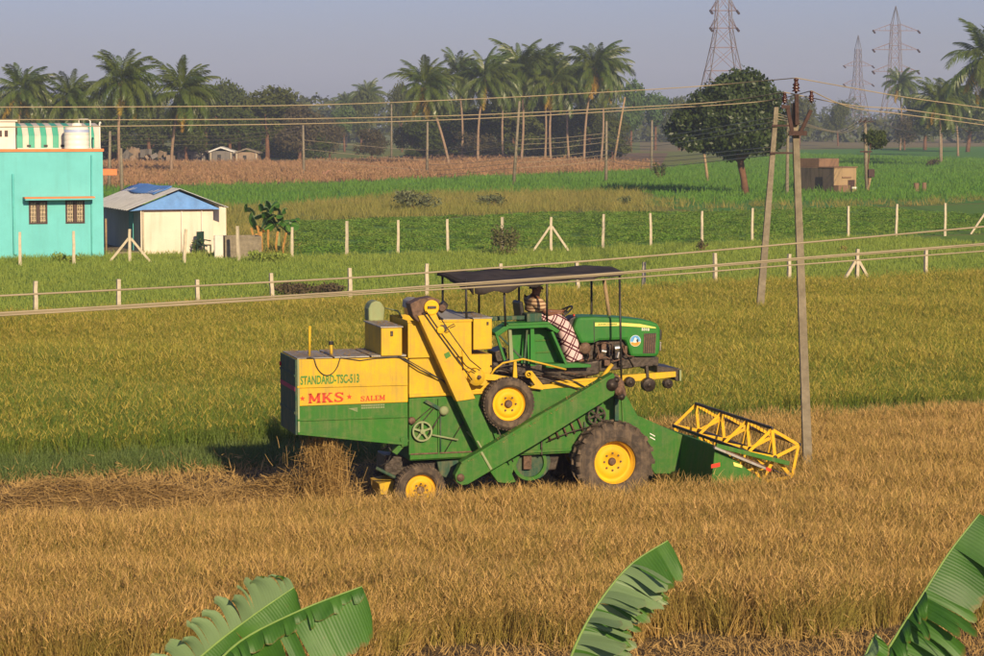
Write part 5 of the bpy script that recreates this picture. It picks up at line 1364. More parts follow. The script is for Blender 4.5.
for q in range(3): MB().tube([(-1.5, .6 + q * 2.8, .12), (-1.5, .6 + q * 2.8, ze - .35)], .05, 8).build('veranda_post', M['wood'], shed, True)
MB().box(-.03, -.003, 1.6, 2.5, .12, 2.05).build('door', M['turq_dark'], shed)
# dark plastic chair by the shed wall
chx = sloc(203, 248, -.5)
M['chair'] = plain('dark_green_plastic', (0.02, 0.045, 0.032), 0.4, 0.2)
cp = sc0 + hd * chx[0] + hl * -.7; cp.z = 0
ch_ = empty('plastic_chair', cp, HA + R(35), 'dark green plastic chair against the cream shed wall', 'chair')
MB().box(-.25, .25, -.24, .24, .40, .45).build('seat', M['chair'], ch_, bevel=.02)
MB().box(-.25, .25, .20, .25, .453, 1.05).build('backrest', M['chair'], ch_, bevel=.02)
for a in (-.22, .22):
    for b in (-.21, .21): MB().bar((a, b, 0), (a, b, .40), .05).build('leg', M['chair'], ch_)
    MB().bar((a, -.22, .62), (a, .21, .66), .05).build('armrest', M['chair'], ch_)
# concrete cistern beside the shed
cg = gp(225, 259); cw = (gp(262, 259) - cg).length
ci = empty('cistern', cg, R(12), 'low square concrete water cistern beside the shed', 'cistern')
for a in ((0, cw, 0, .15), (0, cw, 1.35, 1.5), (0.0, .15, .153, 1.347), (cw - .15, cw, .153, 1.347)): MB().box(*a, -.1, 1.0).build('cistern_wall', M['concrete'], ci, bevel=.02)
MB().box(.153, cw - .153, .153, 1.347, .6, .7).build('water_surface', M['glass'], ci)
MB().box(-.45, -.06, .1, .4, -.1, 1.05).build('pillar', M['offwhite'], ci, bevel=.02)

# ------------------------------------------------------------------ huts and clutter behind the brown field
M['mud'] = wall('grey_mud_wall', (0.17, 0.155, 0.14), (0.06, 0.055, 0.05), .6, .5)
M['mud_tan'] = wall('tan_mud_wall', (0.27, 0.20, 0.14), (0.09, 0.07, 0.05), .6, .5)
M['thatch'] = plain('grey_thatch', (0.19, 0.16, 0.12), 0.95, 0.3, 2, 0, .6, .1)
def hut(px0, px1, pyb, pyt, label, roofmat, wallmat, over=.5, dep=4):
    a, b = gp(px0, pyb), gp(px1, pyb); w = (b - a).length; h = dp(px0, pyt, a.y).z
    e = empty('hut', a, math.atan2((b - a).y, (b - a).x), label, 'hut')
    MB().box(0, w, 0, dep, -.2, h * .72).build('wall', M[wallmat], e, bevel=.05)
    MB().prism([(-over, h * .66), (w * .5, h), (w + over, h * .7), (w + over, h * .62), (w * .5, h * .9), (-over, h * .58)], -over, dep + over).build('roof', M[roofmat], e)
    MB().box(w * .35, w * .5, -.05, -.004, -.1, h * .5).build('doorway', M['black'], e)
    MB().bar((w * .08, -over * .8, -.2), (w * .08, -over * .8, h * .64), .14).build('post', M['post'], e)
    MB().bar((w * .92, -over * .8, -.2), (w * .92, -over * .8, h * .64), .14).build('post', M['post'], e)
hut(177, 205, 162.5, 147, 'low open hut with dark thatch roof behind the brown stalks', 'thatch', 'mud', .6)
hut(209, 233, 162.5, 146.5, 'grey walled hut between two white posts beyond the brown field', 'tin', 'mud', .3)
hut(235, 258, 162.5, 148, 'tan walled hut furthest along the row beyond the brown field', 'thatch', 'mud_tan', .3)
g0 = gp(122, 163)
mb = MB()
hp_ = empty('rubble_heap', g0, 0, 'heap of pale grey rubble left of the low huts', 'rubble')
rr_ = random.Random(9)
for k in range(26):
    s = rr_.uniform(.3, .9); c = (rr_.uniform(0, 8), rr_.uniform(0, 2), rr_.uniform(0, 1.6))
    e = Euler((rr_.uniform(0, 3), rr_.uniform(0, 3), rr_.uniform(0, 3))).to_matrix()
    b_ = MB().box(-s, s, -s * .6, s * .6, -s * .4, s * .4); b_.v = [tuple(e @ Vector(v) + Vector(c)) for v in b_.v]
    b_.build('rubble_block', M['mud_tan' if k % 3 else 'mud'], hp_)
bk = empty('brick_heap', gp(318, 178), 0, 'low heap of reddish bricks at the edge of the brown field', 'bricks')
M['redbrick'] = plain('fired_brick', (0.36, 0.19, 0.12), .9, .3, 3)
bme = MB().box(-.22, .22, -.12, .12, 0, .16).mesh('brick', M['redbrick'])
for k in range(60):
    u = rr_.random() * 3.8; link('brick', bme, bk, (u, rr_.uniform(0, 1.2), rr_.uniform(0, .8) * (1 - abs(u - 1.6) / 3)), (rr_.uniform(-.3, .3), rr_.uniform(-.3, .3), rr_.uniform(0, 3)))

# ------------------------------------------------------------------ pump house in the green field
M['stained'] = wall('stained_tan_plaster', (0.34, 0.24, 0.135), (0.09, 0.065, 0.045), .35, .75)
M['stained_red'] = wall('stained_red_plaster', (0.22, 0.135, 0.085), (0.06, 0.045, 0.035), .35, .75)
pc = gp(834, 192.5); sp = 2500 / pc.y
pa = R(38)
ph_ = empty('pump_house', pc, pa, 'small stained plaster pump house standing in the green field', 'pump house')
wf = (859 - 834) / sp / math.cos(pa); wl_ = (834 - 803) / sp / math.sin(pa); hh = (192.5 - 168) / sp
MB().box(0, wf, 0, wl_, -.2, hh).build('wall', M['stained'], ph_, bevel=.02)
M['side_shade'] = wall('shade_dark_stained_plaster', (0.13, 0.105, 0.08), (0.03, 0.028, 0.025), .8, .6)  # shade of the left face put into a darker, stained plaster colour
MB().box(-.03, -.003, .02, wl_ - .02, -.2, hh - .02).build('side_wall_shade', M['side_shade'], ph_)  # thin plate added over the left wall to carry that shade
MB().box(-.0, wf * .9, wl_ * .42, wl_ * .98, hh + .003, hh + .78).build('upper_block', M['stained_red'], ph_, bevel=.02)
MB().box(-.08, wf * .5, -.62, -.003, -.2, .62).build('step_block', M['stained_red'], ph_, bevel=.02)
MB().box(-.06, -.033, wl_ * .3, wl_ * .5, .3, 1.3).build('window', M['black'], ph_)
MB().box(-.10, wf + .08, -.08, wl_ * .40, hh + .003, hh + .09).build('roof_slab', M['stained_red'], ph_, bevel=.01)
MB().box(wf * .62, wf * .92, -.03, -.003, -.1, hh * .5).build('door', M['rust'], ph_)
MB().box(wf * .35, wf * .75, -.08, -.003, hh * .58, hh * .64).build('ledge', M['stained_red'], ph_)

def stump(px0, px1, pyb, pyt, label, mat, nm, cat):
    g = gp((px0 + px1) / 2, pyb); s = 2500 / g.y; w = (px1 - px0) / s; h = (pyb - pyt) / s
    e = MB().lathe([(0, -.1), (w / 2 * 1.05, -.1), (w / 2, h * .5), (w / 2 * .97, h), (0, h)], (0, 0, 0), 'z', 14).build(nm, M[mat], None, fix=True, bevel=.02, loc=g)
    tag(e, label, cat); return e
stump(913.6, 919, 191.5, 183, 'left one of the two stubby brown pillars in the green field', 'stained_red', 'field_pillar', 'pillar')
stump(922, 926.4, 191.5, 182.5, 'right one of the two stubby brown pillars in the green field', 'stained_red', 'field_pillar', 'pillar')
tg = gp(853.5, 192); tr_ = empty('field_trough', tg, .3, 'small white topped block standing right of the pump house pole', 'trough')
MB().box(-.2, .2, -.2, .2, -.1, .30).build('trough_base', M['stained'], tr_); MB().box(-.24, .24, -.24, .24, .303, .45).build('trough_top', M['white'], tr_)

# ------------------------------------------------------------------ utility poles
def square_pole(name, base, top, w0, w1, mat, parent):
    mb = MB(); d = top - base
    n = 6
    for i in range(n + 1):
        t = i / n; p = base + d * t; w = (w0 + (w1 - w0) * t) / 2
        mb.v += [(p.x + a * w, p.y + b * w, p.z) for a, b in ((-1, -1), (1, -1), (1, 1), (-1, 1))]
    for i in range(n):
        for k in range(4): mb.f.append((i * 4 + k, i * 4 + (k + 1) % 4, i * 4 + 4 + (k + 1) % 4, i * 4 + 4 + k)); mb.m.append(0)
    mb.f.append((n * 4, n * 4 + 1, n * 4 + 2, n * 4 + 3)); mb.m.append(0)
    return mb.build(name, mat, parent, bevel=0.012)
def insulator(mb_name, p, parent, s=1.0):
    pr = [(0, 0), (.03, 0), (.03, .05)]
    for k in range(3): z = .05 + .075 * k; pr += [(.095 - .008 * k, z), (.10 - .008 * k, z + .018), (.05, z + .05)]
    pr += [(.045, .30), (.06, .32), (.05, .36), (0, .37)]
    return MB().lathe([(a * s, b * s) for a, b in pr], p, 'z', 18).build(mb_name, M['ceramic'], parent, True, fix=False)
g = gp(809.3, 488.0); YP = g.y
main_pole = empty('utility_pole', g, 0, 'tall concrete utility pole with three brown insulators ahead of the cutter reel', 'utility pole')
def rel(px, py, Y, o): return dp(px, py, Y) - o
top = rel(794.5, 103, YP, g)
square_pole('pole', Vector((0, 0, -.3)), top, .160, .105, M['concrete'], main_pole)
v0 = rel(797, 132, YP - .12, g); vl = rel(787.5, 107, YP - .12, g); vr = rel(811.0, 110, YP - .12, g)
arm = MB().bar(v0 + Vector((0.06, 0, 0)), vr, .065, .06).bar(v0 - Vector((.08, 0, 0)), vl, .065, .06).bar(v0 - Vector((.14, 0, .02)), v0 + Vector((.16, 0, -.02)), .10, .08).build('v_crossarm', M['rust'], main_pole, bevel=.006)
MB().bar(rel(797, 125, YP - .12, g), rel(796.6, 94, YP - .12, g), .065, .06).build('top_bracket', M['rust'], main_pole, bevel=.006)
ins_p = {'top': rel(796, 93.5, YP - .12, g), 'l': rel(784.5, 104.2, YP - .12, g), 'r': rel(811.3, 102.8, YP - .12, g)}
MB().bar(vl - Vector((.10, 0, -.01)), vl + Vector((.04, 0, .0)), .07, .06).build('crossarm_tip', M['rust'], main_pole)
insulator('insulator', ins_p['top'], main_pole, 0.70); insulator('insulator', ins_p['l'], main_pole, .54); insulator('insulator', ins_p['r'], main_pole, .54)
tops = {k: (v + g + Vector((0, 0, .37 * (.70 if k == 'top' else .54)))) for k, v in ins_p.items()}

g2 = gp(758.3, 320.0)
pole2 = empty('utility_pole', g2, 0, 'leaning bare concrete pole behind the tall insulator pole', 'utility pole')
YP2 = g2.y
square_pole('pole', Vector((0, 0, -.3)), rel(776.3, 107, YP2, g2), .24, .14, M['concrete'], pole2)
for yy, ln in ((125.5, 0.5), (153, .62)):
    c_ = rel(775 if yy < 140 else 773, yy, YP2 - .14, g2)
    MB().bar(c_ - Vector((.10, 0, 0)), c_ + Vector((ln, 0.1, 0)), .06, .06).build('crossarm', M['rust'], pole2)
g3 = gp(787, 194)
pole3 = tag(link('utility_pole', MB().tube([(0, 0, -.2), (0.02, 0, dp(787, 120, g3.y).z)], [.16, .12], 8).mesh('utility_pole', M['concrete'])), 'slim pole seen between the two large poles, by the round tree', 'utility pole')
pole3.location = g3

far_poles = [(304, 303, 178.5, 125, 'thin concrete pole at the near edge of the brown field, right of the huts'),
    (606, 606.5, 183, 121, 'thin pole in the bright green field right of the palm grove'),
    (513.5, 519.5, 184.5, 101, 'slim pole before the palm grove, leaning slightly left'),
    (427, 427.5, 176.5, 122, 'short thick pole standing just left of the leaning palm'),
    (708, 704, 181, 152, 'short leaning pole left of the round tree trunk'),
    (651.5, 652, 172, 120, 'thin pole left of the round tree crown'),
    (613, 625, 166, 97, 'long slanting pole at the right end of the palm grove'),
    (940.5, 940, 163.5, 130, 'thin pole under the palms at far right'),
    (391.5, 391.5, 160, 104, 'white pole in the gap left of the palm grove'),
    (122, 121, 195, 148, 'slim pole rising behind the shed'),
    (109, 110, 189, 131, 'short pole at the corner of the turquoise house roof')]
fp = []
for (xb, xt, yb, yt, lab) in far_poles:
    gq = gp(xb, yb); tq = dp(xt, yt, gq.y)
    o = tag(link('far_pole', MB().tube([(0, 0, -.2), tuple((tq - gq) * .5), tuple(tq - gq)], [.17, .14, .11], 8).mesh('far_pole', M['wood' if xb in (613, 708) else 'concrete'], True)), lab, 'pole')
    o.location = gq; fp.append(tq)
# transformer pole with a creeper on it
gt = gp(867.5, 192)
tpole = empty('transformer_pole', gt, 0, 'pole with two crossarms and a fuse box beside the pump house', 'utility pole')
MB().tube([(0, 0, -.2), tuple(rel(866, 158, gt.y, gt)), tuple(rel(865, 118, gt.y, gt))], [.20, .17, .13], 10).build('pole', M['concrete'], tpole, True)
MB().bar((-.05, -.15, -.1), rel(872, 170, gt.y - .1, gt), .16, .12).build('stay_post', M['wood'], tpole)
for yy, w in ((121.5, 7.5), (151.5, 6)):
    MB().bar(rel(866 - w, yy, gt.y - .2, gt), rel(866 + w, yy, gt.y - .2, gt), .13, .13).build('crossarm', M['rust'], tpole)
MB().box(*[q for q in (rel(868, 173, gt.y, gt).x, rel(874, 173, gt.y, gt).x, -.4, -.1, rel(868, 177, gt.y, gt).z, rel(868, 169, gt.y, gt).z)]).build('fuse_box', M['rust'], tpole, bevel=.02)
for q in (-5, 0, 5): insulator('insulator', rel(866 + q, 121, gt.y - .2, gt), tpole, .9)

# ------------------------------------------------------------------ wires
def wire(pts, r, label, mat='wire', group=None, n=14):
    """smooth tube through points (Catmull-Rom)"""
    P_ = [Vector(p) for p in pts]; Q = []
    for i in range(len(P_) - 1):
        p0, p1, p2, p3 = P_[max(i - 1, 0)], P_[i], P_[i + 1], P_[min(i + 2, len(P_) - 1)]
        for k in range(n):
            t = k / n
            Q.append(0.5 * ((2 * p1) + (p2 - p0) * t + (2 * p0 - 5 * p1 + 4 * p2 - p3) * t * t + (3 * p1 - p0 - 3 * p2 + p3) * t ** 3))
    Q.append(P_[-1])
    o = MB().tube(Q, r, 6).build('overhead_wire', M[mat], None, True, fix=False)
    return tag(o, label, 'wire', group)
def near(pts, ya, yb, r, label):
    x0, x1 = pts[0][0], pts[-1][0]
    wire([dp(x, y, ya + (yb - ya) * (x - x0) / (x1 - x0)) for x, y in pts], r, label)
near([(-60, 298.5), (0, 295.8), (330, 279), (430, 272.5), (620, 258.4), (800, 243), (984, 226.6), (1060, 219.5)], 17.5, 21.5, .008, 'upper of the thick near wires sweeping across before the canopy')
near([(-60, 316), (0, 313), (330, 293), (430, 286), (620, 272.5), (800, 258), (984, 243.6), (1060, 237)], 17, 21, .008, 'middle of the thick near wires crossing in front of the canopy')
near([(-60, 318.5), (0, 315.6), (330, 296.2), (430, 290), (620, 278.4), (800, 264.5), (984, 251), (1060, 245)], 17, 21, .0065, 'lowest of the thick near wires crossing in front of the canopy')
near([(-60, 317), (0, 314.2), (240, 300.5), (330, 294.6), (430, 287.8), (620, 273.9), (800, 259.6), (984, 245), (1060, 239)], 17.1, 21.1, .0045, 'thin wire twined along the middle thick near wire')
# three conductors on the insulator pole
def cond(t, left, right, r, lab):
    pl = [dp(x, y, YP + q * .8) for x, y, q in left]
    wire(pl + [t], r, lab + ' running left from the insulator pole')
    wire([t] + [dp(x, y, YP + q - 49) for x, y, q in right], r, lab + ' running right from the insulator pole')
cond(tops['top'], [(-40, 107, -6), (0, 107, -5), (160, 106.6, -4), (320, 104.7, -3), (480, 98.6, -1), (640, 90, 1), (720, 84.5, 2)], [(850, 87.5, 49.5), (908, 97.5, 50), (984, 108, 50.5), (1040, 117, 51)], .009, 'top conductor')
cond(tops['l'], [(-40, 119.6, -6), (0, 119.5, -5), (160, 119.6, -4), (320, 118.4, -3), (480, 114.6, -1), (640, 106.8, 1), (720, 101.6, 2)], [(850, 105, 49.5), (905, 109.5, 50), (984, 121, 50.5), (1040, 130, 51)], .009, 'left arm conductor')
cond(tops['r'], [(-40, 127.2, -6), (0, 127, -5), (160, 125.6, -4), (320, 123.4, -3), (480, 118.4, -1), (640, 109.6, 1), (760, 101.5, 3)], [(850, 107, 49.5), (901, 114, 50), (984, 125, 50.5), (1040, 134, 51)], .009, 'right arm conductor')
# low tension wires from the leaning pole back to the thin poles
lt0 = [(774, 117.5), (774, 122), (774.5, 127), (773, 147), (772.5, 151), (772.5, 155)]
lt1 = [(606.5, 133), (606.5, 137), (606.5, 142), (606.5, 150), (606.5, 154.5), (606.5, 160)]
lt2 = [(516.5, 140), (516.5, 145), (516.5, 150), (516, 158), (515.5, 163), (515, 168)]
Y1, Y2 = gp(606, 183).y, gp(513.5, 184.5).y
LTN = ['uppermost', 'second', 'third', 'fourth', 'fifth', 'lowest']
for q in range(6):
    a = dp(*lt0[q], YP2 - .1); b = dp(*lt1[q], Y1 - .2); c_ = dp(*lt2[q], Y2 - .2); d_ = dp(427, 150 + q * 5, gp(427, 176.5).y - .2); e_ = dp(304, 130 + q * 3.0, gp(304, 178.5).y - .2)
    def mid(p, q_, s): m_ = (p + q_) / 2; m_.z -= s; return m_
    wire([a, mid(a, b, .5), b], .016, f'{LTN[q]} low wire strung from the leaning pole to the thin field pole', 'wire')
    e_ = dp(304, 140 + q * 4.5, gp(304, 178.5).y - .2)
    run = [b, mid(b, c_, .12), c_, mid(c_, d_, .12), d_] + ([mid(d_, e_, .1), e_] if q % 2 == 0 else [])
    wire(run, .02, f'{LTN[q]} wire along the thin poles before the palm grove', 'wire')
for q in range(3):
    e_ = dp(303, 127 + q * 3.0, gp(304, 178.5).y - .2); f_ = dp(121, 135 + q * 5, gp(122, 195).y); h_ = dp(-40, 140 + q * 6, gp(122, 195).y - 20)
    wire([e_, mid(e_, f_, .5), f_, mid(f_, h_, .4), h_], .017, f'{("upper", "middle", "lower")[q]} wire strung past the turquoise house roof to the thin pole', 'wire_dark')
tY = gt.y
for q in range(3):
    a = dp(861 + q * 5, 118.5, tY - .2)
    wire([a, mid(a, dp(984, 126 + q * 3, tY - 40), .8), dp(984, 126 + q * 3, tY - 40), dp(1050, 128 + q * 3, tY - 60)], .022, f'{("first", "second", "third")[q]} of the three far wires running right from the transformer pole', 'wire')
    b = dp(776 + q, 113 + q * 3, YP2 + .1)
    wire([a, mid(a, b, .8), b], .016, f'{("first", "second", "third")[q]} of the three wires between leaning pole and transformer pole', 'wire')

# ------------------------------------------------------------------ lattice pylons
def pylon(px, py_base, py_top, Y, label, w_base, arms, mat='pylon', waist=.42, topw=.13, yaw=.6, thick=.16):
    b = dp(px, py_base, Y); b.z = 0.0
    h = dp(px, py_top, Y).z
    e = empty('pylon', b, yaw, label, 'pylon')
    def half(z):
        t = z / h
        if t < waist: return w_base / 2 * (1 - (1 - topw * 2.2) * t / waist)
        if t < .86: return w_base / 2 * (topw * 2.2 + (topw * 1.5 - topw * 2.2) * (t - waist) / (.86 - waist))
        return w_base / 2 * topw * 1.5 * max(.02, 1 - (t - .86) / .14)
    lv = [0, .22, .40, .52, .62, .71, .80, .86, 1.0]
    cs = ((-1, -1), (1, -1), (1, 1), (-1, 1))
    for k, (sx, sy) in enumerate(cs):
        mb = MB()
        for a, c in zip(lv, lv[1:]):
            p, q = half(a * h), half(c * h); mb.bar((sx * p, sy * p, a * h), (sx * q, sy * q, c * h), thick * (1.2 if a < .4 else .9))
        mb.build('leg', M['pylon'], e, fix=False)
    mb = MB()
    for a, c in zip(lv, lv[1:-1]):
        for k in range(4):
            s0, s1 = cs[k], cs[(k + 1) % 4]; p, q = half(a * h), half(c * h)
            mb.bar((s0[0] * p, s0[1] * p, a * h), (s1[0] * q, s1[1] * q, c * h), thick * .5)
            mb.bar((s1[0] * p, s1[1] * p, a * h), (s0[0] * q, s0[1] * q, c * h), thick * .5)
            mb.bar((s0[0] * q, s0[1] * q, c * h), (s1[0] * q, s1[1] * q, c * h), thick * .55)
    tag(mb.build('lattice_bracing', M[mat], e, fix=False), kind='stuff')
    for t, reach in arms:
        for s in (-1, 1):
            z = t * h; p = half(z); tip = (s * reach, 0, z)
            mb = MB()
            for sy in (-1, 1):
                mb.bar((s * p, sy * p, z), tip, thick * .7); mb.bar((s * half(z + h * .05), sy * half(z + h * .05), z + h * .05), tip, thick * .6)
            for u in (.35, .65):
                mb.bar((s * (p + (reach - p) * u), -p * (1 - u), z), (s * (p + (reach - p) * u), 0, z + h * .05 * (1 - u)), thick * .4)
            am = mb.build('cross_arm', M['pylon_red'], e, fix=False)
            MB().tube([tip, (tip[0] + .25, -1.2, tip[2] - .7)], [.28, .28], 8).build('insulator_string', M['rust'], am)
    return e
pylon(722.5, 141, -46, 560, 'large lattice pylon rising behind the round tree, its top out of frame', 13.5, ((.62, 3.0), (.71, 3.0), (.80, 3.0)), 'pylon_red', .60, .12, .12, .18)
pylon(894, 140, 6, 720, 'pinkish lattice pylon with wide arms behind the solitary palm', 8.8, ((.82, 6.6), (.68, 6.6), (.52, 6.6)), 'pylon_red', .50, .17, .12, .16)
pylon(857, 137, 35, 900, 'smaller lattice pylon further off beside the pinkish one', 9.0, ((.70, 5.6), (.52, 5.6)), 'pylon_red', .55, .13, .3, .16)
# ------------------------------------------------------------------ trees
V_dark = veg('dark_tree_leaves', (0.036, 0.058, 0.012), (0.072, 0.092, 0.018), (0.095, 0.10, 0.024), 0.35, 0.25, 0.5, 0.5, 0.9)
V_shade = veg('shade_tree_leaves', (0.016, 0.038, 0.009), (0.046, 0.075, 0.015), (0.06, 0.085, 0.018), 0.55, 0.25, 0.45, 0.5, 1.4, 0.4, grain=False)
V_mid = veg('mid_green_tree_leaves', (0.055, 0.085, 0.02), (0.095, 0.12, 0.03), (0.12, 0.115, 0.04), 0.3, 0.3, 0.55, 0.6, 0.9)
V_light = veg('light_green_tree_leaves', (0.06, 0.12, 0.035), (0.09, 0.15, 0.045), (0.11, 0.15, 0.05), 0.3, 0.3, 0.55, 0.5, 0.9)
V_dust = veg('dusty_brown_tree_leaves', (0.085, 0.068, 0.040), (0.12, 0.09, 0.05), (0.07, 0.075, 0.03), 0.3, 0.3, 0.6, 0.5, 0.9)
V_palm = veg('palm_leaflets', (0.046, 0.088, 0.012), (0.092, 0.135, 0.018), (0.125, 0.145, 0.022), 0.4, 0.25, 0.4, 0.55, 1.5, 0.5)
V_palm_old = veg('old_palm_leaflets', (0.36, 0.26, 0.035), (0.42, 0.22, 0.04), (0.26, 0.23, 0.035), 0.4, 0.3, 0.55, 0.5, 1.5)
M['bark'] = plain('grey_palm_bark', (0.24, 0.17, 0.115), 0.95, 0.25, 3, 0, .5, .1)
M['bark_dark'] = plain('brown_tree_bark', (0.14, 0.075, 0.045), 0.95, 0.3, 3, 0, .6, .1)
M['coconut'] = plain('orange_coconut_husk', (0.32, 0.16, 0.04), 0.6, 0.3, 4)

def crown_mesh(name, lobes, n, leaf, seed, mat, hollow=0.55):
    """leaf faces through the volume of several lobes, thicker near the skin, some left as gaps"""
    r = np.random.default_rng(seed)
    vols = np.array([l[3] * l[4] * l[5] for l in lobes]) ** 0.75
    pick = r.choice(len(lobes), n, p=vols / vols.sum())
    L = np.array(lobes)[pick]
    d = r.normal(size=(n, 3)); d /= np.linalg.norm(d, axis=1)[:, None]
    rad = hollow + (1.06 - hollow) * r.random(n) ** 0.6
    # lumpy skin: clumps stand proud, hollows let the sky through
    az = np.arctan2(d[:, 1], d[:, 0]); ph = L[:, 0] * 3.1 + L[:, 2]
    rad *= 1 + 0.15 * np.sin(az * 5 + ph + d[:, 2] * 4) + 0.10 * np.sin(d[:, 2] * 9 + az * 3 + ph)
    c = L[:, :3] + d * rad[:, None] * L[:, 3:6]
    nrm = d + r.normal(size=(n, 3)) * 0.7; nrm /= np.linalg.norm(nrm, axis=1)[:, None]
    t = np.cross(nrm, r.normal(size=(n, 3))); t /= np.linalg.norm(t, axis=1)[:, None]
    b = np.cross(nrm, t)
    s = leaf * r.uniform(0.5, 1.25, n)[:, None]
    v = np.stack([c - t * s, c - b * s * .55 + t * s * .1, c + t * s, c + b * s * .55 + t * s * .1], 1).reshape(-1, 3)
    me = bpy.data.meshes.new(name)
    me.vertices.add(4 * n); me.vertices.foreach_set('co', v.astype(np.float32).ravel())
    me.loops.add(4 * n); me.loops.foreach_set('vertex_index', np.arange(4 * n, dtype=np.int32))
    me.polygons.add(n); me.polygons.foreach_set('loop_start', np.arange(0, 4 * n, 4, dtype=np.int32))
    me.materials.append(mat); me.update(calc_edges=True); me.validate()
    return me
def rnd_lobes(seed, h, w, n=9, low=.35):
    r = random.Random(seed); out = []
    for i in range(n):
        a = 6.283 * i / n + r.uniform(-.5, .5); q = w * r.uniform(.15, .62); z = h * r.uniform(low, .86)
        s = w * r.uniform(.28, .46)
        out.append((q * math.cos(a), q * math.sin(a), z, s, s, s * r.uniform(.6, .85)))
    out.append((0, 0, h * .72, w * .5, w * .5, h * .24))
    return out
def trunk_mesh(name, h, r0, seed, mat, lobes=None, bend=.3):
    r = random.Random(seed); mb = MB()
    pts = [Vector((bend * math.sin(t * 2.2 + seed), bend * .6 * math.sin(t * 3 + seed), h * t)) for t in [i / 7 for i in range(8)]]
    pts[0] = Vector((pts[0].x, pts[0].y, -.2))
    mb.tube(pts, [r0 * (1.25 - .75 * i / 7) for i in range(8)], 9)
    for l in (lobes or [])[:8]:
        a = pts[r.randint(3, 6)]; b = Vector(l[:3]); m = (a + b) / 2 + Vector((0, 0, .1 * h * r.uniform(-.3, .6)))
        mb.tube([a, m, b], [r0 * .5, r0 * .32, r0 * .12], 6)
    return mb.mesh(name, mat, True)
CR = {}
def kit(key, mat, h, w, n, leaf, seeds, low=.3):
    CR[key] = []
    for s in seeds:
        lb = rnd_lobes(s, h, w, 10, low)
        CR[key].append((crown_mesh('crown', lb, n, leaf, s, mat), trunk_mesh('trunk', h * .7, w * .035 + .1, s, M['bark_dark'], lb)))
kit('dark', V_dark, 10, 5.5, 5200, .30, (1, 2, 3)); kit('mid', V_mid, 10, 5.5, 4800, .30, (4, 5, 6)); kit('light', V_light, 10, 4.2, 4200, .30, (7, 8)); kit('under', V_dark, 10, 5.5, 5600, .30, (21, 22, 23), .08); kit('dust', V_dust, 8, 5.5, 4200, .26, (9, 10))
tree_count = {}
def tree(kind, px, yb, yt, wpx, label, group='trees beyond the brown field', name='broadleaf_tree', Y=None):
    g = gp(px, yb) if Y is None else Vector((dp(px, yb, Y).x, Y, 0))
    s = F / g.y; h = dp(px, yt, g.y).z; w = wpx / s / 2
    i = tree_count.get(kind, 0); tree_count[kind] = i + 1
    cm, tm = CR[kind][i % len(CR[kind])]
    bh, bw = {'dark': (10, 5.5), 'mid': (10, 5.5), 'light': (10, 4.2), 'dust': (8, 5.5), 'under': (10, 5.5)}[kind]
    e = empty(name, g, random.uniform(0, 6.28), label, 'tree', group)
    sc_ = (w / bw, w / bw, h / (bh * .98))
    link('trunk', tm, e, scl=sc_); link('crown', cm, e, scl=sc_)
    return e
# dark grove behind house, left to right
grove = [('dark', 12, 160, 92, 70, 'dark tree crown behind the first palm at the left edge'), ('mid', 52, 160, 98, 60, 'olive tree crown between the first two palms'), ('dark', 98, 161, 96, 70, 'dark broad tree behind the second and third palms'),
    ('mid', 148, 161, 93, 66, 'olive tree standing between third and fourth palms'), ('dark', 205, 161, 84, 74, 'tallest dark tree right of the fourth palm'), ('mid', 230, 160, 82, 58, 'olive round crown next to the tallest dark tree above the huts'),
    ('dark', 268, 160, 87, 76, 'wide dark tree above the end of the hut row'), ('dust', 300, 160, 103, 60, 'brownish bare looking tree before the dark trees near the thin pole'), ('dark', 185, 163, 112, 60, 'low dark thicket tree right behind the open hut'),
    ('dark', 240, 162, 108, 64, 'dark thicket tree behind the grey and tan huts'), ('mid', 120, 163, 112, 56, 'low olive tree behind the rubble heap'), ('dust', 330, 158, 118, 40, 'small brownish tree right of the thin field pole'),
    ('dust', 372, 160, 128, 44, 'dusty brown bush tree in the gap left of the palm grove'), ('light', 345, 152, 106, 34, 'pale green tree in the gap below the small distant palms'), ('mid', 362, 150, 90, 40, 'grey green tall tree behind the small distant palms'), ('dark', 412, 158, 122, 40, 'dark bushy tree at the left foot of the palm grove'),
    ('mid', 402, 152, 84, 34, 'thin crowned tree touching the leaning palm'), ('dark', 455, 157, 96, 60, 'dark undergrowth tree behind the leaning palm trunk'), ('dark', 500, 157, 92, 64, 'dark tree filling the middle of the palm grove'), ('dark', 545, 157, 90, 64, 'dark tree behind the palm with hanging yellow fronds'),
    ('dark', 590, 157, 96, 56, 'dark tree behind the last tall palms of the grove'), ('dust', 480, 160, 132, 60, 'brownish undergrowth bush between the grove trunks'), ('dust', 610, 157, 118, 46, 'reddish brown bush at the right end of the grove'), ('light', 632, 152, 78, 34, 'pale green tree standing right of the palm grove'),
    ('light', 655, 150, 92, 40, 'pale grey green tree between palm grove and round tree'), ('mid', 680, 150, 98, 36, 'hazy green tree touching the round tree on its left'), ('mid', 800, 148, 96, 46, 'hazy tree behind the insulator pole'), ('dark', 838, 146, 100, 30, 'dark hazy tree at the foot of the smaller pylon'),
    ('dark', 925, 150, 96, 60, 'dark tree below the palms at far right'), ('mid', 968, 152, 92, 70, 'olive tree mass at the right edge under the tall palm'), ('dust', 905, 150, 112, 30, 'thin brownish tree just right of the solitary palm trunk')]
nbr = ['behind the first palm', 'behind the awning end', 'behind the third palm trunk', 'behind the fourth palm trunk', 'behind the open hut', 'behind the grey hut', 'behind the tan hut', 'right of the hut row', 'behind the short thick pole', 'under the leaning palm', 'under the pale trunk palm', 'under the tall centre palm', 'under the palm with drooping fronds', 'under the tallest palm', 'at the slanting pole']
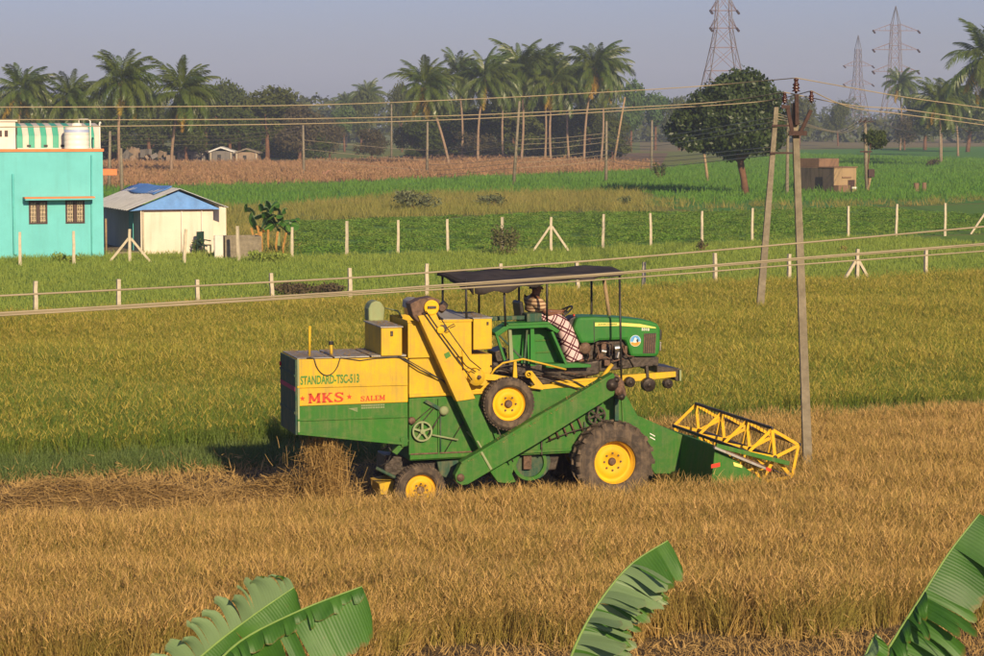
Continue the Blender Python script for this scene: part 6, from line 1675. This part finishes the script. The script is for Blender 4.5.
for i_, (x, yt, w) in enumerate(((10, 118, 80), (60, 122, 80), (112, 116, 80), (160, 114, 84), (195, 112, 80), (232, 110, 84), (268, 112, 84), (303, 120, 70), (425, 118, 60), (447, 108, 70), (478, 106, 74), (512, 104, 78), (548, 104, 78), (582, 106, 74), (612, 116, 54))):
    grove.append(('under', x, 157.5 + (i_ % 3), yt, w, 'low dark thicket ' + nbr[i_]))
for (k, x, yb, yt, w, lab) in grove: tree(k, x, yb, yt, w, lab)
# faraway tree line fading in haze (nobody could count it)
def far_line(name, label, Y, x0, x1, hmin, hmax, mat, seed, n):
    r = random.Random(seed); lobes = []
    x = x0
    while x < x1:
        w = r.uniform(5, 12); h = r.uniform(hmin, hmax)
        lobes.append((x, Y + r.uniform(-30, 30), h * .5, w, w, h * .5)); x += w * r.uniform(.7, 1.4)
    o = link(name, crown_mesh(name, lobes, n, 1.1, seed, mat, .7)); tag(o, label, 'trees', kind='stuff')
far_line('distant_trees', 'low blue grey tree line along the horizon', 1150, -330, 330, 7, 17, V_mid, 31, 26000)
far_line('distant_trees', 'nearer hazy belt of trees at the ends of the fields', 700, -230, 230, 6, 13, V_dark, 32, 22000)

# the round shade tree
g = gp(744, 194.5); s_ = F / g.y
rt = empty('shade_tree', g, 0, 'large rounded dark green shade tree standing alone in the green field', 'tree')
def rl_(px, py, dy=0): p = dp(px, py, g.y + dy) - g; return p
lobes = []
for (x, y, rx_, rz_, dy) in ((740, 95, 30, 22, 0), (722, 108, 34, 24, -1.5), (757, 105, 26, 24, 1), (700, 124, 30, 20, 0), (690, 134, 22, 14, -1), (735, 128, 40, 22, -2), (768, 122, 18, 24, 0), (755, 138, 26, 16, -1.5), (715, 140, 30, 12, 1), (728, 112, 34, 26, 2.5), (745, 82, 20, 13, 0), (772, 140, 12, 12, 1), (676, 132, 10, 9, 0), (705, 103, 14, 10, -2), (770, 100, 11, 9, -1), (728, 84, 13, 9, -2), (686, 118, 12, 9, -2), (752, 122, 15, 10, -4), (712, 118, 15, 10, -4), (732, 100, 14, 9, -4), (738, 141, 16, 9, -4), (694, 144, 12, 7, -3)):
    c = rl_(x, y, dy); lobes.append((c.x, c.y, c.z, rx_ / s_, rx_ / s_, rz_ / s_))
link('crown', crown_mesh('crown', lobes, 34000, .20, 77, V_shade, .6), rt)
tk = MB().tube([(0.15, 0, -.2), rl_(744, 180), rl_(741, 165), rl_(739, 150)], [.34, .27, .28, .26], 12)
for b in ((715, 130), (735, 112), (760, 118), (772, 135), (700, 126), (722, 148)):
    tk.tube([rl_(740, 160), (rl_(740, 152) + rl_(*b)) / 2, rl_(*b)], [.30, .2, .08], 8)
link('trunk', tk.mesh('trunk', M['bark_dark'], True), rt)
for i_, (x, y, a_, b_) in enumerate(((722, 150, .9, .5), (730, 156, .7, .45), (765, 149, .8, .5))):
    link('low_branch', crown_mesh('low_branch', [(*rl_(x, y), a_, a_, b_)], 260, .2, 78 + i_, V_shade, .1), rt)

# coconut palms: each frond a part
def frond_mesh(seed, length, droop, nl=40, old=False):
    r = random.Random(seed); mb = MB()
    pts = []; x = y = z = 0.0; a = 0.0
    n = 14
    for i in range(n + 1):
        pts.append(Vector((x, y, z))); x += math.cos(a) * length / n; z += math.sin(a) * length / n; a -= droop / n * (0.5 + i / n)
        y += 0.012 * math.sin(i + seed)
    mb.tube(pts, [.045 * (1 - .85 * i / n) for i in range(n + 1)], 4, cap=False)
    for i in range(nl):
        t = .12 + .88 * (i + .5) / nl; k = t * n; j = min(int(k), n - 1); p = pts[j].lerp(pts[j + 1], k - j); d = (pts[j + 1] - pts[j]).normalized()
        ll = length * .30 * math.sin(math.pi * (.12 + .85 * t)) ** .7 * r.uniform(.8, 1.15)
        for s in (-1, 1):
            side = Vector((0, s, 0)); hang = -r.uniform(.3, 1.7)
            q = (d * .65 + side * .75 + Vector((0, 0, hang * .5))).normalized(); q2 = (d * .5 + side * .42 + Vector((0, 0, hang * 1.5))).normalized()
            m = p + q * ll * .5; e = m + q2 * ll * .5; w = d * r.uniform(.04, .07)
            mb.add([p - w * .6, p + w * .6, m + w, m - w, e], [(0, 1, 2, 3), (3, 2, 4)])
    return mb.mesh('frond', V_palm_old if old else V_palm)
FR = {'up': [frond_mesh(s, 4.6, 1.15) for s in (1, 2)], 'mid': [frond_mesh(s, 4.9, 1.75) for s in (3, 4, 5)], 'low': [frond_mesh(s, 4.7, 1.3) for s in (6, 7)], 'old': [frond_mesh(s, 4.0, .7, 26, True) for s in (8, 9)]}
nut = MB(); nut.lathe([(0, -.16), (.10, -.12), (.14, 0), (.10, .12), (0, .16)], (0, 0, 0), 'z', 8); NUT = nut.mesh('coconut', M['coconut'], True)
def palm(px_b, yb, px_c, yc, label, size=1.0, seed=0, old=3, wind=0.25, group='coconut palms', nuts=4, nf=46, Y=None, bend=.06, thick=.8, trunk_mat='bark'):
    g = gp(px_b, yb) if Y is None else Vector((dp(px_b, yb, Y).x, Y, 0))
    top = dp(px_c, yc, g.y) - g
    r = random.Random(1000 + seed); tx_, ty_ = r.gauss(0, .18), r.gauss(0, .15) + .12
    e = empty('coconut_palm', g, 0, label, 'palm tree', group)
    n = 12; pts = []
    for i in range(n + 1):
        t = i / n; p = Vector((top.x * t, top.y * t, top.z * t)); p.x += bend * top.z * math.sin(math.pi * t) * (1 if top.x <= 0 else -1) * .5
        pts.append(p)
    pts[0].z = -.3
    mb = MB().tube(pts, [thick * (.24 - .10 * i / n + (.10 if i == 0 else 0) + .01 * (i % 2)) for i in range(n + 1)], 9)
    link('trunk', mb.mesh('trunk', M[trunk_mat], True), e)
    c = pts[-1]
    for k in range(nf):
        az = 2.39996 * k + r.uniform(-.3, .3)
        t = k / nf
        el = R(86) - R(132) * t ** .85 + r.uniform(-.13, .13)
        fam = 'up' if t < .3 else ('mid' if t < .72 else 'low')
        # wind from the left leans the fronds downwind
        az2 = az + wind * math.sin(-az) * 1.2
        el += .0 + ty_ * -math.cos(az2) * .5 + tx_ * math.sin(az2)
        sc_ = size * r.uniform(.72, 1.10) * (.82 if t < .15 else 1)
        link('frond', r.choice(FR[fam]), e, c + Vector((0, 0, .1)), (r.uniform(-.4, .4), -el, az2), sc_)
    for k in range(old):
        az = r.uniform(0, 6.28); link('frond', r.choice(FR['old']), e, c - Vector((0, 0, .1)), (r.uniform(-.4, .4), R(48) + r.uniform(-.2, .35), az), size * r.uniform(.8, 1))
    for k in range(nuts):
        a = r.uniform(0, 6.28); link('coconut', NUT, e, c + Vector((math.cos(a) * .3, math.sin(a) * .3, -.25 - r.uniform(0, .3))), None, 1.3)
    return e
PL = [(20, 172, 22, 93, 'first coconut palm from the left, behind the striped awning', .95, 1, 3), (71, 172, 70, 101, 'second coconut palm from the left, above the water tank', .9, 2, 3), (121, 178, 122, 84, 'third coconut palm with a straight thin trunk behind the shed', .95, 3, 2), (171, 176, 181, 96, 'fourth palm, its trunk leaning right, above the open hut', 1.0, 4, 3),
    (450, 168, 424, 92, 'palm with a trunk leaning strongly left at the left end of the grove', 1.0, 5, 5), (462, 160, 457, 80, 'palm crown half hidden behind the leaning palm', 1.0, 6, 1), (478, 166, 485, 84, 'palm with pale straight trunk second in front of the grove', 1.05, 7, 3), (503, 160, 507, 82, 'palm crown set back in the middle of the grove', 1.0, 8, 2),
    (521, 164, 520, 74, 'tall straight palm in the centre of the grove', 1.1, 9, 2), (545, 159, 541, 72, 'palm crown behind the tall centre palm', 1.05, 10, 1), (551, 164, 554, 87, 'palm with yellow brown drooping fronds in the grove', 1.05, 11, 8), (584, 164, 595, 72, 'tallest windblown palm at the right end of the grove', 1.15, 12, 4), (601, 160, 601, 84, 'palm crown low behind the tallest windblown palm', .95, 13, 2), (569, 159, 570, 84, 'palm crown between the drooping palm and the tallest one', .95, 14, 2),
    (900, 150, 899, 86, 'solitary palm standing before the pinkish pylon', .92, 15, 4), (941, 163, 937, 104, 'windblown palm with fan of pale fronds near the right edge', .95, 16, 2), (958, 156, 952, 100, 'palm crown behind the fan shaped palm near the right edge', 1.0, 17, 2), (990, 168, 985, 62, 'tall palm cut by the right edge of the picture', 1.35, 18, 3),
    (368, 148, 367, 97, 'small distant palm above the pale tree gap', .9, 19, 1), (346, 147, 345, 105, 'smaller distant palm left of its taller neighbour', .75, 20, 1)]
for (xb, yb, xc, yc, lab, sz, sd, od) in PL:
    palm(xb, yb, xc, yc - (6 if 400 < xb < 620 else 3), lab, sz * 1.17, sd, od, wind=.45)

# ------------------------------------------------------------------ shrubs
def shrub(px, yb, yt, wpx, mat, label, seed, leaf=.10, n=900, name='shrub', squash=1.0):
    g = gp(px, yb); s = F / g.y; h = (yb - yt) / s; w = wpx / s / 2
    r = random.Random(seed); lb = [(r.uniform(-w * .6, w * .6), r.uniform(-w * .3, w * .3), h * r.uniform(.3, .68), w * r.uniform(.25, .45), w * .3, h * .32) for _ in range(7)]
    e = empty(name, g, 0, label, 'shrub')
    link('foliage', crown_mesh('foliage', lb, n, leaf, seed, mat, .3), e)
    mb = MB()
    for l in lb[:5]: mb.tube([(l[0] * .2, 0, -.05), (l[0] * .7, l[1] * .5, l[2] * .6), l[:3]], [.03, .022, .01], 5)
    link('stem', mb.mesh('stem', M['bark_dark'], True), e)
    return e
V_sage = veg('sage_shrub_leaves', (0.13, 0.15, 0.075), (0.20, 0.21, 0.11), (0.10, 0.14, 0.05), 0.5, .3, .6, .5, 2)
shrub(420, 211, 189, 62, V_sage, 'greyish flowering shrub on the bank beyond the far fence', 1, .13, 900)
shrub(490, 207, 192, 36, V_sage, 'small pale weed bush right of the greyish flowering shrub', 2, .12, 420)
shrub(505, 255, 224, 46, veg('grey_weeds', (0.14, 0.135, 0.06), (0.19, 0.17, 0.08), (0.10, 0.13, 0.04), .5, .3, .7, .5, 2), 'grey green weedy bush growing on the far fence line', 3, .08, 900)
shrub(310, 296, 282, 92, V_dust, 'low brown hedge of dry brush by the near fence', 4, .07, 1500)
shrub(845, 252, 244, 10, V_drygrass, 'tiny tan weed clump right of the braced near post', 12, .05, 120)
shrub(622, 205, 196, 24, V_sage, 'small weed bush at the end of the bank near the round tree', 5, .10, 300)
shrub(660, 179, 161, 18, V_mid, 'small sapling left of the round tree trunk', 6, .14, 300)
shrub(197, 254, 233, 12, V_light, 'thin flowering plant against the cream shed wall', 7, .07, 160)
shrub(75, 262, 252, 60, V_grass, 'low weeds at the foot of the turquoise wall', 8, .07, 300)
shrub(272, 262, 250, 60, V_grass, 'low green weeds between cistern and fence', 9, .08, 500)
shrub(930, 167, 158, 20, V_dust, 'small dark bush under the right hand palms', 10, .18, 220)
shrub(702, 251, 239, 16, V_dust, 'small dry bush at a far fence post right of the canopy', 11, .06, 150)
# creeper on the transformer pole
gcr = gt; s = F / gt.y
cr = empty('creeper', gt, 0, 'ball of dark green creeper leaves wrapped round the transformer pole', 'creeper')
lb = [tuple(rel(x, y, gt.y + .15, gt)) + (a, a, b) for x, y, a, b in ((872, 138, .85, .65), (879, 140, .8, .7), (868, 136, .5, .45), (882, 134, .45, .3), (876, 145, .5, .4))]
link('leaves', crown_mesh('leaves', lb, 1500, .16, 55, V_dark, .2), cr)
link('stem', MB().tube([(.1, -.15, -.1), rel(868, 165, gt.y - .18, gt), rel(871, 142, gt.y - .1, gt)], [.06, .05, .04], 6).mesh('stem', M['bark_dark'], True), cr)

# ------------------------------------------------------------------ banana plants
def banana_mat(name, c1, c2, vein=48.0):
    m, nt, out = nmat(name)
    uv = nt.nodes.new('ShaderNodeAttribute'); uv.attribute_name = 'leafuv'
    sp_ = nt.nodes.new('ShaderNodeSeparateXYZ'); nt.links.new(uv.outputs['Vector'], sp_.inputs[0])
    # fine parallel side veins
    wv = math_n(nt, 'SINE', math_n(nt, 'MULTIPLY', sp_.outputs['X'], vein * 6.283), 0)
    tone_ = sp_.outputs['Z']
    n1 = noise(nt, 3.0, 4, .6, objco(nt)); n2 = noise(nt, 22, 4, .6, objco(nt))
    base = mix(nt, math_n(nt, 'ADD', math_n(nt, 'MULTIPLY', ramp(nt, n1, .3, .7), .55), math_n(nt, 'MULTIPLY', tone_, .45)), c1, c2)
    base = mix(nt, math_n(nt, 'MULTIPLY', ramp(nt, wv, .2, 1.0), .08), base, tuple(x * 1.5 for x in c2))
    base = mix(nt, math_n(nt, 'MULTIPLY', ramp(nt, n2, .68, .78), .35), base, (0.16, 0.11, 0.03))
    edge = math_n(nt, 'MULTIPLY', ramp(nt, math_n(nt, 'ADD', sp_.outputs['Y'], math_n(nt, 'MULTIPLY', n2, .35)), 1.08, 1.2), .8)
    base = mix(nt, edge, base, (0.20, 0.12, 0.03))
    geo = nt.nodes.new('ShaderNodeNewGeometry')
    base = mix(nt, geo.outputs['Backfacing'], base, mix(nt, .60, base, (0.30, 0.40, 0.22)))   # waxy paler underside
    b = nt.nodes.new('ShaderNodeBsdfPrincipled'); nt.links.new(base, b.inputs['Base Color']); b.inputs['Roughness'].default_value = .46; b.inputs['Specular IOR Level'].default_value = .35
    bp = nt.nodes.new('ShaderNodeBump'); bp.inputs['Strength'].default_value = .12; bp.inputs['Distance'].default_value = .004; nt.links.new(wv, bp.inputs['Height']); nt.links.new(bp.outputs[0], b.inputs['Normal'])
    t = nt.nodes.new('ShaderNodeBsdfTranslucent'); nt.links.new(base, t.inputs['Color'])
    ms = nt.nodes.new('ShaderNodeMixShader'); ms.inputs[0].default_value = .33
    nt.links.new(b.outputs[0], ms.inputs[1]); nt.links.new(t.outputs[0], ms.inputs[2]); nt.links.new(ms.outputs[0], out.inputs['Surface'])
    return m
V_ban = banana_mat('banana_leaf', (0.034, 0.12, 0.014), (0.088, 0.215, 0.028))
V_ban_dark = banana_mat('deep_green_banana_leaf', (0.024, 0.095, 0.012), (0.075, 0.20, 0.026))
V_ban_dry = plain('dry_banana_leaf', (0.46, 0.24, 0.06), .8, .3, 8)
M['midrib'] = plain('pale_green_midrib', (0.18, 0.28, 0.07), .45, .15, 8)
M['pseudostem'] = plain('banana_stem', (0.16, 0.20, 0.07), .6, .3, 5)
def leaf_part(parent, mid, halves, mat, seed, o, t1=.62, tipw=1.0):
    """mid: list of world points along the midrib. halves: per side dict(dir fn(t)->unit vector, w, strips=[t cuts], droop, jit, keep)"""
    r = random.Random(seed); n = 60
    pts = []
    m = [Vector(p) for p in mid]
    for i in range(n + 1):
        f = i / n * (len(m) - 1); k = min(int(f), len(m) - 2); t = f - k
        p0, p1, p2, p3 = m[max(k - 1, 0)], m[k], m[k + 1], m[min(k + 2, len(m) - 1)]
        pts.append(.5 * (2 * p1 + (p2 - p0) * t + (2 * p0 - 5 * p1 + 4 * p2 - p3) * t * t + (3 * p1 - p0 - 3 * p2 + p3) * t ** 3) - o)
    length = sum((b - a).length for a, b in zip(pts, pts[1:]))
    def at(t):
        f = max(0, min(.9999, t)) * n; k = int(f); return pts[k].lerp(pts[k + 1], f - k)
    mb = MB(); uv = []
    W = lambda t: max(.02, min(1.0, (t / .14) ** .6 if t < .14 else 1.0) * (math.sqrt(max(0, 1 - tipw * ((t - t1) / (1.005 - t1)) ** 2)) if t > t1 else 1.0))
    for hf in halves:
        cuts = hf['cuts']
        for a, b in zip(cuts, cuts[1:]):
            if r.random() > hf.get('keep', 1): continue
            tone = r.random(); camb = hf.get('camber', .22) * r.uniform(.5, 1.5) * (b - a) * length; tw = r.gauss(0, hf.get('jit', .1)); dr = hf.get('droop', .3) * r.uniform(.6, 1.4); skew = hf.get('skew', .10) + r.uniform(-.02, .03)
            cut_end = 1.0 - (r.random() * hf.get('rag', .12))
            ns, nw = max(4, int((b - a) * 90)), 8
            gap = hf.get('gap', .06) * (b - a) if len(cuts) > 2 else 0
            base = len(mb.v)
            for i in range(ns + 1):
                s_ = i / ns; t0 = a + (b - a) * s_
                tan = (at(t0 + .02) - at(t0 - .02)).normalized()
                d = hf['dir'](t0).copy(); d = (d - tan * d.dot(tan)).normalized()
                d = Matrix.Rotation(tw, 3, tan) @ d
                nrm_ = tan.cross(d).normalized(); rag_ = 1 + .05 * math.sin(t0 * 91 + seed) * math.sin(t0 * 37)
                p = at(t0); wl = rag_ * hf['w'] * W(t0) * cut_end * (1 - .10 * (2 * s_ - 1) ** 2 if len(cuts) > 2 else 1); ang = 0.0
                for j in range(nw + 1):
                    q = j / nw
                    off = tan * (-(s_ - .5) * gap * length * q ** 2 * 2 + skew * wl * q)
                    fl = Vector((0, 0, .012 * math.sin(s_ * 6 + q * 5 + seed) * q)) + nrm_ * (camb * (1 - (2 * s_ - 1) ** 2) * q ** .7 + .0013 * math.sin(t0 * length * 70 + 3 * math.sin(t0 * 23)) * q ** .5)
                    mb.v.append(tuple(p + off + fl)); uv.append((t0 * length, q, tone))
                    dd = (d * math.cos(ang) + Vector((0, 0, -1)) * math.sin(ang)).normalized()
                    p = p + dd * wl / nw; ang += dr / nw
            for i in range(ns):
                for j in range(nw):
                    k = base + i * (nw + 1) + j
                    fc_ = (k, k + 1, k + nw + 2, k + nw + 1)
                    mb.f.append(fc_[::-1] if hf.get('flip') else fc_); mb.m.append(0)
    me = mb.mesh('leaf', mat, True)
    at_ = me.attributes.new('leafuv', 'FLOAT_VECTOR', 'POINT'); at_.data.foreach_set('vector', np.array(uv, dtype=np.float32).ravel())
    lf = link('leaf', me, parent)
    rb = MB().tube([p + Vector((0, 0, .004)) for p in pts[::3]], [.013 * (1 - .85 * i / 20) + .003 for i in range(21)], 7)
    link('midrib', rb.mesh('midrib', M['midrib'], True), lf)
    return lf
def cutlist(n, seed, a=0.0, b=1.0, jit=.35):
    r = random.Random(seed); return [a] + [a + (b - a) * (k + r.uniform(-jit, jit)) / n for k in range(1, n)] + [b]
def V(*a): return Vector(a).normalized()
YB = 20.5
def banana_plant(px, Y, label, lean=(0, 0)):
    b = dp(px, 700, Y); b.z = 0
    e = empty('banana_plant', b, 0, label, 'banana plant', 'banana plants below the terrace')
    MB().tube([(0, 0, -.1), (lean[0] * .5, lean[1] * .5, .8), (lean[0], lean[1], 1.7)], [.13, .11, .07], 12).build('pseudostem', M['pseudostem'], e, True)
    return e, b
e1, b1 = banana_plant(200, YB, 'banana plant with two torn leaves rising at the lower left edge', (.1, 0))
c0 = b1 + Vector((.1, 0, 1.65))
leaf_part(e1, [c0, dp(182, 676, YB), dp(215, 645, YB + .05), dp(256, 614, YB + .1), dp(294, 588, YB + .15)],
    [dict(dir=lambda t: V(-.50, -.30, .62), w=.38, cuts=cutlist(13, 1, .26, 1.0, .5), droop=.75, jit=.14, rag=.10, gap=.22, skew=.32),
     dict(dir=lambda t: V(.55, -.5, -.70), w=.30, cuts=[.3, .62, 1.0], droop=.3, jit=.05)], V_ban, 11, b1, .80, .75)
leaf_part(e1, [c0 + Vector((.05, -.1, 0)), dp(205, 678, YB - .3), dp(240, 642, YB - .3), dp(300, 611, YB - .3), dp(362, 587, YB - .25)],
    [dict(dir=lambda t: V(.30, -.35, -.88), w=.50, cuts=[.22, .64, .70, 1.0], droop=.2, jit=.04, skew=.10, rag=.04),
     dict(dir=lambda t: V(.15, -.85, -.45), w=.25, cuts=cutlist(14, 4, .3, 1.0, .6), droop=1.2, jit=.18, rag=.65, gap=.05, skew=.2)], V_ban_dark, 12, b1, .86, .6)
e2, b2_ = banana_plant(585, YB, 'banana plant with a single upright shredded leaf at the bottom centre', (0, 0))
c0 = b2_ + Vector((0, 0, 1.65))
leaf_part(e2, [c0, dp(566, 676, YB), dp(580, 636, YB), dp(604, 596, YB + .05), dp(632, 564, YB + .1), dp(668, 541, YB + .15)],
    [dict(dir=lambda t: V(.80, -.42, -.42), w=.49, cuts=cutlist(24, 7, .20, .80, .6), droop=.45, jit=.30, rag=.18, gap=-.3, skew=.38, flip=True),
     dict(dir=lambda t: V(.80, -.42, -.42), w=.40, cuts=[.80, .92, 1.0], droop=.35, jit=.05, rag=.1, skew=.05),
     dict(dir=lambda t: V(.86, -.15, -.50), w=.47, cuts=cutlist(20, 8, .22, .80, .5), droop=.5, jit=.16, rag=.2, gap=-.1, skew=.24, keep=.9)], V_ban, 14, b2_, .93, .5)
e3, b3 = banana_plant(880, YB - 1, 'banana plant with a broad dark leaf cut by the lower right edge', (0, 0))
c0 = b3 + Vector((0, 0, 1.7))
leaf_part(e3, [c0, dp(872, 680, YB - 1), dp(894, 640, YB - 1), dp(922, 596, YB - 1), dp(950, 552, YB - .95), dp(980, 514, YB - .9)],
    [dict(dir=lambda t: V(.80, -.30, -.45), w=.56, cuts=[.18] + cutlist(11, 9, .22, .60, .6) + [.63, .82, 1.0], droop=.5, jit=.22, rag=.22, gap=-.1, skew=.16),
     dict(dir=lambda t: V(.35, -.85, .10), w=.30, cuts=cutlist(9, 10, .2, .62, .6), droop=1.7, jit=.45, rag=.45, gap=.15, keep=.85)], V_ban_dark, 16, b3, .9, .6)
leaf_part(e3, [c0, dp(862, 672, YB - 1.3), dp(868, 650, YB - 1.3), dp(876, 634, YB - 1.3)],
    [dict(dir=lambda t: V(-.6, -.4, -.1), w=.10, cuts=[.2, .5, 1.0], droop=.9, jit=.2, flip=True), dict(dir=lambda t: V(.6, -.5, -.1), w=.16, cuts=[.2, .6, 1.0], droop=.6, jit=.2)], V_ban, 17, b3)
# banana clump by the shed
gbn = gp(270, 254.5); sbn = F / gbn.y
cl = empty('banana_clump', gbn, 0, 'small banana clump with dry orange leaves beside the cistern', 'banana plant')
for k, (x, hgt) in enumerate(((-.5, 1.0), (.35, 1.2), (.9, .8))):
    MB().tube([(x, k * .2, -.1), (x + .05, k * .2, hgt)], [.12, .07], 9).build('pseudostem', M['pseudostem'], cl, True)
tips = [(244, 206, 0), (258, 205, 0), (266, 200, .2), (280, 203, 0), (287, 208, .3), (296, 220, 0), (300, 226, .2), (250, 218, .4), (262, 212, -.3), (284, 216, -.4), (290, 232, -.3)]
for k, (x, y, dy) in enumerate(tips):
    tp_ = dp(x, y, gbn.y + dy) - gbn; st_ = Vector(((-.5, .35, .9)[k % 3], .2 * (k % 3), (1.0, 1.2, .8)[k % 3])); md_ = (st_ + tp_) / 2 + Vector((0, 0, .35))
    sd = V(tp_.y - st_.y + .2, -(abs(tp_.x - st_.x)) - .6, .2)
    leaf_part(cl, [st_ + gbn, md_ + gbn, tp_ + gbn], [dict(dir=lambda t, q=sd: q, w=.36, cuts=[.1, .4, .7, 1.0], droop=.6, jit=.15), dict(dir=lambda t, q=sd: -q, w=.36, cuts=[.1, .5, 1.0], droop=.6, jit=.15, flip=True)], V_ban, 40 + k, gbn)
for k, (x, y) in enumerate(((254, 231), (259, 226), (262, 238), (276, 238), (283, 240), (268, 234), (258, 243))):
    st_ = Vector(((x - 270) / sbn * .4, -.15, 1.05)); tp_ = dp(x, y + 8, gbn.y - .3) - gbn; md_ = (st_ + tp_) / 2 + Vector(((x - 268) / sbn * .5, -.1, .35))
    mb = MB(); q = [st_, md_, tp_, tp_ + Vector((.02, 0, -.25))]
    for i in range(4): mb.v += [tuple(q[i] + Vector((-.07 + .012 * i, .03, 0))), tuple(q[i] + Vector((.07 - .012 * i, -.02, 0)))]
    for i in range(3): mb.f.append((2 * i, 2 * i + 1, 2 * i + 3, 2 * i + 2)); mb.m.append(0)
    mb.build('dry_leaf', V_ban_dry, cl, True, fix=False)

# ------------------------------------------------------------------ haze
m, nt, out = nmat('pale_haze')
pv = nt.nodes.new('ShaderNodeVolumePrincipled')
pv.inputs['Color'].default_value = (0.62, 0.72, 1.0, 1); pv.inputs['Density'].default_value = 0.00030; pv.inputs['Anisotropy'].default_value = 0.0
nt.links.new(pv.outputs[0], out.inputs['Volume'])
tag(MB().box(-2100, 2100, -310, 2600, -1.5, 62).build('haze', m), kind='stuff')
